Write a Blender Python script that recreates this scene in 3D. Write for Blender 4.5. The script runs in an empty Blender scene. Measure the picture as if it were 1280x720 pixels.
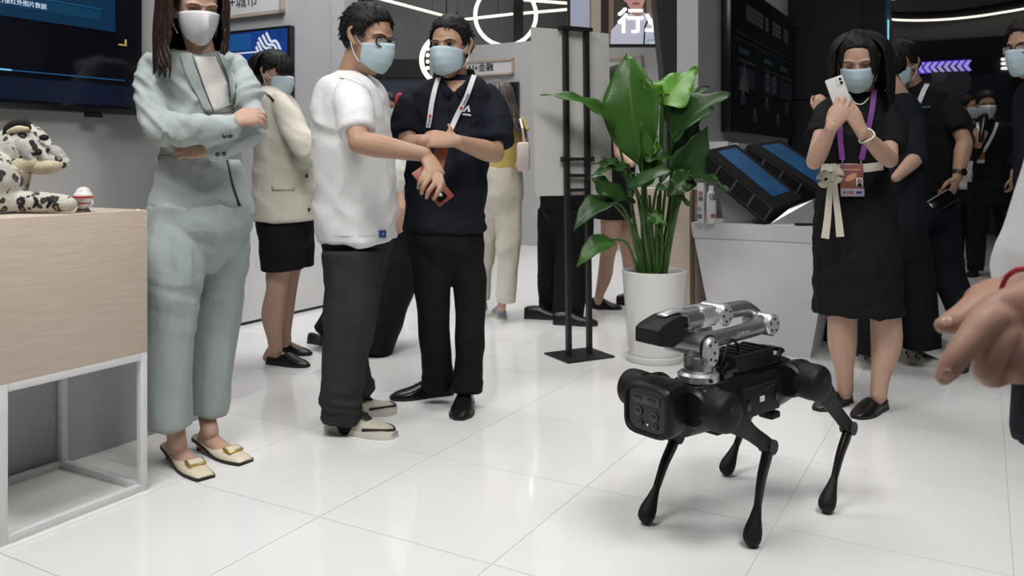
import bpy, bmesh, math, random
import numpy as np
from mathutils import Vector, Matrix
from mathutils.bvhtree import BVHTree

S = bpy.context.scene
COL = S.collection
random.seed(7)
PI = math.pi

# ------------------------------------------------------------------ camera, world, lights, exposure
FPX, HY, CH = 1050.0, 200.0, 1.08          # focal length in pixels, horizon row, camera height
cam_data = bpy.data.cameras.new('camera')
cam_data.sensor_width = 36.0
cam_data.lens = FPX / 1280 * 36
cam_data.shift_y = -(360 - HY) / 1280
cam_data.dof.use_dof = True
cam_data.dof.focus_distance = 2.7
cam_data.dof.aperture_fstop = 8.0
cam = bpy.data.objects.new('camera', cam_data)
cam.location = (0, 0, CH)
cam.rotation_euler = (PI / 2, 0, 0)
COL.objects.link(cam)
S.camera = cam

world = bpy.data.worlds.new('hall_ambient')
S.world = world
world.use_nodes = True
world.node_tree.nodes['Background'].inputs[0].default_value = (0.90, 0.94, 1.0, 1)
world.node_tree.nodes['Background'].inputs[1].default_value = 0.10

S.view_settings.view_transform = 'Standard'
S.view_settings.look = 'None'
S.view_settings.gamma = 1.0
S.view_settings.exposure = -0.98


def area(name, loc, size, power, target=None, color=(1, 0.985, 0.965)):
    l = bpy.data.lights.new(name, 'AREA')
    l.shape = 'RECTANGLE'
    l.size, l.size_y = size
    l.energy = power
    l.color = color
    l.spread = math.radians(115)
    o = bpy.data.objects.new(name, l)
    o.location = loc
    if target is not None:
        o.rotation_euler = (Vector(target) - Vector(loc)).to_track_quat('-Z', 'Y').to_euler()
    COL.objects.link(o)
    return o


area('hall_and_fill_light', (-1.3, 1.2, 4.4), (1.6, 1.2), 110, (-1.2, 3.2, 0))
area('hall_and_fill_light', (1.5, 1.0, 4.4), (1.6, 1.2), 80, (0.9, 2.8, 0))
area('hall_and_fill_light', (-0.4, 5.2, 4.6), (3.0, 1.6), 120, (-0.4, 5.6, 0))
area('hall_and_fill_light', (0.0, 9.0, 4.8), (4.0, 2.0), 190, (0.0, 9.4, 0))
area('hall_and_fill_light', (4.2, 7.2, 4.8), (1.5, 1.5), 45, (4.0, 7.0, 0))
area('hall_and_fill_light', (0.9, -0.2, 4.4), (1.2, 1.0), 24, (0.8, 0.8, 0.9))  # fill added to brighten the near hand, not a known lamp
area('hall_and_fill_light', (-2.5, 12.2, 4.8), (4.0, 1.0), 55, (-2.5, 15.2, 2.4))  # added light that lifts the back wall from black to grey
area('hall_and_fill_light', (-2.0, 4.4, 4.3), (1.0, 1.2), 48, (-2.0, 6.7, 1.6), (0.93, 0.95, 1.0))  # added bluish fill, aimed to lighten the alcove wall alone

# ------------------------------------------------------------------ helpers: places
U = np.array([0.490, 0.8717, 0.0])          # tile grid directions on the floor
V = np.array([-0.8717, 0.490, 0.0])
ANG = math.atan2(U[1], U[0])
Zv = np.array([0, 0, 1.0])


def at(px, py, d):
    return np.array([(px - 640) * d / FPX, d, CH + (HY - py) * d / FPX])


def fl(px, py):
    return at(px, py, CH * FPX / (py - HY))


def uv(u, v, z=0.0):
    return U * u + V * v + Zv * z


def nz(v):
    v = np.asarray(v, float)
    return v / (np.linalg.norm(v) + 1e-12)


# ------------------------------------------------------------------ helpers: materials
MATS = {}


def mat(name, col, rough=0.5, metal=0.0, spec=0.5, var=0.0, vscale=20.0, bump=0.0, bscale=60.0, stretch=None,
        emit=0.0, coat=0.0, col2=None, base=1.0, sheen=0.0, sss=0.0, trans=0.0, alpha=1.0):
    if name in MATS:
        return MATS[name]
    m = bpy.data.materials.new(name)
    m.use_nodes = True
    nt = m.node_tree
    b = nt.nodes['Principled BSDF']
    I = b.inputs
    c = (*col, 1)
    I['Base Color'].default_value = c
    I['Roughness'].default_value = rough
    I['Metallic'].default_value = metal
    I['Specular IOR Level'].default_value = spec
    I['Coat Weight'].default_value = coat
    I['Sheen Weight'].default_value = sheen
    I['Transmission Weight'].default_value = trans
    I['Alpha'].default_value = alpha
    if sss:
        I['Subsurface Weight'].default_value = sss
        I['Subsurface Radius'].default_value = (0.012, 0.005, 0.003)
        I['Subsurface Scale'].default_value = 1.0
    if base != 1.0:
        I['Base Color'].default_value = (*[q * base for q in col], 1)
    if emit:
        I['Emission Color'].default_value = c
        I['Emission Strength'].default_value = emit
    if var or bump or col2:
        tc = nt.nodes.new('ShaderNodeTexCoord')
        mp = nt.nodes.new('ShaderNodeMapping')
        nt.links.new(tc.outputs['Object'], mp.inputs[0])
        if stretch:
            mp.inputs['Scale'].default_value = stretch
        if var or col2:
            n = nt.nodes.new('ShaderNodeTexNoise')
            n.inputs['Scale'].default_value = vscale
            n.inputs['Detail'].default_value = 5
            nt.links.new(mp.outputs[0], n.inputs['Vector'])
            r = nt.nodes.new('ShaderNodeValToRGB')
            r.color_ramp.elements[0].position = 0.3
            r.color_ramp.elements[1].position = 0.7
            lo = col if col2 else tuple(x * (1 - var) for x in col)
            hi = col2 if col2 else tuple(min(1, x * (1 + var)) for x in col)
            r.color_ramp.elements[0].color = (*lo, 1)
            r.color_ramp.elements[1].color = (*hi, 1)
            nt.links.new(n.outputs[0], r.inputs[0])
            nt.links.new(r.outputs[0], I['Base Color'])
        if bump:
            n = nt.nodes.new('ShaderNodeTexNoise')
            n.inputs['Scale'].default_value = bscale
            n.inputs['Detail'].default_value = 4
            nt.links.new(mp.outputs[0], n.inputs['Vector'])
            bp = nt.nodes.new('ShaderNodeBump')
            bp.inputs['Strength'].default_value = bump
            bp.inputs['Distance'].default_value = 0.01
            nt.links.new(n.outputs[0], bp.inputs['Height'])
            nt.links.new(bp.outputs[0], I['Normal'])
    MATS[name] = m
    return m


def fabric(name, col, rough=0.85, bump=0.3, bscale=25, var=0.06):
    dark = max(col) < 0.05
    return mat(name, col, rough, var=var, vscale=9, bump=bump, bscale=bscale, sheen=0.0 if dark else 0.1, spec=0.12 if dark else 0.25)


# ------------------------------------------------------------------ helpers: geometry
def ring_frames(pts, side=None):
    pts = np.asarray(pts, float)
    t = np.gradient(pts, axis=0)
    t /= (np.linalg.norm(t, axis=1, keepdims=True) + 1e-12)
    s = np.array(side, float) if side is not None else (np.array([1.0, 0, 0]) if abs(t[0][0]) < 0.8 else np.array([0, 1.0, 0]))
    X, Y = [], []
    for k in range(len(pts)):
        ref = np.array(side, float) if side is not None else s
        x = ref - t[k] * np.dot(ref, t[k])
        if np.linalg.norm(x) < 0.15:
            x = s - t[k] * np.dot(s, t[k])
        x = nz(x)
        s = x
        X.append(x)
        Y.append(np.cross(t[k], x))
    return t, np.array(X), np.array(Y)


def crom(P, sub):
    P = np.asarray(P, float)
    if P.ndim == 1:
        P = P[:, None]
    n = len(P)
    if n < 3 or sub <= 1:
        if sub <= 1:
            return P
        tt = np.linspace(0, 1, sub + 1)[:, None]
        return np.vstack([P[i] * (1 - tt[:-1]) + P[i + 1] * tt[:-1] for i in range(n - 1)] + [P[-1:]])
    Q = np.vstack([2 * P[0] - P[1], P, 2 * P[-1] - P[-2]])
    out = []
    for i in range(1, n):
        p0, p1, p2, p3 = Q[i - 1], Q[i], Q[i + 1], Q[i + 2]
        for j in range(sub):
            t = j / sub
            out.append(0.5 * ((2 * p1) + (-p0 + p2) * t + (2 * p0 - 5 * p1 + 4 * p2 - p3) * t * t + (-p0 + 3 * p1 - 3 * p2 + p3) * t ** 3))
    out.append(P[-1])
    return np.array(out)


def skin_rings(rings, close=True):
    n = len(rings[0])
    v = np.vstack(rings)
    f = []
    for k in range(len(rings) - 1):
        a, b = k * n, (k + 1) * n
        for j in range(n):
            j2 = (j + 1) % n
            f.append((a + j, a + j2, b + j2, b + j))
    if close:
        f.append(tuple(range(n - 1, -1, -1)))
        e = (len(rings) - 1) * n
        f.append(tuple(range(e, e + n)))
    return v, f


def tube(pts, rad, n=12, side=None, sub=4, cap='round', power=2.0):
    """Closed tube through points; rad is a number, a list of radii or of (a, b) pairs."""
    pts = np.asarray(pts, float)
    k = len(pts)
    rad = np.asarray(rad, float)
    if rad.ndim == 0:
        rad = np.full((k, 2), float(rad))
    elif rad.ndim == 1:
        rad = np.stack([rad, rad], 1)
    C = crom(pts, sub)
    R = np.maximum(crom(rad, sub), 1e-4)
    t, X, Y = ring_frames(C, side)
    a = np.linspace(0, 2 * PI, n, endpoint=False)
    ca, sa = np.cos(a), np.sin(a)
    if power != 2.0:
        e = 2.0 / power
        ca = np.sign(ca) * np.abs(ca) ** e
        sa = np.sign(sa) * np.abs(sa) ** e
    def ring(c, x, y, r):
        return c + np.outer(ca * r[0], x) + np.outer(sa * r[1], y)
    rings = []
    if cap in ('round', 'start'):
        for ph in (78, 52, 26):
            q = math.radians(ph)
            rings.append(ring(C[0] - t[0] * min(R[0]) * math.sin(q), X[0], Y[0], R[0] * math.cos(q)))
    for i in range(len(C)):
        rings.append(ring(C[i], X[i], Y[i], R[i]))
    if cap == 'round':
        for ph in (26, 52, 78):
            q = math.radians(ph)
            rings.append(ring(C[-1] + t[-1] * min(R[-1]) * math.sin(q), X[-1], Y[-1], R[-1] * math.cos(q)))
    return skin_rings(rings)


def ellipsoid(c, r, M=None, n=16, m=10):
    rings = []
    for i in range(m + 1):
        ph = -PI / 2 + PI * (0.02 + 0.96 * i / m)
        a = np.linspace(0, 2 * PI, n, endpoint=False)
        p = np.stack([np.cos(ph) * np.cos(a) * r[0], np.cos(ph) * np.sin(a) * r[1], np.full(n, np.sin(ph) * r[2])], 1)
        rings.append(p)
    v, f = skin_rings(rings)
    if M is not None:
        v = v @ np.asarray(M, float).T
    return v + np.asarray(c, float), f


def sections(secs, n=28, power=2.3, sub=3):
    """Closed loft of horizontal superellipse sections (centre, half width, half depth, yaw)."""
    A = np.array([[*c, a, b, y] for (c, a, b, y) in secs], float)
    A = crom(A, sub)
    ang = np.linspace(0, 2 * PI, n, endpoint=False)
    e = 2.0 / power
    ca = np.sign(np.cos(ang)) * np.abs(np.cos(ang)) ** e
    sa = np.sign(np.sin(ang)) * np.abs(np.sin(ang)) ** e
    rings = []
    for r in A:
        x = np.array([math.cos(r[5]), math.sin(r[5]), 0])
        y = np.array([-math.sin(r[5]), math.cos(r[5]), 0])
        rings.append(r[:3] + np.outer(ca * r[3], x) + np.outer(sa * r[4], y))
    return skin_rings(rings)


def boxm(c, s, M=None, bevel=0.0):
    c = np.asarray(c, float)
    hx, hy, hz = s[0] / 2, s[1] / 2, s[2] / 2
    if bevel <= 0:
        v = np.array([[x, y, z] for z in (-hz, hz) for y in (-hy, hy) for x in (-hx, hx)], float)
        f = [(0, 2, 3, 1), (4, 5, 7, 6), (0, 1, 5, 4), (2, 6, 7, 3), (0, 4, 6, 2), (1, 3, 7, 5)]
    else:
        bm = bmesh.new()
        bmesh.ops.create_cube(bm, size=1)
        for q in bm.verts:
            q.co = Vector((q.co.x * s[0], q.co.y * s[1], q.co.z * s[2]))
        bmesh.ops.bevel(bm, geom=bm.edges[:], offset=min(bevel, min(s) * 0.49), segments=2, affect='EDGES', profile=0.5)
        bm.verts.index_update()
        v = np.array([q.co[:] for q in bm.verts])
        f = [tuple(q.index for q in g.verts) for g in bm.faces]
        bm.free()
    if M is not None:
        v = v @ np.asarray(M, float).T
    return v + c, f


def cyl(a, b, r, r2=None, n=24, bevel=0.0):
    a, b = np.asarray(a, float), np.asarray(b, float)
    r2 = r if r2 is None else r2
    if bevel:
        t = nz(b - a)
        return tube([a, a + t * bevel, b - t * bevel, b], [r - bevel, r, r2, r2 - bevel], n=n, sub=1, cap='flat')
    return tube([a, b], [r, r2], n=n, sub=1, cap='flat')


def lathe(prof, n=32, c=(0, 0, 0)):
    rings = []
    a = np.linspace(0, 2 * PI, n, endpoint=False)
    for r, z in prof:
        rings.append(np.stack([np.cos(a) * r, np.sin(a) * r, np.full(n, z)], 1) + np.asarray(c, float))
    return skin_rings(rings)


def prism(poly, M, o, depth):
    """Extruded polygon: 2D points in the plane (M[:,0], M[:,1]) at o, thickness along M[:,2]."""
    poly = np.asarray(poly, float)
    M = np.asarray(M, float)
    n = len(poly)
    base = np.asarray(o, float) + poly[:, :1] * M[:, 0] + poly[:, 1:2] * M[:, 1]
    return skin_rings([base, base + M[:, 2] * depth])


def ribbon(pts, nrm, w, th=0.002):
    """Flat strip of width w along pts with normals nrm."""
    pts = np.asarray(pts, float)
    nrm = np.asarray(nrm, float)
    if nrm.ndim == 1:
        nrm = np.tile(nrm, (len(pts), 1))
    w = np.full(len(pts), w) if np.isscalar(w) else np.asarray(w)
    t = np.gradient(pts, axis=0)
    rings = []
    for k in range(len(pts)):
        s = nz(np.cross(nz(t[k]), nz(nrm[k])))
        n_ = nz(nrm[k])
        rings.append(np.array([pts[k] - s * w[k] / 2, pts[k] + s * w[k] / 2, pts[k] + s * w[k] / 2 + n_ * th, pts[k] - s * w[k] / 2 + n_ * th]))
    return skin_rings(rings)


def xf(g, M=None, o=(0, 0, 0)):
    v, f = g
    if M is not None:
        v = v @ np.asarray(M, float).T
    return v + np.asarray(o, float), f


def join(gs):
    V_, F_, n = [], [], 0
    for v, f in gs:
        V_.append(np.asarray(v, float))
        F_ += [tuple(i + n for i in q) for q in f]
        n += len(v)
    return np.vstack(V_), F_


def wpos(o):
    p = np.array(o.location[:])
    return p


def mesh_obj(name, g, m, parent=None, off=None, smooth=True, mats=None, fmat=None, sharp=35):
    if isinstance(g, list):
        g = join(g)
    v, f = g
    if off is not None:
        v = v - np.asarray(off, float)
    me = bpy.data.meshes.new(name)
    me.from_pydata(np.asarray(v).tolist(), [], f)
    bm = bmesh.new()
    bm.from_mesh(me)
    bmesh.ops.recalc_face_normals(bm, faces=bm.faces)
    bm.to_mesh(me)
    bm.free()
    for q in (mats or [m]):
        me.materials.append(q)
    if fmat is not None:
        me.polygons.foreach_set('material_index', fmat)
    if smooth:
        me.polygons.foreach_set('use_smooth', [True] * len(me.polygons))
        if sharp:
            me.set_sharp_from_angle(angle=math.radians(sharp))
    o = bpy.data.objects.new(name, me)
    COL.objects.link(o)
    if parent is not None:
        o.parent = parent
    return o


def tag(o, label=None, cat=None, group=None, kind=None):
    if label: o['label'] = label
    if cat: o['category'] = cat
    if group: o['group'] = group
    if kind: o['kind'] = kind
    return o


def empty(name, loc, label=None, cat=None, group=None, rz=0.0):
    o = bpy.data.objects.new(name, None)
    o.empty_display_size = 0.1
    o.location = tuple(float(x) for x in loc)
    o.rotation_euler = (0, 0, rz)
    COL.objects.link(o)
    return tag(o, label, cat, group)


def copy_part(o, parent=None):
    c = o.copy()
    COL.objects.link(c)
    c.parent = parent
    return c


def text_geo(s, size, depth=0.001, align='CENTER'):
    cu = bpy.data.curves.new('lettering', 'FONT')
    cu.body = s
    cu.size = size
    cu.extrude = depth / 2
    cu.align_x = align
    cu.align_y = 'CENTER'
    cu.resolution_u = 3
    o = bpy.data.objects.new('lettering', cu)
    COL.objects.link(o)
    dg = bpy.context.evaluated_depsgraph_get()
    me = bpy.data.meshes.new_from_object(o.evaluated_get(dg))
    v = np.array([q.co[:] for q in me.vertices])
    f = [tuple(p.vertices) for p in me.polygons]
    bpy.data.meshes.remove(me)
    bpy.data.objects.remove(o)
    bpy.data.curves.remove(cu)
    return v, f


def frame_of(nrm, up=(0, 0, 1)):
    """Columns: right, up, normal of a surface facing nrm (right as seen by someone looking at it)."""
    n = nz(nrm)
    r = nz(np.cross(np.asarray(up, float), n))
    u = np.cross(n, r)
    return np.stack([r, u, n], 1)


def text_on(s, size, o, nrm, m, name='lettering', parent=None, off=None, up=(0, 0, 1), depth=0.001, align='CENTER', bold=0):
    g = text_geo(s, size, depth, align)
    M = frame_of(nrm, up)
    if bold:
        g = join([xf(g, None, (dx, dy, 0)) for dx, dy in ((0, 0), (bold, 0), (0, bold), (bold, bold))])
    return mesh_obj(name, xf(g, M, o), m, parent, off, smooth=False)


def _hash(i):
    n = (i[:, 0] * 374761393 + i[:, 1] * 668265263 + i[:, 2] * 2147483647) & 0xffffffff
    n = ((n ^ (n >> 13)) * 1274126177) & 0xffffffff
    n = n ^ (n >> 16)
    return (n & 0xffff) / 65535.0


def vnoise(p):
    i = np.floor(p).astype(np.int64)
    f = p - i
    u = f * f * (3 - 2 * f)
    r = 0
    for dx in (0, 1):
        for dy in (0, 1):
            for dz in (0, 1):
                w = (u[:, 0] if dx else 1 - u[:, 0]) * (u[:, 1] if dy else 1 - u[:, 1]) * (u[:, 2] if dz else 1 - u[:, 2])
                r = r + w * _hash(i + np.array([dx, dy, dz]))
    return r * 2 - 1


def ridged(p):
    return 1 - np.abs(vnoise(p)) * 2


def remesh(name, lofts, voxel, m, parent=None, off=None, smooth=3, folds=None, seed=0.0, carve=None, bvh=False):
    """Union of closed lofts as one continuous skin; folds = [(scale xyz, amplitude, weight function or None)]."""
    v, f = join(lofts)
    me = bpy.data.meshes.new(name)
    me.from_pydata(v.tolist(), [], f)
    bm = bmesh.new()
    bm.from_mesh(me)
    bmesh.ops.recalc_face_normals(bm, faces=bm.faces)
    bm.to_mesh(me)
    bm.free()
    o = bpy.data.objects.new(name, me)
    COL.objects.link(o)
    md = o.modifiers.new('r', 'REMESH')
    md.mode = 'VOXEL'
    md.voxel_size = voxel
    if smooth:
        sm = o.modifiers.new('s', 'SMOOTH')
        sm.factor = 0.5
        sm.iterations = smooth
    dg = bpy.context.evaluated_depsgraph_get()
    dg.update()
    m2 = bpy.data.meshes.new_from_object(o.evaluated_get(dg))
    bpy.data.objects.remove(o)
    bpy.data.meshes.remove(me)
    n = len(m2.vertices)
    co = np.empty(n * 3)
    m2.vertices.foreach_get('co', co)
    co = co.reshape(-1, 3)
    if folds or carve:
        no = np.empty(n * 3)
        m2.vertices.foreach_get('normal', no)
        no = no.reshape(-1, 3)
        if carve:
            co = carve(co, no)
        if folds:
            d = np.zeros(n)
            for k, (sc, amp, wf) in enumerate(folds):
                q = co @ np.asarray(sc).T if np.ndim(sc) == 2 else co * np.asarray(sc, float)
                q = q + seed + k * 7.3
                w = 0.35 * np.stack([vnoise(co * 6 + 3.1), vnoise(co * 6 + 9.7), vnoise(co * 6 + 5.5)], 1)
                a = (ridged(q + w) * 0.6 + vnoise(q * 1.9 + w) * 0.4) * amp
                if wf is not None:
                    a = a * wf(co)
                d += a
            co = co + no * d[:, None]
    tree = None
    if bvh:
        tree = BVHTree.FromPolygons(co.tolist(), [tuple(p.vertices) for p in m2.polygons])
    if off is not None:
        co = co - np.asarray(off, float)
    m2.vertices.foreach_set('co', co.ravel())
    m2.materials.clear()
    m2.materials.append(m)
    m2.polygons.foreach_set('use_smooth', [True] * len(m2.polygons))
    m2.update()
    m2.name = name
    ob = bpy.data.objects.new(name, m2)
    COL.objects.link(ob)
    if parent is not None:
        ob.parent = parent
    return (ob, tree) if bvh else ob


def hit(tree, px, py, out=0.003):
    """Point and normal where the sight line through a photo pixel meets a built surface."""
    o = Vector((0, 0, CH))
    d = Vector(((px - 640) / FPX, 1.0, (HY - py) / FPX)).normalized()
    r = tree.ray_cast(o, d)
    if r[0] is None:
        return None, None
    n = np.array(r[1][:])
    if np.dot(n, np.array(d[:])) > 0:
        n = -n
    return np.array(r[0][:]) + n * out, n


def hits(tree, pix, out=0.003, sub=4):
    q = crom(np.array(pix, float), sub)
    P, N = [], []
    for a, b in q:
        p, n = hit(tree, a, b, out)
        if p is not None:
            P.append(p)
            N.append(n)
    N = np.array(N)
    for _ in range(4):
        N[1:-1] = (N[:-2] + 2 * N[1:-1] + N[2:]) / 4
    P = np.array(P)
    for _ in range(2):
        P[1:-1] = (P[:-2] + 2 * P[1:-1] + P[2:]) / 4
    return P, N

# ------------------------------------------------------------------ materials of the setting
M_tile = mat('floor_tile', (0.80, 0.80, 0.79), 0.07, spec=0.5, var=0.02, vscale=3, bump=0.012, bscale=5)
M_grout = mat('grout', (0.64, 0.635, 0.62), 0.4)
M_wall = mat('white_wall', (0.43, 0.43, 0.435), 0.55, var=0.02, vscale=4, bump=0.03, bscale=180)
M_wallg = mat('grey_wall', (0.40, 0.40, 0.41), 0.5, var=0.02, vscale=4)
M_dark = mat('dark_wall', (0.21, 0.21, 0.22), 0.7, var=0.15, vscale=1.5)
M_navy = mat('navy_panel', (0.045, 0.052, 0.085), 0.45, var=0.1, vscale=2)
M_black = mat('black_panel', (0.014, 0.014, 0.015), 0.5, var=0.15, vscale=5)
M_blackm = mat('black_metal', (0.014, 0.014, 0.014), 0.42, spec=0.4)
M_gloss = mat('black_bezel', (0.008, 0.008, 0.009), 0.25)
M_screen = mat('screen_glass', (0.004, 0.005, 0.009), 0.12)
M_whitep = mat('white_paint', (0.72, 0.72, 0.72), 0.4, var=0.03, vscale=12)
M_wood = mat('pale_wood', (0.56, 0.455, 0.365), 0.5, col2=(0.64, 0.54, 0.45), vscale=7, stretch=(1.2, 1.2, 16), bump=0.05, bscale=30)
M_woodtop = mat('pale_wood_top', (0.60, 0.50, 0.41), 0.5, col2=(0.66, 0.56, 0.47), vscale=6, stretch=(1, 14, 1))
M_frame = mat('sign_frame', (0.42, 0.34, 0.28), 0.55, var=0.08)
M_sign = mat('sign_face', (0.62, 0.62, 0.63), 0.5)
M_ink = mat('black_ink', (0.02, 0.02, 0.02), 0.6)
M_led = mat('led_tube', (1.0, 0.95, 0.82), 0.4, emit=2.2)
M_ledw = mat('led_white', (0.95, 0.97, 1.0), 0.4, emit=1.6)
M_ledc = mat('led_cyan', (0.25, 0.8, 1.0), 0.4, emit=1.8)
M_violet = mat('led_violet', (0.5, 0.45, 1.0), 0.4, emit=1.0)
M_violetd = mat('led_violet_edge', (0.10, 0.05, 0.62), 0.4, emit=0.7)
M_blueglow = mat('blue_glow', (0.02, 0.10, 0.32), 0.4, emit=0.6)


def gbox(u0, u1, v0, v1, z0, z1):
    """Box aligned with the floor grid, in world coordinates."""
    M = np.stack([U, V, Zv], 1)
    c = uv((u0 + u1) / 2, (v0 + v1) / 2, (z0 + z1) / 2)
    return boxm(c, (abs(u1 - u0), abs(v1 - v0), abs(z1 - z0)), M)


def struct(name, g, m, parent=None, **k):
    o = mesh_obj(name, g, m, parent, smooth=False, **k)
    if parent is None:
        o['kind'] = 'structure'
    return o


# ------------------------------------------------------------------ floor with its tiles
TS = 0.607
floor = struct('floor', boxm((1.0, 7.0, -0.028), (22, 20, 0.05)), M_grout)
tb = boxm((0, 0, 0), (TS - 0.0022, TS - 0.0022, 0.0055), None)
tile0 = None
cand = []
for i in range(-2, 32):
    for j in range(-16, 26):
        u0 = 1.93 + (i - 2) * TS
        v0 = -0.067 + (j - 1) * TS
        c = uv(u0 + TS / 2, v0 + TS / 2, -0.00275)
        if c[1] > 0.9 and c[1] < 17.5 and abs(c[0]) < 0.66 * c[1] + 1.0:
            cand.append((c[1], c))
cand.sort(key=lambda t: t[0])
far = []
for k, (dd, c) in enumerate(cand):
    if k < 290:
        if tile0 is None:
            tile0 = mesh_obj('tile', tb, M_tile, floor, smooth=False)
            o = tile0
        else:
            o = copy_part(tile0, floor)
        o.location = tuple(c)
        o.rotation_euler = (0, 0, ANG)
    else:
        far.append(xf(tb, Matrix.Rotation(ANG, 3, 'Z'), c))
if far:
    tag(mesh_obj('far_tiles', far, M_tile, floor, smooth=False), kind='stuff')

# ------------------------------------------------------------------ walls, ceiling
struct('ceiling', boxm((1.0, 7.0, 5.25), (24, 22, 0.1)), mat('ceiling_paint', (0.02, 0.02, 0.022), 0.8))
struct('wall_left', gbox(0.2, 2.42, 2.85, 3.0, 0, 3.3), M_wall)
alc = struct('wall_alcove', gbox(4.81, 4.93, 4.10, 7.4, 0, 3.3), M_wall)
struct('trim_1', gbox(4.78, 4.81, 4.10, 4.22, 0, 3.3), M_wall)
plinth = struct('wall_plinth', gbox(3.0, 4.78, 4.215, 5.2, 0.02, 0.80), M_whitep)
struct('baseboard_plinth', gbox(3.0, 4.78, 4.22, 5.1, 0.0, 0.02), M_black)
struct('wall_finance', gbox(9.34, 9.46, 2.3, 6.53, 0, 2.58), M_wall)
struct('wall_back', boxm((-3, 15.2, 2.6), (14, 0.1, 5.2)), M_dark)
struct('wall_back_right', gbox(14.0, 14.12, -6.5, 3.2, 2.86, 5.2), mat('concrete_grey', (0.30, 0.28, 0.27), 0.75, var=0.1, vscale=1.2))
struct('wall_back_band', gbox(13.95, 14.1, -6.5, 3.2, 2.33, 2.86), M_black)
struct('wall_back_lower', gbox(13.9, 14.1, -6.5, 3.2, 0, 2.33), M_navy)
struct('wall_right', gbox(5.18, 7.95, 1.569, 1.706, 0, 3.3), M_wallg)
blk = struct('wall_booth', gbox(7.95, 8.66, 0.758, 1.9, 0, 3.3), M_black)
for z in (2.28, 1.62, 0.9):
    mesh_obj('panel_seam', gbox(7.944, 7.951, 0.80, 1.55, z, z + 0.012), M_gloss, blk, smooth=False)
mesh_obj('panel_rail', gbox(7.935, 7.951, 0.758, 0.80, 0, 3.3), M_blackm, blk, smooth=False)
mesh_obj('panel_rail', gbox(7.935, 7.951, 0.93, 0.95, 0, 3.3), M_blackm, blk, smooth=False)
tag(mesh_obj('light_strip', tube([uv(8.1, 0.745, 2.06), uv(8.1, 0.745, 2.31)], 0.011, sub=1), M_ledc), 'cyan light strip set upright on the end of the black booth', 'light strip')
mesh_obj('strip_panel', gbox(8.0, 8.35, 0.742, 0.758, 2.0, 2.75), mat('teal_glow', (0.0, 0.045, 0.08), 0.3, emit=0.25), blk, smooth=False)

# hidden corner of the hall left dark: a dark display far behind the man in white
t = empty('dark_display', at(503, 200, 12.0) * np.array([1, 1, 0]), 'dark navy display wall far behind the man in white', 'display')
o0 = np.array(t.location[:])
mesh_obj('panel', xf(boxm((0, 0, 0), (1.25, 0.08, 2.25)), None, (0, 0, 1.125)), M_navy, t, smooth=False)
mesh_obj('header', xf(boxm((0, -0.02, 0), (1.4, 0.14, 0.26)), None, (0, 0, 2.38)), M_black, t, smooth=False)
mesh_obj('light_bar', boxm((-0.12, -0.07, 1.62), (0.3, 0.02, 0.05)), M_ledw, t, smooth=False)
mesh_obj('light_bar', boxm((0.02, -0.07, 1.33), (0.1, 0.02, 0.16)), M_ledw, t, smooth=False)

# dark upright posts of the truss
for nm, px, d, w in (('trim_2', 648, 12.0, 0.14), ('trim_3', 715, 12.2, 0.09), ('trim_4', 447, 13.5, 0.45)):
    p = at(px, 200, d)
    struct(nm, boxm((p[0], p[1], 2.6), (w, 0.12, 5.2)), M_black)
# ------------------------------------------------------------------ light tubes and rings
def led_line(a, b, label):
    o = tag(mesh_obj('light_tube', tube([a, b], 0.022, n=8, sub=1), M_led), label, 'light tube')
    for t in (0.2, 0.8):
        q = a + (b - a) * t
        mesh_obj('hanger', tube([q, [q[0], q[1], 5.2]], 0.004, n=6, sub=1), M_blackm, o)
Zl = 3.4
def atz(px, py, z):
    return at(px, py, (z - CH) * FPX / (HY - py))
led_line(atz(470, -3, Zl), atz(556, 20, Zl), 'thin light tube overhead behind the man in white')
led_line(atz(556, 27, Zl), atz(640, 17.6, Zl), 'thin light tube overhead beside the man in navy')
led_line(atz(655, 16.5, Zl), atz(735, 9.5, Zl), 'thin light tube overhead, lower of the pair above the poster stand')
led_line(atz(645, -1, Zl), atz(735, 6, Zl), 'thin light tube overhead, upper of the pair above the poster stand')


def ring(cx, cy, r_px, d, label, x=0.027, a0=0.0, a1=360.0):
    c = at(cx, cy, d)
    r = r_px * d / FPX
    full = a1 - a0 >= 359
    a = np.radians(np.linspace(a0, a1, 49))[:48 if full else 49]
    rings = []
    for q in a:
        e = np.array([math.cos(q), 0, math.sin(q)])
        b = np.linspace(0, 2 * PI, 8, endpoint=False)
        rings.append(c + e * r + np.outer(np.cos(b) * x, e) + np.outer(np.sin(b) * x, [0, 1, 0]))
    n = 8
    v = np.vstack(rings)
    f = []
    for k in range(48):
        k2 = (k + 1) % len(a)
        for j in range(n):
            j2 = (j + 1) % n
            f.append((k * n + j, k * n + j2, k2 * n + j2, k2 * n + j))
    if not full:
        f += [tuple(range(n - 1, -1, -1)), tuple(range(48 * n, 49 * n))]
    return tag(mesh_obj('ring_light', (v, f), M_led), label, 'ring light'), c


rg, c = ring(632, 19, 38, 11.6, 'large glowing ring light hanging above the white booth wall')
mesh_obj('hanger', tube([c + [0, 0, 0.42], [c[0], c[1], 5.2]], 0.008, n=6, sub=1), M_blackm, rg)
rg, c = ring(558, 75, 31, 9.9, 'glowing curved light beside the head of the man in navy', a0=80, a1=285)
for k, y in enumerate((61, 69, 77, 85)):
    mesh_obj('bulb', ellipsoid(at(534.5, y, 9.9), (0.022, 0.022, 0.022), n=10, m=6), M_led, rg)
mesh_obj('hanger', tube([c + [0, 0, 0.29], [c[0], c[1], 5.2]], 0.008, n=6, sub=1), M_blackm, rg)

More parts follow.
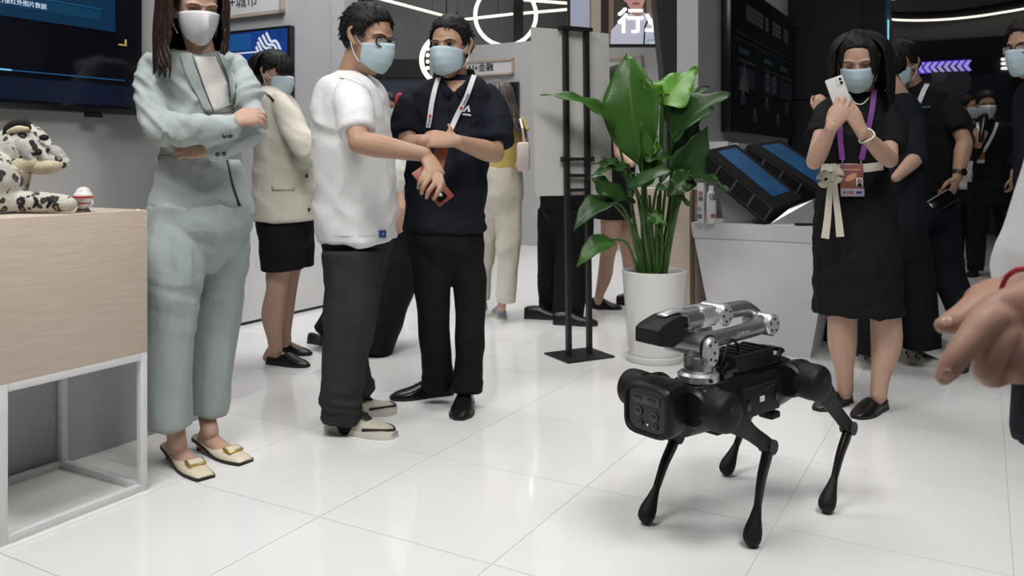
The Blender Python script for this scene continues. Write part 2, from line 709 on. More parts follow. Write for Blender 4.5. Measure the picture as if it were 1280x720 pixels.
# curved light band of the right back wall
pts = []
for px, py in ((1085, 20), (1117, 24.5), (1150, 25.5), (1185, 24), (1220, 20.5), (1250, 16), (1290, 9), (1340, -2)):
    pts.append(at(px, py, 12.3 - (px - 1117) * 0.0035))
pts = np.array(pts)
cb = empty('curved_light_band', (pts[2][0], pts[2][1], 0), 'curved black ceiling band with a thin warm light line, right back', 'light band')
ol = np.array(cb.location[:])
mesh_obj('light_line', tube(pts, 0.016, n=8), M_led, cb, ol)
mesh_obj('band', tube(pts + np.array([0, 0.12, 0.07]), [(0.05, 0.075)] * len(pts), n=8, side=(0, 1, 0)), M_black, cb, ol)
q = (at(1090, 3, 12.0), at(1122, -3, 12.0))
tag(mesh_obj('light_tube', tube(q, 0.022, n=8, sub=1), M_led), 'short light tube above the end of the black booth', 'light tube')

# dome camera
p = at(1193, 12, 12.7)
dm = empty('dome_camera', p, 'dark dome camera hanging above the curved light band', 'camera')
mesh_obj('housing', lathe([(0.0, 0.12), (0.13, 0.12), (0.16, 0.06), (0.17, 0.0), (0.15, -0.02), (0.0, -0.02)], 20), M_dark, dm)
mesh_obj('dome', ellipsoid((0, 0, -0.02), (0.115, 0.115, 0.12)), M_gloss, dm)
mesh_obj('bracket', cyl((0, 0, 0.1), (0, 0, 5.2 - p[2]), 0.02), M_dark, dm)
mesh_obj('lamp', ellipsoid((-0.09, -0.13, 0.1), (0.02, 0.02, 0.02), n=8, m=6), M_sign, dm)
mesh_obj('lamp', ellipsoid((0.09, -0.13, 0.1), (0.02, 0.02, 0.02), n=8, m=6), M_sign, dm)

# chevron sign on the right back wall
M3 = frame_of(-U)
cs = empty('chevron_sign', (0, 0, 0), 'violet lit sign of left-pointing chevrons on the dark back wall', 'sign')
def on_u(px, py, u):
    a = np.array([(px - 640) / FPX, 1.0, (HY - py) / FPX])
    d = u / (a[0] * U[0] + a[1] * U[1])
    return np.array([a[0] * d, d, CH + a[2] * d])
pa, pb = on_u(1146, 85, 13.88), on_u(1212, 82, 13.88)
mesh_obj('backing', prism([(-0.03, -0.09), (np.linalg.norm(pb - pa) + 0.0, -0.09), (np.linalg.norm(pb - pa), 0.09), (-0.03, 0.09)], M3, pa + U * 0.02, 0.015), M_violetd, cs, smooth=False)
L = np.linalg.norm(pb - pa)
for k in range(8):
    x0 = L * (k + 0.08) / 8.0
    w, h = 0.052, 0.075
    s = 0.055
    mesh_obj('chevron', prism([(x0, 0), (x0 + s, h), (x0 + s + w, h), (x0 + w, 0), (x0 + s + w, -h), (x0 + s, -h)], M3, pa, 0.012), M_violet, cs, smooth=False)
# three lit bars and discs
lb = empty('lit_bars', (0, 0, 0), 'three short white lit bars on the dark wall beside the man with glasses', 'sign')
for y in (74, 79.5, 85.5):
    a = on_u(1253, y, 13.88)
    b = on_u(1275, y - 1, 13.88)
    mesh_obj('bar', tube([a, b], 0.022, n=8, sub=1), M_ledw, lb)
ds = empty('wall_disc', (0, 0, 0), 'pair of grey discs printed on the navy back wall', 'sign')
for px, py, r in ((1188, 103, 0.27), (1174, 92, 0.11)):
    c = on_u(px, py, 13.885)
    a = np.linspace(0, 2 * PI, 32, endpoint=False)
    mesh_obj('disc', prism(np.stack([np.cos(a) * r, np.sin(a) * r], 1), M3, c, 0.008 if r > 0.2 else 0.014),
             mat('disc_grey' if r > 0.2 else 'disc_pale', (0.16, 0.17, 0.21) if r > 0.2 else (0.28, 0.28, 0.32), 0.6), ds, smooth=False)
c = at(1283, 150, 10.5)
sc = empty('blue_screen', (c[0], c[1], 0), 'bright blue display far behind the man with glasses at the edge', 'display')
mesh_obj('panel', boxm((0.1, 0.05, 1.1), (0.5, 0.05, 2.2)), M_black, sc, smooth=False)
mesh_obj('picture', boxm((0.1, 0.02, 1.5), (0.42, 0.02, 0.6)), mat('blue_picture', (0.01, 0.06, 0.35), 0.3, emit=0.8), sc, smooth=False)

# ------------------------------------------------------------------ screens and signs on the walls
def wall_tv(name, p, u0, u1, v, z0, z1, label, face=-1, th=0.06):
    """Flat screen on a wall running along U (face -V)."""
    r = empty(name, uv((u0 + u1) / 2, v - th / 2, z0), label, 'screen', rz=ANG)
    w, h = u1 - u0, z1 - z0
    mesh_obj('housing', boxm((0, 0, h / 2), (w, th, h), None, 0.008), M_gloss, r)
    mesh_obj('glass', boxm((0, -th / 2 - 0.001, h / 2), (w - 0.04, 0.004, h - 0.04)), M_screen, r, smooth=False)
    return r, w, h, -th / 2 - 0.003


# screen on the left wall
tv, w, h, y = wall_tv('wall_screen', None, 0.75, 2.105, 2.85, 1.25, 2.05, 'large black wall screen with blue pages above the plush leopard', th=0.05)
R2 = np.stack([[1, 0, 0], [0, 0, 1], [0, -1, 0]], 1).astype(float)
def tvrect(name, x0, x1, z0, z1, m, par, yy, th=0.002):
    return mesh_obj(name, boxm(((x0 + x1) / 2, yy - th / 2, (z0 + z1) / 2), (x1 - x0, th, z1 - z0)), m, par, smooth=False)
M_pg = mat('page_blue', (0.004, 0.030, 0.072), 0.3, emit=0.38)
M_pg2 = mat('page_blue_light', (0.01, 0.075, 0.18), 0.3, emit=0.6)
M_pgd = mat('page_navy', (0.004, 0.008, 0.026), 0.3, emit=0.3)
M_txt = mat('screen_text', (0.55, 0.62, 0.75), 0.4, emit=0.55)
hw = w / 2
tvrect('page', -hw + 0.03, hw - 0.12, 0.302, h - 0.03, M_pg, tv, y)
tvrect('page_band', -hw + 0.05, hw - 0.18, 0.335, 0.372, mat('page_mid', (0.005, 0.042, 0.10), 0.3, emit=0.45), tv, y - 0.001)
tvrect('page_line', -hw + 0.03, hw - 0.18, 0.375, 0.379, M_pg2, tv, y - 0.002)
tvrect('page_foot', -hw + 0.03, hw - 0.03, 0.03, 0.105, M_pgd, tv, y)
tvrect('glow_line', -hw + 0.03, hw - 0.08, 0.124, 0.128, M_pg2, tv, y - 0.001)
tvrect('glow_line', -hw + 0.03, hw - 0.50, 0.1235, 0.1290, mat('glow_line_bright', (0.15, 0.5, 0.8), 0.3, emit=0.7), tv, y - 0.002)
g = join([boxm((hw - 0.090, y - 0.002, 0.258), (0.032, 0.003, 0.005)), boxm((hw - 0.077, y - 0.002, 0.268), (0.006, 0.003, 0.024))])
mesh_obj('corner_mark', g, mat('corner_yellow', (0.55, 0.42, 0.10), 0.4, emit=0.4), tv, smooth=False)
a = np.linspace(0, 2 * PI, 20, endpoint=False)
mesh_obj('round_mark', prism(np.stack([np.cos(a) * 0.011, np.sin(a) * 0.012], 1), R2, (hw - 0.036, y - 0.001, 0.072), 0.002), mat('mark_blue', (0.06, 0.10, 0.2), 0.4, emit=0.5), tv, smooth=False)
g = text_geo('万张红外照片数据', 0.0205, 0.001)
mesh_obj('lettering', join([xf(g, R2, (0.214 + dx, y - 0.003, 0.352)) for dx in (0, 0.001)]), M_txt, tv, smooth=False)
tvrect('text_mark', 0.33, 0.41, 0.396, 0.402, M_txt, tv, y - 0.003)
mesh_obj('bottom_tab', boxm((hw - 0.2, -0.02, -0.008), (0.06, 0.02, 0.016)), M_gloss, tv, smooth=False)

# alcove wall: framed sign and screen with wave emblem, face -U (local x along -V)
def alcove(name, loc, label, cat):
    return empty(name, loc, label, cat, rz=ANG - PI / 2)     # local x = -V (to the right), local -y = towards the viewer (-U)
pr = on_u(354.5, 10, 4.79)
vR = float(np.dot(pr, V))
sg = alcove('framed_sign', uv(4.79, vR, 2.215), 'pale framed wall sign with black characters above the screen', 'sign')
sw, sh = 0.95, 0.30
mesh_obj('frame', join([boxm((-sw / 2, 0, 0.013), (sw, 0.05, 0.026)), boxm((-sw / 2, 0, sh - 0.013), (sw, 0.05, 0.026)),
                        boxm((-0.013, 0, sh / 2), (0.026, 0.05, sh)), boxm((-sw + 0.013, 0, sh / 2), (0.026, 0.05, sh))]), M_frame, sg, smooth=False)
mesh_obj('sign_face', boxm((-sw / 2, 0.005, sh / 2), (sw - 0.03, 0.03, sh - 0.03)), M_sign, sg, smooth=False)
mesh_obj('lettering', xf(text_geo('AI+城市', 0.125, 0.002), R2, (-0.48, -0.012, 0.125)), M_ink, sg, smooth=False)
pr = on_u(363, 32, 4.76)
vT = float(np.dot(pr, V))
t2 = alcove('wave_screen', uv(4.78, vT, 1.5), 'blue wall screen with white wave emblem behind the woman in cream', 'screen')
tw, th_ = 1.08, 0.61
mesh_obj('housing', boxm((-tw / 2, 0, th_ / 2), (tw, 0.06, th_), None, 0.006), M_gloss, t2)
mesh_obj('picture', boxm((-tw / 2, -0.031, th_ / 2), (tw - 0.045, 0.003, th_ - 0.045)), mat('wave_blue', (0.006, 0.03, 0.16), 0.15, col2=(0.012, 0.07, 0.32), vscale=5), t2, smooth=False)
bsdf = MATS['wave_blue'].node_tree.nodes['Principled BSDF']
bsdf.inputs['Emission Color'].default_value = (0.008, 0.04, 0.22, 1)
bsdf.inputs['Emission Strength'].default_value = 0.22
M_em = mat('emblem_white', (0.62, 0.66, 0.78), 0.4, emit=0.5)
tvb = mat('banner_blue', (0.012, 0.085, 0.27), 0.3, emit=0.4)
mesh_obj('banner', boxm((-tw / 2 - 0.18, -0.034, th_ - 0.1), (tw - 0.45, 0.002, 0.13)), tvb, t2, smooth=False)
mesh_obj('banner_line', boxm((-tw / 2 - 0.05, -0.034, th_ - 0.185), (tw - 0.2, 0.002, 0.012)), M_em, t2, smooth=False)
strokes = []
for k in range(5):
    o_ = (k - 2) * 0.034
    ln = 0.10 - abs(k - 2) * 0.012
    pts = []
    for s_ in np.linspace(-1, 1, 9):
        x = s_ * ln
        z = -s_ * ln * 0.75 + (0.02 * math.sin(s_ * 4.0))
        pts.append((-0.215 + x + o_ * 0.8, -0.036, th_ - 0.165 + z + o_ * 0.75))
    strokes.append(ribbon(pts, (0, -1, 0), 0.021, 0.002))
mesh_obj('emblem', join(strokes), M_em, t2, smooth=False)

# finance booth: framed signs and a small dark screen
for (pxr, sh0, sh1, wid, txt, lab) in ((642, 2.17, 2.375, 0.95, 'AI+金融', 'framed sign with finance characters on the far white wall'),
                                   (803, 2.10, 2.30, 0.75, 'AI+医疗', 'framed sign on the far white wall behind the plant')):
    p = on_u(pxr, 80, 9.32)
    s2 = alcove('framed_sign', uv(9.33, float(np.dot(p, V)), sh0), lab, 'sign')
    hh = sh1 - sh0
    mesh_obj('frame', join([boxm((-wid / 2, 0, 0.012), (wid, 0.05, 0.024)), boxm((-wid / 2, 0, hh - 0.012), (wid, 0.05, 0.024)),
                            boxm((-0.012, 0, hh / 2), (0.024, 0.05, hh)), boxm((-wid + 0.012, 0, hh / 2), (0.024, 0.05, hh))]), M_frame, s2, smooth=False)
    mesh_obj('sign_face', boxm((-wid / 2, 0.005, hh / 2), (wid - 0.03, 0.03, hh - 0.03)), M_sign, s2, smooth=False)
    if pxr < 700:
        g = text_geo(txt, 0.115, 0.002)
        mesh_obj('lettering', join([xf(g, R2, (-0.50 + dx, -0.012, hh / 2)) for dx in (0, 0.006)]), M_ink, s2, smooth=False)
p = on_u(648, 120, 9.30)
s3 = alcove('small_screen', uv(9.31, float(np.dot(p, V)), 1.55), 'small dark wall screen above the woman in yellow', 'screen')
mesh_obj('housing', boxm((-0.45, 0, 0.26), (0.9, 0.05, 0.52), None, 0.005), M_gloss, s3)
mesh_obj('glass', boxm((-0.45, -0.027, 0.26), (0.86, 0.003, 0.48)), M_screen, s3, smooth=False)

# big video screen with a man and white characters
dS = 9.25
def sp(px, py, o=0.0):
    return at(px, py, dS - o)
vs = empty('video_screen', sp(772, 200) * np.array([1, 1, 0]) + [0, 0, 2.36], 'large lit video screen showing a man in white, high at the back', 'screen')
ov = np.array(vs.location[:])
def flat(name, poly, m, o):
    P = np.array([sp(a, b, o) for a, b in poly])
    g = skin_rings([P, P + np.array([0, 0.004, 0])])
    return mesh_obj(name, g, m, vs, ov, smooth=False)
def em(name, c, e=0.9):
    return mat(name, c, 0.5, emit=e * 1.5, base=0.15)
mesh_obj('housing', boxm(sp(772, -30) + [0, 0.06, 0], (1.10, 0.1, 1.55)), M_black, vs, ov, smooth=False)
flat('picture', [(713, 55), (831, 55), (831, -120), (713, -120)], em('pic_brown', (0.28, 0.20, 0.15), 0.55), 0.012)
flat('picture_panel', [(713, 55), (737, 55), (737, -120), (713, -120)], em('pic_lavender', (0.42, 0.44, 0.56), 0.8), 0.017)
flat('picture_panel', [(739, 55), (751, 55), (751, -120), (739, -120)], em('pic_beige', (0.42, 0.33, 0.27), 0.7), 0.017)
flat('picture_panel', [(751, 55), (761, 55), (761, -120), (751, -120)], em('pic_dark', (0.035, 0.018, 0.014), 0.6), 0.017)
flat('picture_panel', [(767, 55), (808, 55), (808, -120), (767, -120)], em('pic_grey', (0.06, 0.055, 0.04), 0.6), 0.017)
flat('shirt', [(763, 55), (764, 38), (772, 29), (783, 21), (789, 15), (805, 15), (812, 21), (822, 27), (831, 34), (831, 55)], em('pic_shirt', (0.62, 0.62, 0.75), 0.8), 0.022)
a = np.linspace(0, 2 * PI, 28, endpoint=False)
flat('neck', [(790, 8), (804, 8), (805, 17), (797, 21), (789, 17)], em('pic_neck', (0.42, 0.22, 0.19), 0.8), 0.027)
flat('face', [(794.5 + 12.5 * math.cos(q), -7 + (20.5 if math.sin(q) > 0 else 24) * math.sin(q)) for q in a], em('pic_face', (0.56, 0.29, 0.26), 0.9), 0.032)
flat('ear', [(782 + 3 * math.cos(q), -3 + 6 * math.sin(q)) for q in a], em('pic_ear', (0.45, 0.22, 0.19), 0.8), 0.030)
flat('mouth', [(795 + 5 * math.cos(q), 4.5 + 1.6 * math.sin(q)) for q in a], em('pic_lips', (0.33, 0.10, 0.10), 0.7), 0.037)
flat('nose', [(793, 0), (799, 0), (797, -9), (795, -9)], em('pic_nose', (0.42, 0.20, 0.17), 0.8), 0.036)
flat('lanyard', [(804, 55), (806, 55), (807, 35), (812, 22), (810, 21), (805, 34)], em('pic_strap', (0.03, 0.03, 0.06), 0.5), 0.027)
flat('badge', [(809, 55), (809, 49), (823, 49), (823, 55)], em('pic_teal', (0.25, 0.5, 0.55), 0.8), 0.027)
flat('badge', [(811, 55), (811, 51), (821, 51), (821, 55)], em('pic_badge', (0.65, 0.7, 0.75), 0.8), 0.03)
g = text_geo('行业', 0.29, 0.004)
cxy = sp(805, 28, 0.05)
mesh_obj('lettering', join([xf(g, R2, cxy + np.array([dx, 0, dz])) for dx in (-0.008, 0.008) for dz in (-0.006, 0.006)]), em('pic_white', (1, 1, 1), 1.6), vs, ov, smooth=False)

# curved dark display column behind the plant
P = [(819, -150), (820, 0), (824, 40), (828, 75), (831, 110), (833, 150), (834, 367), (846.5, 367), (846.5, -150)]
dC = 6.8
A = np.array([at(a_, b_, dC) for a_, b_ in P])
A[:, 2] = np.maximum(A[:, 2], 0.0)
tag(mesh_obj('display_column', skin_rings([A, A + np.array([0.02, 0.35, 0])]), M_black, smooth=False), 'curved black display column seen edge-on behind the plant', 'display')

# large screen on the right wall
tv3, w, h, y = wall_tv('wall_screen', None, 5.70, 7.855, 1.569, 1.272, 2.337, 'large dark wall screen with faint charts above the slanted consoles', th=0.07)
hw = w / 2
M_d1 = mat('faint_white', (0.07, 0.07, 0.075), 0.4, emit=0.12)
M_d2 = mat('faint_blue', (0.012, 0.02, 0.032), 0.4, emit=0.2)
M_d3 = mat('faint_teal', (0.014, 0.05, 0.055), 0.4, emit=0.2)
M_d4 = mat('faint_orange', (0.06, 0.03, 0.018), 0.4, emit=0.15)
tvrect('page', -hw + 0.03, hw - 0.03, 0.03, h - 0.03, mat('page_black', (0.003, 0.004, 0.006), 0.2), tv3, y)
yy = y - 0.003
for x0, nn in ((-0.62, 5), (-0.02, 1), (0.24, 3), (0.66, 2)):
    mesh_obj('title_mark', join([boxm((x0 + 0.105 * q, yy, h - 0.19 + dz), (0.09, 0.003, 0.030)) for q in range(nn) for dz in (-0.04, 0, 0.04)] + [boxm((x0 + 0.105 * q, yy, h - 0.19), (0.02, 0.003, 0.11)) for q in range(nn)]), M_d1, tv3, smooth=False)
for k in range(2):
    tvrect('text_line', -hw + 0.12, hw - 0.15, h - 0.37 - 0.045 * k, h - 0.36 - 0.045 * k, M_d2, tv3, yy)
for k, (x0, mm) in enumerate(((-0.88, M_d3), (-0.12, M_d3), (0.48, M_d3))):
    tvrect('chart_title', x0, x0 + 0.28, h - 0.50, h - 0.465, mm, tv3, yy)
    tvrect('chart_note', x0, x0 + 0.5, h - 0.56, h - 0.545, M_d4 if k != 1 else M_d2, tv3, yy)
    tvrect('chart', x0, x0 + 0.46, 0.33, 0.47, M_d2, tv3, yy)
g = prism([(-0.9, 0.30), (-0.62, 0.30), (-0.68, 0.42), (-0.74, 0.50), (-0.80, 0.40)], R2, (0, yy - 0.002, 0), 0.002)
mesh_obj('picture', g, M_d1, tv3, smooth=False)
for x0, z0 in ((-0.85, 0.2), (-0.5, 0.09), (-0.1, 0.2), (0.3, 0.09), (0.65, 0.2)):
    tvrect('icon', x0, x0 + 0.16, z0, z0 + 0.05, M_d2, tv3, yy)
    tvrect('icon', x0 + 0.05, x0 + 0.11, z0 + 0.04, z0 + 0.1, M_d1, tv3, yy)
for z0, mm in ((0.36, M_d1), (0.41, M_d4), (0.46, M_d1)):
    tvrect('icon', -0.05, 0.05, z0, z0 + 0.03, mm, tv3, yy - 0.002)
    tvrect('icon', 0.2, 0.28, z0, z0 + 0.03, M_d1, tv3, yy - 0.002)

# small lamps of the far hall ceiling, seen in the floor's reflections
M_lamp = mat('lamp_glow', (1, 0.97, 0.9), 0.4, emit=60)
lamp0 = None
spots = [(645, 605), (660, 612), (655, 622), (870, 628), (860, 640), (1210, 598), (1205, 570), (660, 575), (1275, 577), (830, 650)]
for k, (px, py) in enumerate(spots):
    d0 = CH * FPX / (py - HY)
    d1 = d0 * (1 + 4.6 / CH)
    x = (px - 640) / FPX * d1
    if d1 > 14.6:
        continue
    r = empty('spot_lamp', (x, d1, 5.2), 'small bright spot lamp under the dark ceiling', 'lamp', 'ceiling spot lamps')
    mesh_obj('stem', cyl((0, 0, 0), (0, 0, -0.45), 0.015, n=8), M_blackm, r)
    mesh_obj('housing', cyl((0, 0.06, -0.45), (0, -0.06, -0.62), 0.07, 0.085, n=16), M_blackm, r)
    mesh_obj('bulb', cyl((0, -0.06, -0.615), (0, -0.064, -0.622), 0.05, n=12), M_lamp, r)

# ------------------------------------------------------------------ display pedestal, plush leopard, toy
pd = empty('display_pedestal', uv(1.577, 2.615, 0), 'pale wood box pedestal on a white metal frame by the left wall', 'pedestal', rz=ANG)
a2 = 0.2375
b2 = 0.225
T = 0.024
mesh_obj('wood_box', boxm((0, 0, (0.917 + 0.452) / 2), (2 * a2, 2 * b2, 0.917 - 0.452), None, 0.002), M_wood, pd)
for z in (T / 2, 0.452 - T / 2):
    for s in (-1, 1):
        mesh_obj('frame_rail', boxm((0, s * (b2 - T / 2), z), (2 * a2 - 2 * T, T, T), None, 0.002), M_whitep, pd)
        mesh_obj('frame_rail', boxm((s * (a2 - T / 2), 0, z), (T, 2 * b2 - 2 * T, T), None, 0.002), M_whitep, pd)
for sx in (-1, 1):
    for sy in (-1, 1):
        mesh_obj('leg', boxm((sx * (a2 - T / 2), sy * (b2 - T / 2), 0.226), (T, T, 0.452), None, 0.002), M_whitep, pd)
for k, (dx, dz) in enumerate(((0.0, 0.0), (-0.02, 0.004), (0.0, -0.045), (0.004, -0.02))):
    mesh_obj('chipped_edge', ellipsoid((a2 - 0.012 + dx, -b2 + 0.004, 0.915 + dz - 0.004), (0.012, 0.005, 0.006), n=8, m=6),
             mat('chipped_tape', (0.72, 0.68, 0.55), 0.6), pd)

# plush leopard: lies along U on top, head at right
def leo(px, py, d):
    return at(px, py, d)
dP = 2.62
pc = at(20, 262, dP)
pc[2] = 0.917
lp = empty('plush_leopard', pc, 'plush snow leopard toy lying on the wooden pedestal', 'plush toy')
fur = bpy.data.materials.new('spotted_fur')
fur.use_nodes = True
nt = fur.node_tree
bs = nt.nodes['Principled BSDF']
bs.inputs['Roughness'].default_value = 0.9
bs.inputs['Sheen Weight'].default_value = 0.4
tc = nt.nodes.new('ShaderNodeTexCoord')
mp = nt.nodes.new('ShaderNodeMapping')
wn = nt.nodes.new('ShaderNodeTexNoise')
wn.inputs['Scale'].default_value = 14
mixv = nt.nodes.new('ShaderNodeVectorMath'); mixv.operation = 'MULTIPLY_ADD'
mixv.inputs[1].default_value = (0.05, 0.05, 0.05)
vo = nt.nodes.new('ShaderNodeTexVoronoi')
vo.inputs['Scale'].default_value = 33
nt.links.new(tc.outputs['Object'], wn.inputs['Vector'])
nt.links.new(wn.outputs['Color'], mixv.inputs[0])
nt.links.new(tc.outputs['Object'], mixv.inputs[2])
nt.links.new(mixv.outputs[0], vo.inputs['Vector'])
rp = nt.nodes.new('ShaderNodeValToRGB')
e = rp.color_ramp.elements
e[0].position = 0.0; e[0].color = (0.30, 0.28, 0.24, 1)
e[1].position = 1.0; e[1].color = (0.60, 0.58, 0.52, 1)
for p_, c_ in ((0.14, (0.28, 0.26, 0.22, 1)), (0.18, (0.02, 0.018, 0.016, 1)), (0.40, (0.02, 0.018, 0.016, 1)), (0.46, (0.60, 0.58, 0.52, 1))):
    q = e.new(p_); q.color = c_
nt.links.new(vo.outputs['Distance'], rp.inputs[0])
nt.links.new(rp.outputs[0], bs.inputs['Base Color'])
fn = nt.nodes.new('ShaderNodeTexNoise'); fn.inputs['Scale'].default_value = 220
fb = nt.nodes.new('ShaderNodeBump'); fb.inputs['Strength'].default_value = 0.6; fb.inputs['Distance'].default_value = 0.004
nt.links.new(tc.outputs['Object'], fn.inputs['Vector'])
nt.links.new(fn.outputs[0], fb.inputs['Height'])
nt.links.new(fb.outputs[0], bs.inputs['Normal'])
M_cream = mat('cream_fur', (0.62, 0.53, 0.38), 0.9, var=0.1, bump=0.5, bscale=220)
M_greyfur = mat('grey_fur', (0.45, 0.44, 0.41), 0.9, var=0.2, vscale=60, bump=0.5, bscale=220)
k_ = dP / FPX
parts = [tube([leo(-70, 225, 2.44), leo(-30, 222, 2.51), leo(0, 225, 2.57), leo(14, 222, dP)], [0.075, 0.09, 0.075, 0.05]),
         tube([leo(10, 230, dP), leo(20, 205, dP), leo(28, 188, dP)], [0.06, 0.05, 0.05]),
         ellipsoid(leo(29, 186, dP), (0.084, 0.074, 0.080)),
         tube([leo(34, 188, dP), leo(54, 193, dP), leo(68, 200, dP), leo(76, 203, dP)], [0.060, 0.046, 0.036, 0.026]),
         tube([leo(-20, 250, 2.49), leo(20, 252, dP - 0.06), leo(60, 253, dP - 0.06), leo(82, 254, dP - 0.06)], [(0.04, 0.04), (0.034, 0.034), (0.029, 0.031), (0.025, 0.025)])]
remesh('body', parts, 0.005, fur, lp, pc, smooth=4, folds=[((90, 90, 90), 0.0025, None)])
mesh_obj('chin', tube([leo(46, 206, dP - 0.012), leo(56, 208, dP - 0.014), leo(68, 207, dP - 0.010), leo(76, 205, dP - 0.004)], [(0.030, 0.036), (0.026, 0.038), (0.022, 0.034), (0.016, 0.022)], n=18, side=(0, 0, 1)), M_cream, lp, pc)
mesh_obj('throat', tube([leo(14, 238, dP - 0.028), leo(20, 222, dP - 0.030), leo(28, 206, dP - 0.036), leo(40, 203, dP - 0.038)], [0.036, 0.034, 0.036, 0.022]), M_cream, lp, pc)
mesh_obj('cheek', tube([leo(17, 172, dP - 0.052), leo(25, 184, dP - 0.060), leo(34, 195, dP - 0.054), leo(45, 203, dP - 0.043)], [(0.014, 0.012), (0.020, 0.012), (0.014, 0.011), (0.005, 0.005)], side=(1, 0, 0)), M_greyfur, lp, pc)
mesh_obj('muzzle', tube([leo(58, 183, dP - 0.004), leo(68, 189, dP - 0.004), leo(78, 197, dP - 0.002)], [(0.026, 0.010), (0.030, 0.018), (0.020, 0.013)], n=16, side=(0, 1, 0)), M_greyfur, lp, pc)
mesh_obj('ear', tube([leo(6, 172, dP - 0.050), leo(9, 160, dP - 0.054), leo(20, 154, dP - 0.052), leo(32, 154, dP - 0.048), leo(37, 160, dP - 0.046)], [0.007, 0.010, 0.011, 0.010, 0.006]),
         mat('black_fur', (0.015, 0.014, 0.013), 0.9, bump=0.5, bscale=200), lp, pc)
mesh_obj('inner_ear', tube([leo(11, 165, dP - 0.058), leo(22, 161, dP - 0.060), leo(34, 161, dP - 0.055)], [0.007, 0.010, 0.006]), M_cream, lp, pc)
mesh_obj('ear', ellipsoid(leo(30, 158, dP + 0.055), (0.025, 0.012, 0.025)), MATS['black_fur'], lp, pc)
for e_ in (-1, 1):
    mesh_obj('eye', ellipsoid(leo(48, 190, dP + e_ * 0.050), (0.012, 0.006, 0.011), n=10, m=8), MATS['black_fur'], lp, pc)
    mesh_obj('spot', ellipsoid(leo(55, 172, dP + e_ * 0.040), (0.016, 0.006, 0.010), n=10, m=8), MATS['black_fur'], lp, pc)
    mesh_obj('spot', ellipsoid(leo(60, 187, dP + e_ * 0.036), (0.006, 0.005, 0.006), n=10, m=8), MATS['black_fur'], lp, pc)
mesh_obj('nose', ellipsoid(leo(81, 198, dP), (0.007, 0.011, 0.007), n=10, m=6), MATS['black_fur'], lp, pc)
mesh_obj('paw', ellipsoid(leo(84, 255, dP - 0.06), (0.028, 0.028, 0.022)), mat('paw_fur', (0.6, 0.58, 0.5), 0.9, bump=0.5, bscale=200), lp, pc)
for k in range(3):
    mesh_obj('stripe', tube([leo(26 + 17 * k, 247, dP - 0.088), leo(29 + 17 * k, 252, dP - 0.092), leo(25 + 17 * k, 259, dP - 0.086)], [0.004, 0.006, 0.004], n=8), MATS['black_fur'], lp, pc)

# little white toy
tp = fl(0, 300)
d = 2.62
tp = at(104, 265, d); tp[2] = 0.917
ty = empty('toy_figure', tp, 'tiny white toy figure with red stripes on the pedestal', 'toy')
M_toyw = mat('toy_white', (0.75, 0.73, 0.72), 0.3)
M_toyr = mat('toy_red', (0.50, 0.03, 0.03), 0.35)
k = d / FPX
mesh_obj('stand', lathe([(0, 0), (8.5 * k, 0), (8.5 * k, 2.5 * k), (0, 2.5 * k)], 20), mat('toy_base', (0.12, 0.1, 0.09), 0.5), ty)
mesh_obj('foot', ellipsoid((-4 * k, 0, 4 * k), (3.4 * k, 4 * k, 2.4 * k), n=10, m=6), MATS['toy_base'], ty)
mesh_obj('foot', ellipsoid((4 * k, 0, 4 * k), (3.4 * k, 4 * k, 2.4 * k), n=10, m=6), MATS['toy_base'], ty)
mesh_obj('body', lathe([(0, 4 * k), (4.5 * k, 4.5 * k), (7 * k, 9 * k), (7.5 * k, 12 * k), (0, 13 * k)], 20), M_toyw, ty)
mesh_obj('head', tube([(0, 0, 13 * k), (0, 0, 16 * k), (0, 0, 22 * k), (0, 0, 25 * k)], [(8 * k, 7 * k), (11 * k, 9 * k), (11 * k, 9 * k), (8.5 * k, 7 * k)], n=24, power=2.6), M_toyw, ty)
mesh_obj('stripe', lathe([(0, 17.8 * k), (11.6 * k, 17.8 * k), (11.6 * k, 20.4 * k), (0, 20.4 * k)], 24), M_toyr, ty)
mesh_obj('belt', lathe([(0, 10.6 * k), (7.9 * k, 10.6 * k), (7.9 * k, 11.8 * k), (0, 11.8 * k)], 24), M_toyr, ty)
mesh_obj('antenna', tube([(0, 0, 25 * k), (0, 0, 28.5 * k), (2.2 * k, 0, 30.5 * k)], 1.1 * k, n=8), M_toyr, ty)
for s in (-1, 1):
    mesh_obj('arm', tube([(s * 9.5 * k, 0, 15 * k), (s * 11.5 * k, 0, 12 * k), (s * 9.5 * k, 0, 8 * k)], 1.5 * k, n=8), M_toyw, ty)

# ------------------------------------------------------------------ poster stand
ep = fl(724, 445)
es = empty('poster_stand', ep, 'black metal poster stand with blank white board seen from behind', 'stand')
ey = np.array([0.88, 0.47, 0.0]); ey = nz(ey)
ex = np.array([-ey[1], ey[0], 0])
Me = np.stack([ey, ex, Zv], 1)
def eb(c, s, bev=0.0, roll=0.0):
    g = boxm(c, s, None, bev)
    v, f = g
    v = v.copy()
    v[:, 0] -= roll * v[:, 2]
    return xf((v, f), Me)
roll = 0.012
h_ = 1.80
mesh_obj('base_plate', eb((0, 0, 0.005), (0.30, 0.25, 0.010)), M_blackm, es, smooth=False)
hx = 0.067
for s in (-1, 1):
    mesh_obj('post', eb((s * hx, 0, h_ / 2 + 0.005), (0.026, 0.026, h_), 0, roll), M_blackm, es, smooth=False)
for z in (1.085, 0.995, 0.915):
    mesh_obj('crossbar', eb((0, -0.004, z), (0.17 if z > 1.05 else 0.13, 0.022, 0.018), 0, roll), M_blackm, es, smooth=False)
mesh_obj('top_clamp', eb((-0.005, -0.003, 1.80), (0.20, 0.045, 0.02), 0, roll), M_blackm, es, smooth=False)
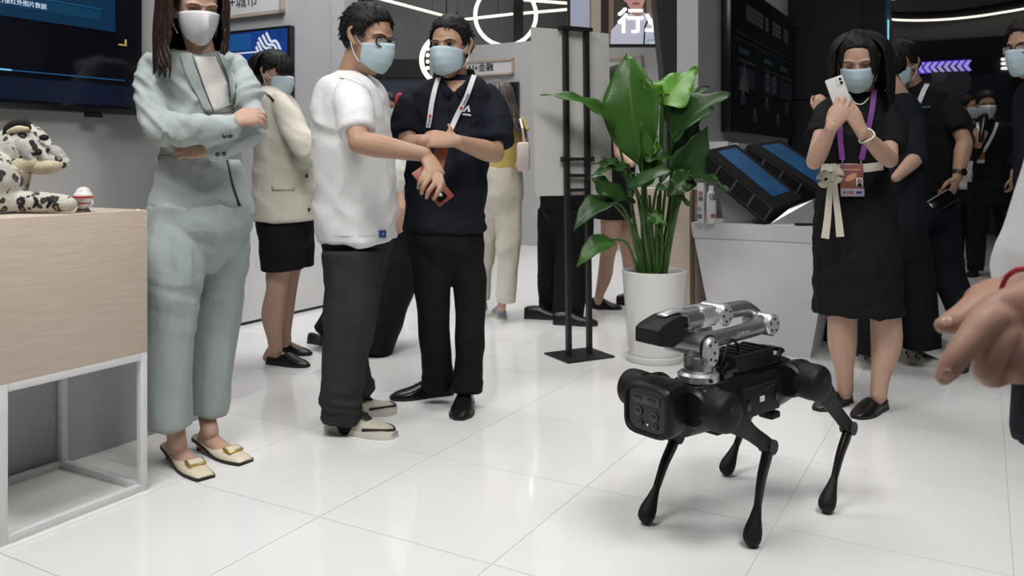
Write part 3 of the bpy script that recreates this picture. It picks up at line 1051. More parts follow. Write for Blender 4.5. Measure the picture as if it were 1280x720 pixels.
for s in (-1, 1):
    mesh_obj('knob', xf(boxm((s * 0.095 - 0.013, -0.004, 1.085), (0.02, 0.03, 0.03), None, 0.006), Me), M_blackm, es)
g = boxm((-0.012, 0.03, (0.885 + 1.795) / 2), (0.50, 0.012, 0.91))
v = g[0]; v[:, 0] -= 0.028 * (v[:, 2] - 0.9)
mesh_obj('poster_board', xf((v, g[1]), Me), mat('foam_board', (0.60, 0.585, 0.56), 0.6, var=0.03, vscale=5), es, smooth=False)

# ------------------------------------------------------------------ potted plant
pp = np.array([178 * 4.54 / FPX, 4.54, 0])
pl = empty('potted_plant', pp, 'large leafy potted plant in a tall white pot', 'plant')
M_pot = mat('white_ceramic', (0.74, 0.73, 0.71), 0.22, var=0.02, vscale=5)
mesh_obj('pot', lathe([(0.0, 0.03), (0.138, 0.03), (0.142, 0.045), (0.171, 0.46), (0.175, 0.483), (0.168, 0.487), (0.160, 0.475), (0.157, 0.44), (0, 0.44)], 48), M_pot, pl, sharp=50)
mesh_obj('saucer', lathe([(0, 0), (0.142, 0), (0.150, 0.01), (0.153, 0.035), (0.146, 0.038), (0.140, 0.03), (0, 0.03)], 48), M_pot, pl)
mesh_obj('soil', lathe([(0, 0.441), (0.158, 0.441), (0.158, 0.447), (0.08, 0.453), (0, 0.45)], 32), mat('soil', (0.03, 0.022, 0.016), 0.95, var=0.4, vscale=60, bump=1.0, bscale=80), pl)


def leaf_mat(name, c, c2, rough=0.28):
    m = bpy.data.materials.new(name)
    m.use_nodes = True
    nt = m.node_tree
    b = nt.nodes['Principled BSDF']
    b.inputs['Roughness'].default_value = rough
    uvn = nt.nodes.new('ShaderNodeAttribute'); uvn.attribute_name = 'leaf_uv'
    sx = nt.nodes.new('ShaderNodeSeparateXYZ')
    nt.links.new(uvn.outputs['Vector'], sx.inputs[0])
    ab = nt.nodes.new('ShaderNodeMath'); ab.operation = 'ABSOLUTE'
    nt.links.new(sx.outputs[0], ab.inputs[0])
    r = nt.nodes.new('ShaderNodeValToRGB')
    r.color_ramp.elements[0].position = 0.02; r.color_ramp.elements[0].color = (min(1, c2[0] * 1.6), min(1, c2[1] * 1.35), c2[2] * 1.3, 1)
    r.color_ramp.elements[1].position = 0.07; r.color_ramp.elements[1].color = (*c, 1)
    nt.links.new(ab.outputs[0], r.inputs[0])
    n = nt.nodes.new('ShaderNodeTexNoise'); n.inputs['Scale'].default_value = 6
    tcn = nt.nodes.new('ShaderNodeTexCoord')
    nt.links.new(tcn.outputs['Object'], n.inputs['Vector'])
    mx = nt.nodes.new('ShaderNodeMixRGB')
    mx.inputs[2].default_value = (*c2, 1)
    nt.links.new(n.outputs[0], mx.inputs[0])
    nt.links.new(r.outputs[0], mx.inputs[1])
    nt.links.new(mx.outputs[0], b.inputs['Base Color'])
    # side veins: fine bump slanting from the midrib
    ad = nt.nodes.new('ShaderNodeMath'); ad.operation = 'MULTIPLY_ADD'
    ad.inputs[1].default_value = -0.45
    nt.links.new(ab.outputs[0], ad.inputs[0])
    nt.links.new(sx.outputs[1], ad.inputs[2])
    ml = nt.nodes.new('ShaderNodeMath'); ml.operation = 'MULTIPLY'; ml.inputs[1].default_value = 150
    nt.links.new(ad.outputs[0], ml.inputs[0])
    sn = nt.nodes.new('ShaderNodeMath'); sn.operation = 'SINE'
    nt.links.new(ml.outputs[0], sn.inputs[0])
    bp = nt.nodes.new('ShaderNodeBump'); bp.inputs['Strength'].default_value = 0.12; bp.inputs['Distance'].default_value = 0.004
    nt.links.new(sn.outputs[0], bp.inputs['Height'])
    nt.links.new(bp.outputs[0], b.inputs['Normal'])
    tr = nt.nodes.new('ShaderNodeBsdfTranslucent')
    tr.inputs[0].default_value = (c2[0] * 1.4, c2[1] * 1.5, c2[2], 1)
    ms = nt.nodes.new('ShaderNodeMixShader'); ms.inputs[0].default_value = 0.18
    out = nt.nodes['Material Output']
    nt.links.new(b.outputs[0], ms.inputs[1])
    nt.links.new(tr.outputs[0], ms.inputs[2])
    nt.links.new(ms.outputs[0], out.inputs[0])
    return m


G_dark = leaf_mat('leaf_dark', (0.020, 0.062, 0.014), (0.032, 0.09, 0.02))
G_mid = leaf_mat('leaf_mid', (0.035, 0.115, 0.016), (0.06, 0.17, 0.025))
G_bright = leaf_mat('leaf_bright', (0.085, 0.25, 0.02), (0.12, 0.33, 0.03))
M_stem = mat('leaf_stalk', (0.045, 0.11, 0.02), 0.4, var=0.2)


def leaf(soil, via, base, tip, width, m, bend=0.0, nrm=(0, -1, 0.4), fold=0.25, d=4.54, dd=(0, 0), curl=0.0, stalk_r=0.0075, wave=0.012, shape=1.0):
    """Blade from base to tip (photo pixels with depth offsets), midrib bent along nrm, stalk from the soil."""
    B = at(base[0], base[1], d + dd[0])
    T_ = at(tip[0], tip[1], d + dd[1])
    n0 = nz(nrm)
    L_ = np.linalg.norm(T_ - B)
    ax = nz(T_ - B)
    n0 = nz(n0 - ax * np.dot(n0, ax))
    side = np.cross(ax, n0)
    n, mseg = 16, 8
    vs_, uvs = [], []
    for i in range(n + 1):
        t = i / n
        c = B + (T_ - B) * t + n0 * bend * L_ * 4 * t * (1 - t) - n0 * curl * L_ * t ** 3
        wv = width * 0.5 * (math.sin(PI * min(1, t ** (0.62 * shape)) * 0.985 + 0.02)) ** 0.85 * (1 - 0.25 * t)
        for j in range(mseg + 1):
            s = j / mseg * 2 - 1
            lift = fold * wv * abs(s) ** 1.25 + wave * math.sin(t * 17 + s * 2.0) * abs(s) ** 2
            ang = s * 0.5
            p = c + side * wv * s * (1 - 0.08 * fold * abs(s)) + n0 * lift
            vs_.append(p)
            uvs.append((s, t, 0))
    f = []
    for i in range(n):
        for j in range(mseg):
            a0 = i * (mseg + 1) + j
            f.append((a0, a0 + 1, a0 + mseg + 2, a0 + mseg + 1))
    v = np.array(vs_)
    me = bpy.data.meshes.new('leaf')
    me.from_pydata((v - pp).tolist(), [], f)
    at_ = me.attributes.new('leaf_uv', 'FLOAT_VECTOR', 'POINT')
    at_.data.foreach_set('vector', np.array(uvs).ravel())
    me.materials.append(m)
    me.polygons.foreach_set('use_smooth', [True] * len(f))
    o = bpy.data.objects.new('leaf', me)
    COL.objects.link(o)
    o.parent = pl
    sd = o.modifiers.new('t', 'SOLIDIFY'); sd.thickness = 0.0012
    # stalk
    S0 = np.array([pp[0] + soil[0], pp[1] + soil[1], 0.43])
    pts = [S0] + [at(x, y, d + e_) for x, y, e_ in via] + [B, B + (T_ - B) * 0.25 + n0 * bend * L_ * 0.75 - n0 * 0.002]
    rr = np.linspace(stalk_r * 1.25, stalk_r * 0.75, len(pts)); rr[-1] = 0.002
    st = mesh_obj('stalk', tube(pts, rr, n=8, sub=5), M_stem, o, pp)
    return o


leaf((-0.06, 0.0), [(786, 240, 0.05)], (769, 163), (675, 119), 0.12, G_mid, 0.16, (0.15, -0.6, 0.75), 0.35, dd=(0.0, -0.10))
leaf((-0.03, 0.03), [(806, 270, 0.05)], (803, 210), (782, 66), 0.37, G_mid, 0.06, (-0.45, -0.9, 0.05), 0.22, dd=(0.02, 0.02), curl=0.08, shape=1.75)
leaf((-0.02, 0.0), [(803, 300, 0)], (803, 235), (801, 152), 0.15, G_mid, 0.02, (0.5, -0.9, 0), 0.8, dd=(-0.06, -0.10))
leaf((0.0, 0.02), [(812, 300, 0)], (806, 215), (822, 168), 0.10, G_bright, 0.05, (0.9, -0.5, 0), 0.5, dd=(-0.08, -0.08))
leaf((0.02, 0.04), [(825, 250, 0.06)], (827, 131), (872, 84), 0.27, G_bright, 0.05, (-0.25, -0.75, 0.62), 0.12, dd=(0.0, 0.1), shape=0.7)
leaf((0.02, 0.05), [(825, 250, 0.06)], (828, 128), (800, 97), 0.15, G_bright, 0.03, (0.35, -0.8, 0.5), 0.15, dd=(0.0, -0.05), shape=0.7)
leaf((0.05, 0.02), [(842, 250, 0.0)], (840, 176), (914, 117), 0.30, G_dark, 0.10, (-0.5, -0.55, 0.65), 0.45, dd=(0.0, -0.15))
leaf((0.05, -0.02), [(838, 270, -0.02)], (845, 222), (884, 158), 0.22, G_dark, 0.05, (0.35, -0.9, 0.2), 0.3, dd=(-0.05, -0.12))
leaf((0.0, -0.03), [(812, 280, -0.06)], (790, 222), (838, 215), 0.26, G_dark, 0.10, (0.0, -0.62, 0.8), -0.25, dd=(-0.12, -0.30), wave=0.004)
leaf((-0.05, -0.02), [(792, 270, -0.04)], (784, 216), (740, 205), 0.09, G_dark, 0.10, (0, -0.55, 0.8), 0.3, dd=(-0.05, -0.15))
leaf((-0.05, -0.03), [(792, 275, -0.04)], (787, 214), (735, 223), 0.08, G_dark, 0.12, (0, -0.5, 0.85), 0.3, dd=(-0.06, -0.22))
leaf((-0.05, -0.02), [(795, 290, -0.05)], (742, 226), (794, 254), 0.14, G_dark, 0.06, (0.1, -0.75, 0.65), -0.2, dd=(-0.2, -0.10))
leaf((-0.07, -0.03), [(790, 290, -0.08), (781, 262, -0.1)], (766, 251), (717, 289), 0.17, G_dark, 0.16, (-0.2, -0.6, 0.75), 0.25, dd=(-0.14, -0.28), wave=0.004)
leaf((-0.08, -0.05), [(790, 318, -0.1), (781, 302, -0.12)], (766, 300), (721, 334), 0.15, G_mid, 0.14, (-0.2, -0.65, 0.7), 0.3, dd=(-0.14, -0.24), wave=0.004)
leaf((0.05, -0.03), [(843, 280, -0.06)], (857, 224), (912, 240), 0.11, G_dark, 0.14, (0.1, -0.5, 0.85), 0.3, dd=(-0.1, -0.25))
leaf((0.04, -0.03), [(838, 290, -0.05)], (862, 217), (834, 246), 0.15, G_dark, 0.06, (0.3, -0.8, 0.5), 0.2, dd=(-0.1, -0.15))
leaf((0.01, -0.06), [(828, 300, -0.1)], (810, 268), (834, 282), 0.085, G_mid, 0.08, (0, -0.85, 0.5), 0.2, dd=(-0.14, -0.18), stalk_r=0.004)
leaf((0.06, 0.05), [(846, 250, 0.1)], (848, 226), (878, 186), 0.19, G_mid, 0.05, (-0.6, -0.7, 0.2), 0.4, dd=(0.05, 0.0))
leaf((-0.02, -0.05), [(806, 290, -0.1)], (803, 197), (845, 202), 0.13, G_dark, 0.12, (0, -0.6, 0.8), 0.2, dd=(-0.1, -0.1))
leaf((0.04, 0.05), [(845, 240, 0.1)], (846, 168), (893, 135), 0.20, G_dark, 0.1, (-0.3, -0.6, 0.7), 0.3, dd=(0.1, 0.25))
leaf((0.05, 0.03), [(843, 260, 0.05)], (846, 205), (872, 150), 0.20, G_dark, 0.06, (0.3, -0.85, 0.3), 0.35, dd=(0.02, -0.05))
leaf((0.03, 0.06), [(838, 240, 0.12)], (836, 160), (886, 108), 0.22, G_dark, 0.10, (-0.45, -0.6, 0.6), 0.4, dd=(0.12, 0.10))
leaf((-0.02, 0.05), [(800, 260, 0.1)], (790, 230), (752, 196), 0.13, G_dark, 0.10, (0, -0.6, 0.8), 0.25, dd=(0.08, 0.02))
leaf((0.0, 0.0), [(815, 280, 0.0)], (822, 232), (862, 258), 0.12, G_mid, 0.14, (0.1, -0.6, 0.8), 0.25, dd=(-0.02, -0.1))
for k, (sx, sy, px, py, r) in enumerate(((-0.045, 0.01, 795, 235, 0.011), (0.02, 0.0, 823, 245, 0.012), (0.0, -0.02, 812, 245, 0.012), (0.035, 0.0, 832, 235, 0.011), (-0.01, 0.03, 806, 225, 0.010), (0.015, -0.04, 822, 270, 0.009))):
    mesh_obj('stem', tube([(pp[0] + sx, pp[1] + sy, 0.43), at(818 + (px - 818) * 0.6, 290, 4.54 + sy), at(px, py, 4.54 + sy)], [r * 1.3, r, r * 0.6], n=8), M_stem, pl, pp)

# ------------------------------------------------------------------ cabinet, desk and consoles at right
cbn = empty('wood_cabinet', uv(5.02, 1.69, 0), 'pale wood cabinet standing behind the potted plant', 'cabinet', rz=ANG)
cw, cdp, ch_ = 0.38, 0.28, 0.905
mesh_obj('body', boxm((0.01, 0, ch_ / 2), (cdp, cw, ch_), None, 0.003), M_wood, cbn)
mesh_obj('door', boxm((-cdp / 2 - 0.001, 0.01, ch_ / 2), (0.018, cw - 0.03, ch_ - 0.03), None, 0.002), M_wood, cbn)
mesh_obj('edge_strip', boxm((-cdp / 2 - 0.004, -cw / 2 + 0.006, ch_ / 2), (0.02, 0.012, ch_)), mat('dark_edge', (0.10, 0.07, 0.05), 0.5), cbn, smooth=False)
mesh_obj('lock', cyl((-cdp / 2 - 0.02, -0.08, ch_ - 0.10), (-cdp / 2 - 0.008, -0.08, ch_ - 0.10), 0.012, n=12), M_blackm, cbn)
mesh_obj('key', boxm((-cdp / 2 - 0.022, -0.075, ch_ - 0.14), (0.004, 0.016, 0.05), None, 0.001), M_blackm, cbn)

dk = empty('white_desk', uv(4.98, 1.11, 0), 'white tapered counter desk under the slanted consoles', 'desk', rz=ANG)
M_desk = mat('desk_white', (0.66, 0.66, 0.67), 0.4, var=0.02, vscale=4)
def sec4(x0, x1, y0, y1, z):
    return np.array([(x0, y0, z), (x1, y0, z), (x1, y1, z), (x0, y1, z)], float)
g = skin_rings([sec4(-0.205, 0.16, -0.285, 0.23, 0.0), sec4(-0.215, 0.17, -0.345, 0.30, 0.35), sec4(-0.22, 0.18, -0.38, 0.355, 0.63)])
mesh_obj('body', g, M_desk, dk, smooth=False)
mesh_obj('countertop', skin_rings([sec4(-0.225, 0.19, -0.385, 0.36, 0.631), sec4(-0.228, 0.19, -0.41, 0.372, 0.718)]), mat('desk_top', (0.58, 0.58, 0.59), 0.35), dk, smooth=False)

M_con = mat('console_black', (0.005, 0.005, 0.006), 0.6, spec=0.12)
M_cs = mat('console_screen', (0.004, 0.012, 0.03), 0.35, spec=0.15, col2=(0.01, 0.06, 0.14), vscale=9)
q = MATS['console_screen'].node_tree.nodes['Principled BSDF']
q.inputs['Emission Color'].default_value = (0.015, 0.10, 0.26, 1); q.inputs['Emission Strength'].default_value = 0.5


def console(lab, A, B, C, D, E, G, foot):
    r = empty('slanted_console', foot, lab, 'console')
    A, B, C, D, E, G = [np.array(x) for x in (A, B, C, D, E, G)]
    G = D + (E - C)
    B = A + (D - C)
    A2, B2 = A + (E - C), B + (G - D)
    v = np.array([A, B, B2, A2, C, D, G, E])
    f = [(0, 3, 2, 1), (4, 5, 6, 7), (0, 1, 5, 4), (1, 2, 6, 5), (2, 3, 7, 6), (3, 0, 4, 7)]
    mesh_obj('housing', (v, f), M_con, r, foot, smooth=False)
    up = nz(np.cross(D - C, E - C)); up = up if up[2] > 0 else -up
    def q4(u0, u1, w0, w1):
        return np.array([C + (D - C) * a_ + (E - C) * b_ for a_, b_ in ((u0, w0), (u1, w0), (u1, w1), (u0, w1))])
    Q = q4(0.06, 0.86, 0.28, 0.86)
    mesh_obj('screen', skin_rings([Q + up * 0.001, Q + up * 0.004]), M_cs, r, foot, smooth=False)
    fn = nz(np.cross(B - A, C - A)); fn = fn if fn[1] < 0 else -fn
    gs = []
    for k in range(4):
        P4 = np.array([A + (B - A) * a_ + (C - A) * b_ for a_, b_ in ((0.02 + k * 0.242, 0.10), (0.25 + k * 0.242, 0.10), (0.25 + k * 0.242, 0.88), (0.02 + k * 0.242, 0.88))])
        mesh_obj('vent_panel', skin_rings([P4 + fn * 0.0005, P4 + fn * 0.004]), mat('vent_black', (0.006, 0.006, 0.007), 0.7, spec=0.1), r, foot, smooth=False)
        edge = [tube([P4[q_] + fn * 0.005, P4[(q_ + 1) % 4] + fn * 0.005], 0.0018, n=4, sub=1, cap='flat') for q_ in range(4)]
        mesh_obj('panel_line', join(edge), mat('vent_line', (0.05, 0.05, 0.052), 0.5), r, foot, smooth=False)
    return r


ft = uv(4.95, 1.2, 0.718)
c1 = console('black slanted console with blue screen, nearer the plant on the white desk', at(867, 207, 4.86), at(952, 277, 4.70), at(880, 188, 4.90), at(968, 260, 4.74), at(920, 180, 5.22), at(1012, 238, 5.0), ft)
M_steel = mat('clear_acrylic', (0.42, 0.43, 0.44), 0.25, metal=0.4)
v8 = np.array([at(962, 281, 4.72), at(1020, 281, 4.72), at(1026, 279, 5.0), at(975, 279, 5.0), at(985, 262, 4.74), at(1016, 250, 4.72), at(1022, 247, 5.0), at(990, 258, 5.0)])
v8[:4, 2] = 0.718
mesh_obj('support', (v8, [(0, 3, 2, 1), (4, 5, 6, 7), (0, 1, 5, 4), (1, 2, 6, 5), (2, 3, 7, 6), (3, 0, 4, 7)]), M_steel, c1, ft, smooth=False)
v8 = np.array([at(905, 281, 4.86), at(965, 281, 4.80), at(975, 279, 5.0), at(925, 279, 5.0), at(892, 212, 4.90), at(958, 272, 4.78), at(968, 268, 5.0), at(905, 208, 5.0)])
v8[:4, 2] = 0.718
mesh_obj('support', (v8, [(0, 3, 2, 1), (4, 5, 6, 7), (0, 1, 5, 4), (1, 2, 6, 5), (2, 3, 7, 6), (3, 0, 4, 7)]), M_steel, c1, ft, smooth=False)
ft2 = uv(5.35, 0.95, 0.0)
c2 = console('black slanted console behind the first, partly hidden by the woman with phone', at(922, 202, 5.25), at(1020, 262, 5.15), at(934, 181, 5.28), at(1028, 243, 5.18), at(975, 175, 5.62), at(1060, 226, 5.5), ft2)
mesh_obj('pedestal', xf(boxm((0, 0, 0.36), (0.3, 0.4, 0.72)), np.stack([U, V, Zv], 1), uv(5.42, 0.95, 0)), M_con, c2, ft2, smooth=False)
tag(mesh_obj('screen_ledge', gbox(5.5, 6.9, 1.40, 1.567, 1.155, 1.19), M_desk, smooth=False), 'grey shelf ledge under the large dark wall screen', 'shelf')
# bracket under the screen
tag(mesh_obj('screen_bracket', join([gbox(5.40, 5.49, 1.44, 1.567, 1.12, 1.2), gbox(5.42, 5.45, 1.53, 1.567, 1.0, 1.12)]), M_whitep, smooth=False), 'small white bracket at the left end of the ledge under the wall screen', 'bracket')

# things on the cabinet and desk
bp_ = at(877, 281, 4.83); bp_[2] = 0.718
bx_ = empty('carton', bp_, 'slim white printed carton on the white desk beside the plant', 'carton', rz=ANG - PI / 2)
mesh_obj('body', boxm((0, 0, 0.115), (0.036, 0.05, 0.23), None, 0.002), mat('carton_white', (0.6, 0.6, 0.62), 0.4), bx_)
for z, c_ in ((0.17, (0.35, 0.18, 0.14)), (0.08, (0.30, 0.30, 0.34)), (0.04, (0.12, 0.12, 0.14)), (0.14, (0.10, 0.12, 0.16))):
    mesh_obj('print', boxm((0.002 if z > 0.1 else -0.003, -0.0258, z), (0.024, 0.002, 0.024)), mat('carton_print_%d' % int(z * 100), c_, 0.5), bx_, smooth=False)
b2_ = at(889, 281, 4.80); b2_[2] = 0.718
bt = empty('bottle', b2_, 'small white bottle with black characters on the white desk', 'bottle')
mesh_obj('body', lathe([(0, 0), (0.026, 0), (0.028, 0.01), (0.028, 0.15), (0.022, 0.175), (0.012, 0.19), (0, 0.19)], 20), MATS['carton_white'], bt)
mesh_obj('cap', lathe([(0, 0.188), (0.014, 0.188), (0.014, 0.215), (0, 0.215)], 16), M_whitep, bt)
for k, chh in enumerate('强'):
    mesh_obj('lettering', xf(text_geo(chh, 0.045, 0.001), R2, (0, -0.0295, 0.15 - k * 0.045)), M_ink, bt, smooth=False)
mesh_obj('print', ellipsoid((0.004, -0.0255, 0.045), (0.016, 0.004, 0.016), n=12, m=6), mat('print_red', (0.35, 0.10, 0.08), 0.5), bt)
w_ = uv(5.0, 1.63, 0.916)
gs = [tube([w_ + [-0.09, 0, 0.012], w_ + [-0.03, -0.02, 0.04], w_ + [0.03, 0, 0.03], w_ + [0.09, 0.02, 0.015]], [0.02, 0.045, 0.04, 0.02], n=10),
      tube([w_ + [-0.02, -0.04, 0.02], w_ + [0.05, -0.05, 0.06], w_ + [0.10, 0, 0.05]], [0.02, 0.035, 0.02], n=10)]
tag(remesh('cloth_bag', gs, 0.008, mat('cloth_white', (0.62, 0.58, 0.50), 0.8, var=0.1, vscale=30), None, None, 2, [((25, 25, 25), 0.008, None)]), 'crumpled off-white cloth on top of the wood cabinet', 'cloth')
for k, (px, py) in enumerate(((1000, 280), (1012, 279.5))):
    p = at(px, py, 4.62); p[2] = 0.718
    tag(mesh_obj('remote_control', boxm(p + [0, 0, 0.008], (0.055, 0.03, 0.016), None, 0.004), M_blackm), ('small black remote lying on the white desk near its right end' if k else 'small black remote lying on the white desk under the clear support'), 'remote')

# ------------------------------------------------------------------ four-legged robot with a silver arm
RC = np.array([0.645, 2.53, 0.0])
RF = nz(np.array([-0.764, -0.644, 0.0]))      # robot forward
rob = empty('robot_dog', RC, 'black four-legged robot with silver robotic arm on its back, on the white floor', 'robot', rz=math.atan2(RF[1], RF[0]))
K1 = mat('robot_black', (0.0065, 0.0065, 0.007), 0.36, spec=0.35, bump=0.04, bscale=400)
K2 = mat('robot_matte', (0.008, 0.008, 0.0085), 0.55, spec=0.3, bump=0.06, bscale=500)
K3 = mat('robot_gloss', (0.005, 0.005, 0.006), 0.15)
K4 = mat('robot_rubber', (0.007, 0.007, 0.007), 0.65, spec=0.3)
K5 = mat('robot_grey', (0.05, 0.05, 0.052), 0.45)
SV = mat('arm_silver', (0.40, 0.40, 0.43), 0.36, metal=0.9, var=0.05, vscale=20)
SV2 = mat('arm_silver_light', (0.66, 0.66, 0.69), 0.34, metal=0.75)
LBL = mat('label_white', (0.8, 0.8, 0.8), 0.5)
HZ = 0.402


def rp(name, g, m, par=None, **k):
    return mesh_obj(name, g, m, par or rob, **k)


# trunk
secs = []
for x, hy_, hz_, zc in ((-0.30, 0.050, 0.050, 0.415), (-0.285, 0.066, 0.062, 0.415), (-0.18, 0.082, 0.070, 0.412), (0.0, 0.084, 0.073, 0.41), (0.17, 0.080, 0.070, 0.41), (0.25, 0.075, 0.066, 0.408)):
    secs.append(((x, 0, zc), (hy_, hz_)))
rp('trunk', tube([s[0] for s in secs], [s[1] for s in secs], n=32, side=(0, 1, 0), sub=3, cap='flat', power=2.7), K1)
# battery side panel with handles and label
pnl = rp('side_panel', boxm((-0.055, 0.083, 0.408), (0.19, 0.016, 0.088), None, 0.007), K2)
rp('panel_handle', boxm((-0.125, 0.0925, 0.412), (0.018, 0.006, 0.034), None, 0.003), K3, pnl)
rp('panel_handle', boxm((0.020, 0.0925, 0.405), (0.018, 0.006, 0.034), None, 0.003), K3, pnl)
rp('label', boxm((-0.05, 0.0918, 0.412), (0.022, 0.002, 0.016)), LBL, pnl, smooth=False)
for k in range(4):
    rp('screw', cyl((-0.105 + 0.012 * k, 0.092, 0.443 - 0.002 * k), (-0.105 + 0.012 * k, 0.0935, 0.443 - 0.002 * k), 0.003, n=8), K5, pnl)
rp('side_panel', boxm((-0.055, -0.083, 0.408), (0.19, 0.016, 0.088), None, 0.007), K2)
rp('belly_block', boxm((-0.16, 0.045, 0.335), (0.05, 0.05, 0.022), None, 0.006), K2)
rp('belly_block', boxm((0.10, 0.03, 0.338), (0.05, 0.06, 0.02), None, 0.006), K2)
# deck and payload
rp('deck', boxm((-0.03, 0, 0.478), (0.42, 0.105, 0.014), None, 0.004), K1)
for s in (-1, 1):
    rp('deck_rail', tube([(-0.22, s * 0.048, 0.489), (0.08, s * 0.048, 0.489)], 0.006, n=8, sub=1), K3)
pc_ = rp('computer_box', boxm((-0.075, -0.005, 0.513), (0.20, 0.115, 0.052), None, 0.006), K2)
for k in range(5):
    rp('cooling_fin', boxm((-0.155 + k * 0.035, -0.005, 0.541), (0.018, 0.09, 0.006), None, 0.002), K1, pc_)
rp('power_button', cyl((-0.04, 0.02, 0.539), (-0.04, 0.02, 0.5425), 0.008, n=12), K5, pc_)
cn = rp('connector_block', boxm((0.055, 0.01, 0.497), (0.06, 0.09, 0.03), None, 0.004), K3)
for k in range(4):
    rp('connector', cyl((0.036 + 0.013 * k, 0.056, 0.503), (0.036 + 0.013 * k, 0.062, 0.503), 0.004, n=8), K5, cn)
rp('rear_handle', tube([(-0.20, 0.045, 0.485), (-0.215, 0.045, 0.515), (-0.25, 0.03, 0.517), (-0.25, -0.03, 0.517), (-0.215, -0.045, 0.515), (-0.20, -0.045, 0.485)], 0.008, n=10), K1)
rp('tail_cover', tube([(-0.22, 0, 0.45), (-0.28, 0, 0.455), (-0.315, 0, 0.44)], [(0.062, 0.04), (0.055, 0.036), (0.03, 0.02)], n=20, side=(0, 1, 0), power=2.6), K1)
rp('cable', tube([(0.085, 0.03, 0.49), (0.08, 0.045, 0.535), (0.05, 0.04, 0.575), (0.01, 0.03, 0.585), (-0.02, 0.025, 0.565), (-0.035, 0.02, 0.538)], 0.0038, n=8, sub=6), K4)
rp('cable', tube([(0.10, -0.02, 0.49), (0.09, 0.05, 0.51), (0.07, 0.055, 0.53), (0.055, 0.05, 0.505)], 0.003, n=8, sub=6), K4)
rp('tag_plate', boxm((0.235, 0.02, 0.4775), (0.022, 0.016, 0.002)), LBL, smooth=False)
# head: rounded square bezel with cameras
hd = rp('head', tube([(0.255, 0, 0.40), (0.30, 0, 0.40), (0.345, 0, 0.396), (0.357, 0, 0.395)], [(0.066, 0.066), (0.078, 0.074), (0.083, 0.074), (0.080, 0.071)], n=36, side=(0, 1, 0), sub=3, cap='flat', power=4.5), K1)
def rsq(hy_, hz_, n=36, power=4.5):
    a_ = np.linspace(0, 2 * PI, n, endpoint=False)
    e_ = 2 / power
    return np.stack([np.sign(np.cos(a_)) * np.abs(np.cos(a_)) ** e_ * hy_, np.sign(np.sin(a_)) * np.abs(np.sin(a_)) ** e_ * hz_], 1)
def yz(P, x, zc=0.395):
    return np.stack([np.full(len(P), x), P[:, 0], P[:, 1] + zc], 1)
rp('bezel', skin_rings([yz(rsq(0.080, 0.071), 0.356), yz(rsq(0.080, 0.071), 0.364), yz(rsq(0.076, 0.067), 0.370), yz(rsq(0.069, 0.060), 0.370), yz(rsq(0.066, 0.057), 0.360)]), K2, hd)
fpl = rp('face_plate', skin_rings([yz(rsq(0.068, 0.059), 0.357), yz(rsq(0.066, 0.057), 0.3625)]), K3, hd)
GL = mat('lens_glass', (0.02, 0.022, 0.026), 0.08)
rp('sensor_bar', boxm((0.3635, 0.0, 0.425), (0.006, 0.095, 0.026), None, 0.01), K5, hd)
for y_ in (-0.028, 0.02):
    rp('lens', boxm((0.367, y_, 0.425), (0.004, 0.03, 0.016), None, 0.006), GL, hd)
for y_, z_, r_ in ((0.028, 0.383, 0.0135), (-0.028, 0.389, 0.0135), (0.030, 0.357, 0.010), (-0.024, 0.359, 0.010)):
    rp('lens_ring', cyl((0.361, y_, z_), (0.367, y_, z_), r_, n=20), K5, hd)
    rp('lens', ellipsoid((0.367, y_, z_), (0.003, r_ * 0.7, r_ * 0.7), n=14, m=8), GL, hd)
rp('status_light', ellipsoid((0.364, 0.004, 0.357), (0.002, 0.003, 0.003), n=8, m=6), mat('pale_light', (0.7, 0.7, 0.65), 0.3, emit=0.6), hd)
for k, (y_, z_) in enumerate(((0.04, 0.464), (0.0, 0.4645), (-0.04, 0.464))):
    rp('screw', ellipsoid((0.31, y_, z_ + 0.006), (0.004, 0.004, 0.002), n=8, m=6), K5, hd)


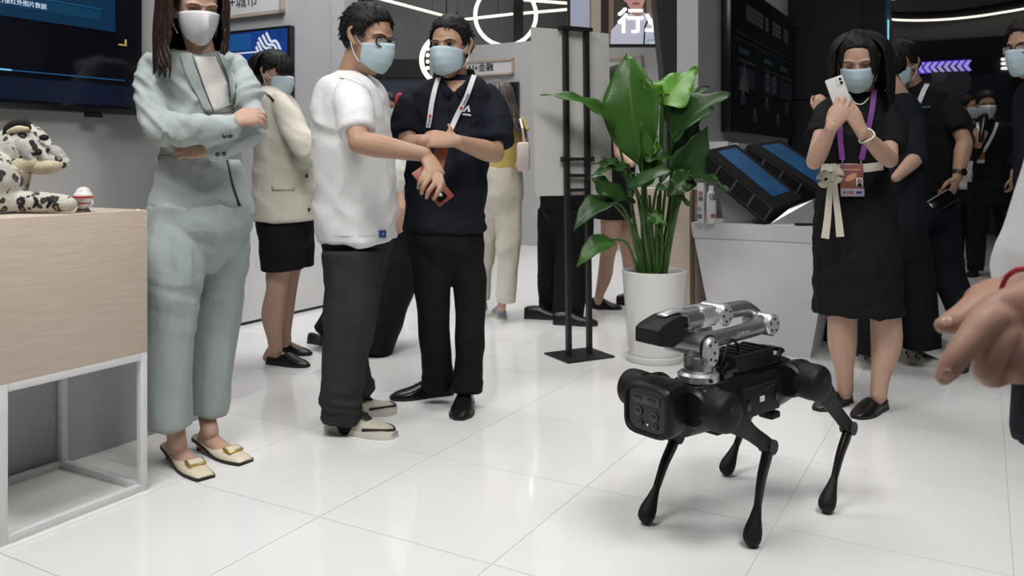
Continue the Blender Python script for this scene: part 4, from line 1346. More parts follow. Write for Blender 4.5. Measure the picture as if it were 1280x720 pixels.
def r_leg(hx_, side_, foot, hipL=0.135):
    s = side_
    hip = np.array([hx_, s * 0.155, HZ])
    fx, fy = foot[0], foot[1]
    d_ = np.array([fx - hx_, 0.028 - HZ])
    L_ = min(np.linalg.norm(d_), 0.485)
    h2 = math.sqrt(max(0.0625 - L_ * L_ / 4, 1e-6))
    e_ = d_ / np.linalg.norm(d_)
    pr_ = np.array([e_[1], -e_[0]])
    if pr_[0] > 0:
        pr_ = -pr_
    kx, kz = np.array([hx_, HZ]) + d_ / 2 + pr_ * h2
    ky = s * 0.160 + (fy - s * 0.160) * 0.45
    knee = np.array([kx, ky, kz])
    ft_ = np.array([fx, fy, 0.028])
    # hip roll motor, along the forward axis
    hp = rp('hip_motor', tube([(hx_ - 0.052, s * 0.09, HZ), (hx_ - 0.045, s * 0.09, HZ), (hx_ + 0.042, s * 0.09, HZ), (hx_ + 0.05, s * 0.09, HZ)], [0.045, 0.053, 0.053, 0.046], n=28, sub=1, cap='flat'), K1)
    rp('motor_band', tube([(hx_ + 0.012, s * 0.09, HZ), (hx_ + 0.024, s * 0.09, HZ)], [0.0545, 0.0545], n=28, sub=1, cap='flat'), K3, hp)
    rp('motor_band', tube([(hx_ - 0.03, s * 0.09, HZ), (hx_ - 0.022, s * 0.09, HZ)], [0.0545, 0.0545], n=28, sub=1, cap='flat'), K3, hp)
    # thigh: motor drum and tapering upper leg
    ax = nz(knee - hip)
    drum = tube([hip + [0, -s * 0.045, 0], hip + [0, -s * 0.04, 0], hip + [0, s * 0.012, 0], hip + [0, s * 0.030, 0], hip + [0, s * 0.038, 0]], [0.046, 0.054, 0.056, 0.048, 0.028], n=28, sub=2, cap='flat')
    limb = tube([hip + [0, s * 0.008, 0], hip + ax * 0.07 + [0, s * 0.008, 0], hip + ax * 0.15, knee - ax * 0.02, knee + ax * 0.008], [(0.022, 0.047), (0.020, 0.036), (0.016, 0.024), (0.0165, 0.023), (0.015, 0.021)], n=18, side=(0, 1, 0), power=2.5)
    th = remesh('thigh', [drum, limb], 0.0035, K2, rob, None, smooth=4)
    rp('hip_cap', tube([hip + [0, s * 0.036, 0], hip + [0, s * 0.041, 0]], [0.022, 0.018], n=20, sub=1, cap='flat'), K2, th)
    rp('knee_cap', tube([knee + [0, -s * 0.020, 0], knee + [0, s * 0.020, 0]], [0.0215, 0.0215], n=18, sub=1, cap='flat'), K1, th)
    for q_ in range(4):
        an = q_ * PI / 2 + 0.5
        rp('bolt', ellipsoid(knee + np.array([math.cos(an) * 0.011, s * 0.0195, math.sin(an) * 0.011]), (0.0028, 0.0016, 0.0028), n=8, m=6), K5, th)
    b_ = nz(ft_ - knee)
    pb_ = np.array([-b_[2], 0, b_[0]])
    pb_ = pb_ if pb_[0] > 0 else -pb_
    sh_ = rp('shin', tube([knee - b_ * 0.006, knee + b_ * 0.03 - pb_ * 0.002, knee + b_ * 0.09 + pb_ * 0.004, knee + b_ * 0.16, ft_ - b_ * 0.03], [(0.0135, 0.019), (0.013, 0.019), (0.0115, 0.0165), (0.0098, 0.0125), (0.0088, 0.011)], n=16, side=(0, 1, 0), power=2.4), K1)
    rp('foot', tube([ft_ - b_ * 0.085, ft_ - b_ * 0.05, ft_ - b_ * 0.02, ft_], [0.0105, 0.017, 0.0245, 0.026], n=18), K4, sh_)


r_leg(0.233, 1, (0.100, 0.158))
r_leg(-0.233, 1, (-0.268, 0.175))
r_leg(0.233, -1, (0.212, -0.130))
r_leg(-0.233, -1, (-0.290, -0.205))

# arm
X0 = 0.135
Y0 = 0.0
def ap(x, y, z):
    return (X0 + x, Y0 + y, z)
base = rp('arm_base', tube([ap(0, 0, 0.482), ap(0, 0, 0.500), ap(0, 0, 0.507)], [0.060, 0.060, 0.050], n=36, sub=1, cap='flat'), SV2)
rp('base_wing', boxm(ap(-0.055, 0.0, 0.497), (0.05, 0.055, 0.028), None, 0.008), SV2, base)
for k in range(6):
    an = k * PI / 3 + 0.3
    rp('bolt', cyl(ap(math.cos(an) * 0.052, math.sin(an) * 0.052, 0.5), ap(math.cos(an) * 0.052, math.sin(an) * 0.052, 0.5035), 0.005, n=10), K1, base)
rp('cable_port', cyl(ap(0.02, 0.058, 0.492), ap(0.021, 0.0625, 0.492), 0.006, n=12), K1, base)
tr = rp('turret', tube([ap(0, 0, 0.505), ap(0, 0, 0.510), ap(0, 0, 0.548), ap(0, 0, 0.553)], [0.040, 0.043, 0.043, 0.040], n=36, sub=1, cap='flat'), SV)
# shoulder joint: drum across the robot, slightly towards the viewer
shz = 0.580
rp('shoulder', tube([ap(0.0, -0.112, shz), ap(0.0, -0.106, shz), ap(0.0, -0.03, shz), ap(0.0, 0.034, shz)], [0.028, 0.034, 0.036, 0.036], n=28, sub=1, cap='flat'), SV)
rp('shoulder_neck', tube([ap(0, 0, 0.550), ap(0, 0, shz)], [0.036, 0.034], n=28, sub=1, cap='flat'), SV)
rp('shoulder_ring', tube([ap(0.0, 0.033, shz), ap(0.0, 0.039, shz)], [0.0375, 0.0375], n=28, sub=1, cap='flat'), K1)
rp('shoulder_cap', tube([ap(0.0, 0.039, shz - 0.012), ap(0.0, 0.046, shz - 0.012), ap(0.0, 0.052, shz - 0.012)], [(0.034, 0.044), (0.034, 0.044), (0.029, 0.038)], n=28, side=(1, 0, 0), sub=1, cap='flat'), SV2)
for px_, pz_ in ((-0.010, 0.018), (0.012, 0.010), (-0.008, -0.014), (0.010, -0.030), (-0.012, -0.036)):
    rp('bolt', ellipsoid(ap(px_, 0.0525, shz + pz_), (0.0046, 0.002, 0.0046), n=8, m=6), K1)
# upper link runs back to the elbow, forearm returns to the front
EX, EZ = -0.315, 0.607
ul = rp('upper_link', tube([ap(-0.005, 0.0, shz + 0.006), ap(-0.08, 0.006, shz + 0.011), ap(-0.225, 0.012, EZ - 0.010), ap(EX + 0.02, 0.014, EZ)], [(0.030, 0.032), (0.0225, 0.0245), (0.0225, 0.0245), (0.028, 0.031)], n=24, side=(0, 1, 0)), SV)
rp('elbow', tube([ap(EX, -0.048, EZ), ap(EX, -0.044, EZ), ap(EX, 0.044, EZ), ap(EX, 0.050, EZ)], [0.030, 0.035, 0.035, 0.030], n=28, sub=1, cap='flat'), SV2)
for k in range(5):
    an = k * 2 * PI / 5 + 0.4
    rp('bolt', ellipsoid(ap(EX + math.cos(an) * 0.019, 0.0505, EZ + math.sin(an) * 0.019), (0.0042, 0.002, 0.0042), n=8, m=6), K1)
mesh_obj('lettering', xf(text_geo('Unitree', 0.020, 0.001), np.stack([[-1, 0, 0.05], [0.05, 0, 1], [0, 1, 0]], 1), ap(-0.17, 0.036, 0.60)), SV2, ul, smooth=False)
FZ = 0.655
X0 -= 0.026
fa = rp('forearm', tube([ap(EX + 0.015, -0.03, EZ + 0.026), ap(EX + 0.05, -0.03, FZ - 0.008), ap(EX + 0.085, -0.03, FZ), ap(-0.09, -0.03, FZ)], [(0.022, 0.020), (0.026, 0.024), (0.026, 0.025), (0.026, 0.025)], n=24, side=(0, 1, 0)), SV)
rp('wrist_drum', tube([ap(-0.095, -0.075, FZ), ap(-0.095, -0.07, FZ), ap(-0.095, 0.010, FZ), ap(-0.095, 0.015, FZ)], [0.028, 0.033, 0.033, 0.028], n=24, sub=1, cap='flat'), SV2)
for k in range(5):
    an = k * 2 * PI / 5
    rp('bolt', ellipsoid(ap(-0.095 + math.cos(an) * 0.018, 0.0155, FZ + math.sin(an) * 0.018), (0.004, 0.002, 0.004), n=8, m=6), K1)
rp('wrist_link', boxm(ap(-0.03, -0.03, FZ + 0.002), (0.075, 0.072, 0.062), None, 0.014), SV2)
rp('wrist_drum', tube([ap(0.0, -0.03, FZ), ap(0.07, -0.03, FZ - 0.002)], [0.034, 0.034], n=28, sub=1, cap='flat'), SV)
rp('wrist_collar', tube([ap(0.07, -0.03, FZ - 0.002), ap(0.09, -0.03, FZ - 0.003)], [0.030, 0.030], n=28, sub=1, cap='flat'), SV2)
rp('gripper_bracket', tube([ap(0.075, -0.03, FZ + 0.026), ap(0.11, -0.03, FZ + 0.030), ap(0.155, -0.03, FZ + 0.024)], [(0.024, 0.008), (0.022, 0.009), (0.018, 0.006)], n=14, side=(0, 1, 0)), SV2)
# gripper: two wedge jaws closing at the tip
def jaw(z0, z1, tip0, tip1):
    P = [(0.082, z0), (0.118, z0 - 0.004), (0.20, tip0), (0.214, tip0 + 0.006), (0.214, tip1 - 0.006), (0.19, tip1), (0.125, z1), (0.09, z1 - 0.002)]
    return P
Mj = np.stack([[1, 0, 0], [0, 0, 1], [0, -1, 0]], 1).astype(float)
def wedge(P, y0, y1):
    A_ = np.array([(X0 + x, y0, z) for x, z in P])
    B_ = np.array([(X0 + x, y1, z) for x, z in P])
    m_ = (A_ + B_) / 2
    A1 = m_ + (A_ - m_) * 1.0
    cA = A_.mean(0); cB = B_.mean(0)
    return skin_rings([cA + (A_ - cA) * 0.93 + [0, 0.0, 0], A_ + [0, 0.004, 0] if y1 > y0 else A_ - [0, 0.004, 0], B_ - [0, 0.004, 0], cB + (B_ - cB) * 0.93])
rp('gripper', wedge([(0.080, 0.628), (0.105, 0.606), (0.150, 0.594), (0.205, 0.604), (0.222, 0.611), (0.222, 0.650), (0.205, 0.660), (0.150, 0.676), (0.115, 0.680), (0.085, 0.672)], -0.072, 0.012), K2)
rp('gripper_slot', boxm(ap(0.10, 0.0125, 0.645), (0.02, 0.004, 0.016), None, 0.003), K3)
rp('gripper_seam', boxm(ap(0.165, 0.0125, 0.632), (0.10, 0.003, 0.003)), K3, smooth=False)

# trunk, deck and arm sit a little lower between the hip motors
for ch in rob.children:
    n_ = ch.name.split('.')[0]
    if n_ not in ('head', 'hip_motor', 'thigh', 'shin', 'sensor_bar', 'screw', 'status_light'):
        ch.location.z -= 0.040

# ------------------------------------------------------------------ people: builders
def skin_mat(name, c):
    return mat(name, c, 0.5, var=0.05, vscale=30, bump=0.06, bscale=160, spec=0.35, sss=0.08)


SK_F = skin_mat('skin_fair', (0.50, 0.315, 0.235))
SK_M = skin_mat('skin_tan', (0.44, 0.265, 0.180))
SK_H = skin_mat('skin_rosy', (0.42, 0.245, 0.185))
HAIR_K = mat('hair_black', (0.007, 0.006, 0.006), 0.55, spec=0.25, var=0.3, vscale=120, bump=0.3, bscale=160, stretch=(1, 1, 0.15))
HAIR_B = mat('hair_brown', (0.026, 0.014, 0.009), 0.5, spec=0.3, var=0.5, vscale=90, bump=0.3, bscale=160, stretch=(1, 1, 0.15))
HAIR_G = mat('hair_ash', (0.060, 0.048, 0.042), 0.5, var=0.5, vscale=60, bump=0.3, bscale=120, stretch=(1, 1, 0.2))
M_mask = mat('mask_blue', (0.46, 0.585, 0.635), 0.8, var=0.04, bump=0.15, bscale=300)
M_maskw = mat('mask_white', (0.66, 0.66, 0.66), 0.8, var=0.02, bump=0.15, bscale=300)
M_loop = mat('ear_loop', (0.72, 0.74, 0.75), 0.7)
M_eye = mat('eye_white', (0.55, 0.53, 0.50), 0.2)
M_iris = mat('iris', (0.012, 0.008, 0.006), 0.1)
M_lips = mat('lips', (0.36, 0.13, 0.11), 0.4)


def head_frame(f, roll=0.0):
    f = nz(f)
    r = nz(np.cross(f, [0, 0, 1.0]))
    u = np.cross(r, f)
    if roll:
        r, u = r * math.cos(roll) + u * math.sin(roll), u * math.cos(roll) - r * math.sin(roll)
    return np.stack([r, f, u], 1)            # columns: person's right, forward, up


class Head:
    def __init__(s, c, f, k=1.0, roll=0.0):
        s.c, s.M, s.k = np.asarray(c, float), head_frame(f, roll), k

    def w(s, p):
        return (np.asarray(p, float) * s.k) @ s.M.T + s.c

    def g(s, geo):
        v, f = geo
        return s.w(v), f

    def skin(s):
        L = [ellipsoid((0, -0.014, 0.028), (0.072, 0.091, 0.086), n=24, m=16),
             tube([(0, 0.012, 0.04), (0, 0.014, 0.0), (0, 0.014, -0.04), (0, 0.020, -0.075), (0, 0.036, -0.098), (0, 0.050, -0.108)],
                  [(0.066, 0.076), (0.067, 0.077), (0.061, 0.072), (0.051, 0.062), (0.036, 0.044), (0.02, 0.024)], n=24, side=(1, 0, 0)),
             tube([(0, 0.082, 0.012), (0, 0.096, -0.012), (0, 0.106, -0.034), (0, 0.098, -0.042)], [0.009, 0.010, 0.0135, 0.012], n=10),
             ellipsoid((0.011, 0.092, -0.038), (0.009, 0.011, 0.008), n=10, m=6), ellipsoid((-0.011, 0.092, -0.038), (0.009, 0.011, 0.008), n=10, m=6),
             tube([(-0.05, 0.068, 0.022), (-0.03, 0.082, 0.024), (0, 0.086, 0.020), (0.03, 0.082, 0.024), (0.05, 0.068, 0.022)], [0.007, 0.008, 0.007, 0.008, 0.007], n=8),
             ellipsoid((0, 0.083, -0.066), (0.024, 0.012, 0.010), n=12, m=8), ellipsoid((0, 0.080, -0.100), (0.018, 0.014, 0.012), n=12, m=8)]
        for q in (-1, 1):
            L.append(tube([(q * 0.070, 0.004, 0.030), (q * 0.083, -0.010, 0.034), (q * 0.088, -0.024, 0.020), (q * 0.083, -0.020, -0.004), (q * 0.073, -0.004, -0.026), (q * 0.069, 0.002, -0.026)],
                          [0.006, 0.007, 0.007, 0.007, 0.008, 0.006], n=8))
            L.append(tube([(q * 0.068, 0.0, 0.018), (q * 0.077, -0.014, 0.012), (q * 0.072, -0.004, -0.016)], [0.007, 0.008, 0.006], n=8))
            L.append(tube([(q * 0.045, 0.062, -0.018), (q * 0.052, 0.045, -0.028)], [0.016, 0.018], n=10))
        return [s.g(q) for q in L]

    def carve(s, co, no):
        q = ((co - s.c) @ s.M) / s.k
        d = np.zeros(len(co))
        for sx in (-1, 1):
            r2 = ((q[:, 0] - sx * 0.032) / 0.019) ** 2 + ((q[:, 2] - 0.003) / 0.012) ** 2 + ((q[:, 1] - 0.084) / 0.03) ** 2
            d -= 0.0075 * np.exp(-r2)
        return co + no * d[:, None] * s.k

    def face(s, par, off, closed=False, brow=HAIR_K):
        for q in (-1, 1):
            if not closed:
                e = mesh_obj('eye', s.g(ellipsoid((q * 0.032, 0.0745, 0.002), (0.0135, 0.005, 0.0052), n=14, m=8)), M_eye, par, off)
                mesh_obj('iris', s.g(ellipsoid((q * 0.031, 0.0785, 0.0025), (0.0058, 0.0022, 0.0054), n=12, m=8)), M_iris, e, None if False else off)
            mesh_obj('eyelashes', s.g(tube([(q * 0.018, 0.0785, 0.002 if not closed else 0.0), (q * 0.026, 0.0815, 0.0072 if not closed else -0.003), (q * 0.037, 0.0805, 0.0075 if not closed else -0.003), (q * 0.046, 0.0740, 0.003 if not closed else 0.0)], [0.001, 0.0018, 0.0019, 0.001], n=6)), M_iris, par, off)
            mesh_obj('eyebrow', s.g(tube([(q * 0.015, 0.090, 0.020), (q * 0.028, 0.0905, 0.0245), (q * 0.042, 0.082, 0.0245), (q * 0.054, 0.068, 0.019)], [(0.0022, 0.0016), (0.0032, 0.002), (0.0028, 0.0018), (0.001, 0.001)], n=8)), brow, par, off)

    def mouth(s, par, off):
        mesh_obj('lips', s.g(tube([(-0.022, 0.086, -0.066), (0, 0.0955, -0.064), (0.022, 0.086, -0.066)], [(0.003, 0.002), (0.006, 0.006), (0.003, 0.002)], n=8)), M_lips, par, off)

    def mask(s, par, off, m=None, n95=False, low=False):
        m = m or M_mask
        nx, nzz = 20, 12
        vs_, f = [], []
        for j in range(nzz + 1):
            t = j / nzz
            for i in range(nx + 1):
                a = (i / nx * 2 - 1) * 1.28
                cs = math.cos(a)
                zt = (-0.002 if not n95 else 0.004) - 0.016 * (1 - cs) / 0.7
                zb = -0.118 + 0.030 * (1 - cs) / 0.7
                z = zt + (zb - zt) * t
                hw = 0.074 - (0.012 if not n95 else 0.024) * t ** 2
                bul = math.sin(PI * min(1, 0.12 + t * 0.86)) ** 0.7
                fr = 0.100 + 0.026 * bul * math.exp(-(a / 0.75) ** 2) - 0.016 * t ** 2
                if n95:
                    fr += 0.030 * math.exp(-(a / 0.22) ** 2) * bul * (1 - 0.35 * t)
                x = hw * math.sin(a) * 1.02
                y = -0.008 + (fr + 0.008) * max(cs, 0.0) ** 0.75
                if not n95:
                    y += 0.0016 * math.sin(t * 22) * math.exp(-(a / 0.8) ** 2)
                vs_.append((x, y, z))
        for j in range(nzz):
            for i in range(nx):
                q = j * (nx + 1) + i
                f.append((q, q + 1, q + nx + 2, q + nx + 1))
        o = mesh_obj('face_mask', (s.w(vs_), f), m, par, off, sharp=60)
        sd = o.modifiers.new('t', 'SOLIDIFY'); sd.thickness = 0.0022; sd.offset = 1
        if n95:
            mesh_obj('nose_wire', s.g(tube([(-0.024, 0.104, -0.014), (0, 0.128, -0.010), (0.024, 0.104, -0.014)], [0.0015, 0.0018, 0.0015], n=6)), M_loop, o, off)
        for q in (-1, 1):
            for z0, z1 in ((-0.025, 0.030), (-0.086, -0.022)):
                mesh_obj('ear_loop', s.g(tube([(q * 0.068, 0.028, z0), (q * 0.077, 0.008, (z0 * 0.6 + z1 * 0.4)), (q * 0.082, -0.012, z1)], 0.0017, n=6)), M_loop, o, off)
        return o

    def hair_cap(s, par, off, m, T=0.016, line=None, seed=1, tufts=220, part=0.0, name='hair'):
        """Closed hair shell over the skull; line gives the hairline height for a depth y."""
        line = line or [(-0.12, -0.062), (-0.06, -0.05), (-0.02, -0.022), (0.012, 0.008), (0.03, 0.030), (0.05, 0.052), (0.07, 0.066), (0.12, 0.072)]
        xs, ys = [p[0] for p in line], [p[1] for p in line]
        nu, nv = 64, 40
        th = np.linspace(0, 2 * PI, nu, endpoint=False)
        E0 = np.array([0, -0.014, 0.028]); R0 = np.array([0.0735, 0.0925, 0.088])
        rings = []
        for j in range(nv + 1):
            ph = -1.15 + (PI / 2 + 1.13) * j / nv
            d_ = np.stack([np.cos(ph) * np.cos(th), np.cos(ph) * np.sin(th), np.full(nu, np.sin(ph))], 1)
            p = E0 + d_ * R0
            hgt = p[:, 2] - np.interp(p[:, 1], xs, ys)
            q = np.clip(hgt / 0.016 + 0.15, 0, 1)
            q = q * q * (3 - 2 * q)
            top = 0.75 + 0.5 * np.clip((p[:, 2] - 0.03) / 0.07, 0, 1)
            nn = vnoise(p * np.array([70, 45, 60]) + seed) * 0.0025 + vnoise(p * 25 + seed) * 0.003
            thick = -0.010 + q * (0.010 + T * top + nn)
            rings.append(p + d_ * thick[:, None])
        gs = [skin_rings(rings)]
        rng = random.Random(seed)
        for k in range(tufts):
            ph = rng.uniform(-0.5, 1.5); t_ = rng.uniform(0, 2 * PI)
            d_ = np.array([math.cos(ph) * math.cos(t_), math.cos(ph) * math.sin(t_), math.sin(ph)])
            p = E0 + d_ * R0
            if p[2] - np.interp(p[1], xs, ys) < 0.012:
                continue
            flow = np.array([0.35 * np.sign(d_[0] + 0.02), 0.75 if p[1] > -0.02 else -0.35, -0.55])
            flow = nz(flow - d_ * np.dot(flow, d_) + np.array([rng.uniform(-.3, .3) for _ in range(3)]))
            top = 0.75 + 0.5 * min(1, max(0, (p[2] - 0.03) / 0.07))
            b0 = p + d_ * T * top * 0.75
            ln = rng.uniform(0.016, 0.028)
            gs.append(tube([b0, b0 + flow * ln * 0.5 + d_ * 0.0028, b0 + flow * ln + d_ * 0.0], [0.0035, 0.003, 0.0006], n=5, sub=2, cap='flat'))
        return mesh_obj(name, s.g(join(gs)), m, par, off, sharp=0)

    def locks(s, par, off, m, length, az=(30, 330), n=70, wave=0.0, seed=3, r=0.0095, out=0.0, gather=None, fringe=True, name='hair'):
        """Long strands falling from the crown; az counts from the face round the head, in degrees."""
        rng = random.Random(seed)
        gs = []
        for k in range(n):
            a = math.radians(az[0] + (az[1] - az[0]) * (k + rng.uniform(-.4, .4)) / n)
            d2 = np.array([math.sin(a), math.cos(a)])
            lay = rng.uniform(0.0, 1.0)
            pts, rr = [], []
            L_ = length * rng.uniform(0.86, 1.04)
            rx, ry = 0.083 + 0.008 * lay + out * 0.3, 0.100 + 0.008 * lay + out * 0.3
            for i, e in enumerate(np.linspace(0, 1, 4)):
                ph = PI / 2 * (1 - e) * 0.92
                pts.append((d2[0] * math.cos(ph) * rx, -0.014 + d2[1] * math.cos(ph) * ry, 0.028 + math.sin(ph) * (0.094 + 0.008 * lay)))
                rr.append((r * (0.7 + 0.5 * e), 0.004 + 0.003 * e))
            x0, y0, z0 = pts[-1]
            m_ = 6
            p1 = rng.uniform(0, 6)
            for i in range(1, m_ + 1):
                e = i / m_
                w_ = wave * math.sin(e * 9 + p1) * e ** 0.5
                sp_ = 1 + out * e - (0.10 * e * e)
                pts.append((x0 * sp_ + w_ * d2[1] + (gather[0] * e * e if gather is not None else 0), y0 * (1 if y0 > -0.03 else sp_) - w_ * d2[0] + (gather[1] * e * e if gather is not None else 0), z0 - L_ * e))
                rr.append((r * 1.25 * (1 - 0.75 * e ** 3), 0.007 * (1 - 0.7 * e ** 3)))
            P_ = np.array(pts)
            gs.append(tube(P_, rr, n=7, sub=3, side=(d2[1], -d2[0], 0)))
        return mesh_obj(name, s.g(join(gs)), m, par, off, sharp=0)

    def glasses(s, par, off, m=None):
        m = m or M_gloss
        gs = []
        for q in (-1, 1):
            a = np.linspace(0, 2 * PI, 25)
            P_ = [(q * 0.034 + 0.025 * np.sign(math.cos(t)) * abs(math.cos(t)) ** 0.6, 0.100 - 0.012 * abs(math.cos(t)) * (1 if q * math.cos(t) > 0 else 0), -0.002 + 0.0175 * np.sign(math.sin(t)) * abs(math.sin(t)) ** 0.6) for t in a]
            gs.append(tube(P_, 0.0026, n=6, sub=1))
            gs.append(tube([(q * 0.058, 0.088, 0.006), (q * 0.075, 0.06, 0.008), (q * 0.080, -0.005, 0.012), (q * 0.078, -0.02, 0.002)], 0.0017, n=6))
        gs.append(tube([(-0.010, 0.101, 0.002), (0, 0.104, 0.004), (0.010, 0.101, 0.002)], 0.0018, n=6))
        o = mesh_obj('glasses', s.g(join(gs)), m, par, off)
        for q in (-1, 1):
            a = np.linspace(0, 2 * PI, 20, endpoint=False)
            P_ = np.array([(q * 0.034 + 0.024 * np.sign(math.cos(t)) * abs(math.cos(t)) ** 0.6, 0.0985 - 0.010 * abs(math.cos(t)) * (1 if q * math.cos(t) > 0 else 0), -0.002 + 0.0165 * np.sign(math.sin(t)) * abs(math.sin(t)) ** 0.6) for t in a])
            mesh_obj('lens', s.g(skin_rings([P_, P_ + [0, 0.001, 0]])), mat('spectacle_lens', (0.9, 0.93, 0.95), 0.02, alpha=0.18), o, off)
        return o


def arm(Sh, El, Wr, k=1.0, taper=1.0):
    Sh, El, Wr = (np.asarray(q, float) for q in (Sh, El, Wr))
    a = tube([Sh, Sh * 0.5 + El * 0.5, El * 0.92 + Sh * 0.08, El], np.array([0.036, 0.040, 0.039, 0.039]) * k, n=14)
    b = tube([El, El * 0.72 + Wr * 0.28, El * 0.3 + Wr * 0.7, Wr], np.array([0.039, 0.0425, 0.033, 0.0265]) * k, n=14)
    return [a, b]


def hand(W, d, n, right=True, k=1.0, curl=(25, 30, 20), spread=0.10, thumb=(0.65, 0.62, -0.35), tcurl=0.3, curls=None):
    """Palm, four unequal bent fingers and a thumb. d: finger direction, n: back-of-hand normal."""
    W = np.asarray(W, float)
    d = nz(d)
    n = nz(np.asarray(n, float) - d * np.dot(n, d))
    lat = np.cross(n, d) if right else np.cross(d, n)
    L = [tube([W - d * 0.012 * k, W + d * 0.03 * k, W + d * 0.065 * k, W + d * 0.086 * k],
              np.array([(0.026, 0.020), (0.034, 0.018), (0.041, 0.0155), (0.039, 0.0125)]) * k, n=18, side=lat)]
    off_ = (0.0300, 0.0105, -0.0095, -0.0280)
    ln = (0.072, 0.080, 0.074, 0.058)
    st = (0.082, 0.088, 0.085, 0.077)
    for i in range(4):
        c_ = curls[i] if curls else curl
        p = W + (d * st[i] + lat * off_[i]) * k
        dir0 = nz(d + lat * spread * (1.5 - i) * 0.66)
        pts = [p - dir0 * 0.02 * k]
        th = 0
        for sgm, fr in enumerate((0.45, 0.31, 0.24)):
            if sgm == 0:
                pts.append(p)
            th += math.radians(c_[sgm])
            p = p + (dir0 * math.cos(th) - n * math.sin(th)) * ln[i] * fr * k
            pts.append(p)
        L.append(tube(pts, np.array([0.0092, 0.0094, 0.0086, 0.0080, 0.0064]) * k * (0.9 if i == 3 else 1.0), n=10, sub=3))
    b = W + (d * 0.022 + lat * 0.022 - n * 0.004) * k
    t1 = nz(d * thumb[0] + lat * thumb[1] + n * thumb[2])
    t2 = nz(t1 + d * 0.45 - lat * tcurl)
    t3 = nz(t2 + d * 0.3 - lat * tcurl)
    L.append(tube([b - t1 * 0.01 * k, b + t1 * 0.042 * k, b + (t1 * 0.042 + t2 * 0.032) * k, b + (t1 * 0.042 + t2 * 0.032 + t3 * 0.024) * k],
                  np.array([0.0155, 0.0125, 0.0105, 0.0075]) * k, n=10, sub=3))
    return L


def ptube(L, n=18, cap='flat', ratio=1.0, sub=4, power=2.2, side=(1, 0, 0)):
    """Tube from (px, py, depth, half width in px)."""
    pts = [at(a, b, c) for a, b, c, _ in L]
    rr = [(h * c / FPX, h * c / FPX * ratio) for _, _, c, h in L]
    return tube(pts, rr, n=n, side=side, sub=sub, cap=cap, power=power)


def psec(rows, d, n=32, power=2.3, sub=3, yaw=0.0, dd=None):
    """Loft from rows (py, px left, px right, depth in m)."""
    out = []
    for k, r in enumerate(rows):
        dk = d + (r[4] if len(r) > 4 else 0)
        out.append((at((r[1] + r[2]) / 2, r[0], dk), (r[2] - r[1]) / 2 * dk / FPX, r[3] / 2, yaw))
    return sections(out, n, power, sub)


def patch(name, tree, rows, m, par, off, out=0.004, nx=8, th=0.0025, sub=3):
    """Cloth panel lying on a built surface: rows (py, px left, px right)."""
    R = crom(np.array(rows, float), sub)
    P, idx = [], 0
    rowsP = []
    for y, a, b in R:
        row = []
        last = None
        for i in range(nx + 1):
            p, n_ = hit(tree, a + (b - a) * i / nx, y, out)
            if p is None:
                p = last
            row.append(p)
            last = p
        if any(q is None for q in row):
            g = [q for q in row if q is not None]
            if not g:
                continue
            row = [q if q is not None else g[0] for q in row]
        rowsP.append(row)
    A = np.array(rowsP)
    for _ in range(2):
        A[1:-1, 1:-1] = (A[1:-1, 1:-1] * 2 + A[:-2, 1:-1] + A[2:, 1:-1] + A[1:-1, :-2] + A[1:-1, 2:]) / 6
    f = []
    w_ = nx + 1
    for j in range(len(A) - 1):
        for i in range(nx):
            q = j * w_ + i
            f.append((q, q + 1, q + w_ + 1, q + w_))
    o = mesh_obj(name, (A.reshape(-1, 3), f), m, par, off, sharp=0)
    sd = o.modifiers.new('t', 'SOLIDIFY'); sd.thickness = th; sd.offset = 0
    return o


def strap(name, tree, pix, w, m, par, off, out=0.006, th=0.0015, sub=4):
    P, N = hits(tree, pix, out, sub)
    return mesh_obj(name, ribbon(P, N, w, th), m, par, off, smooth=True)


def button(name, tree, px, py, r, m, par, off):
    p, n = hit(tree, px, py, 0.001)
    if p is None:
        return
    return mesh_obj(name, cyl(p, p + n * 0.004, r, r * 0.85, n=14), m, par, off)


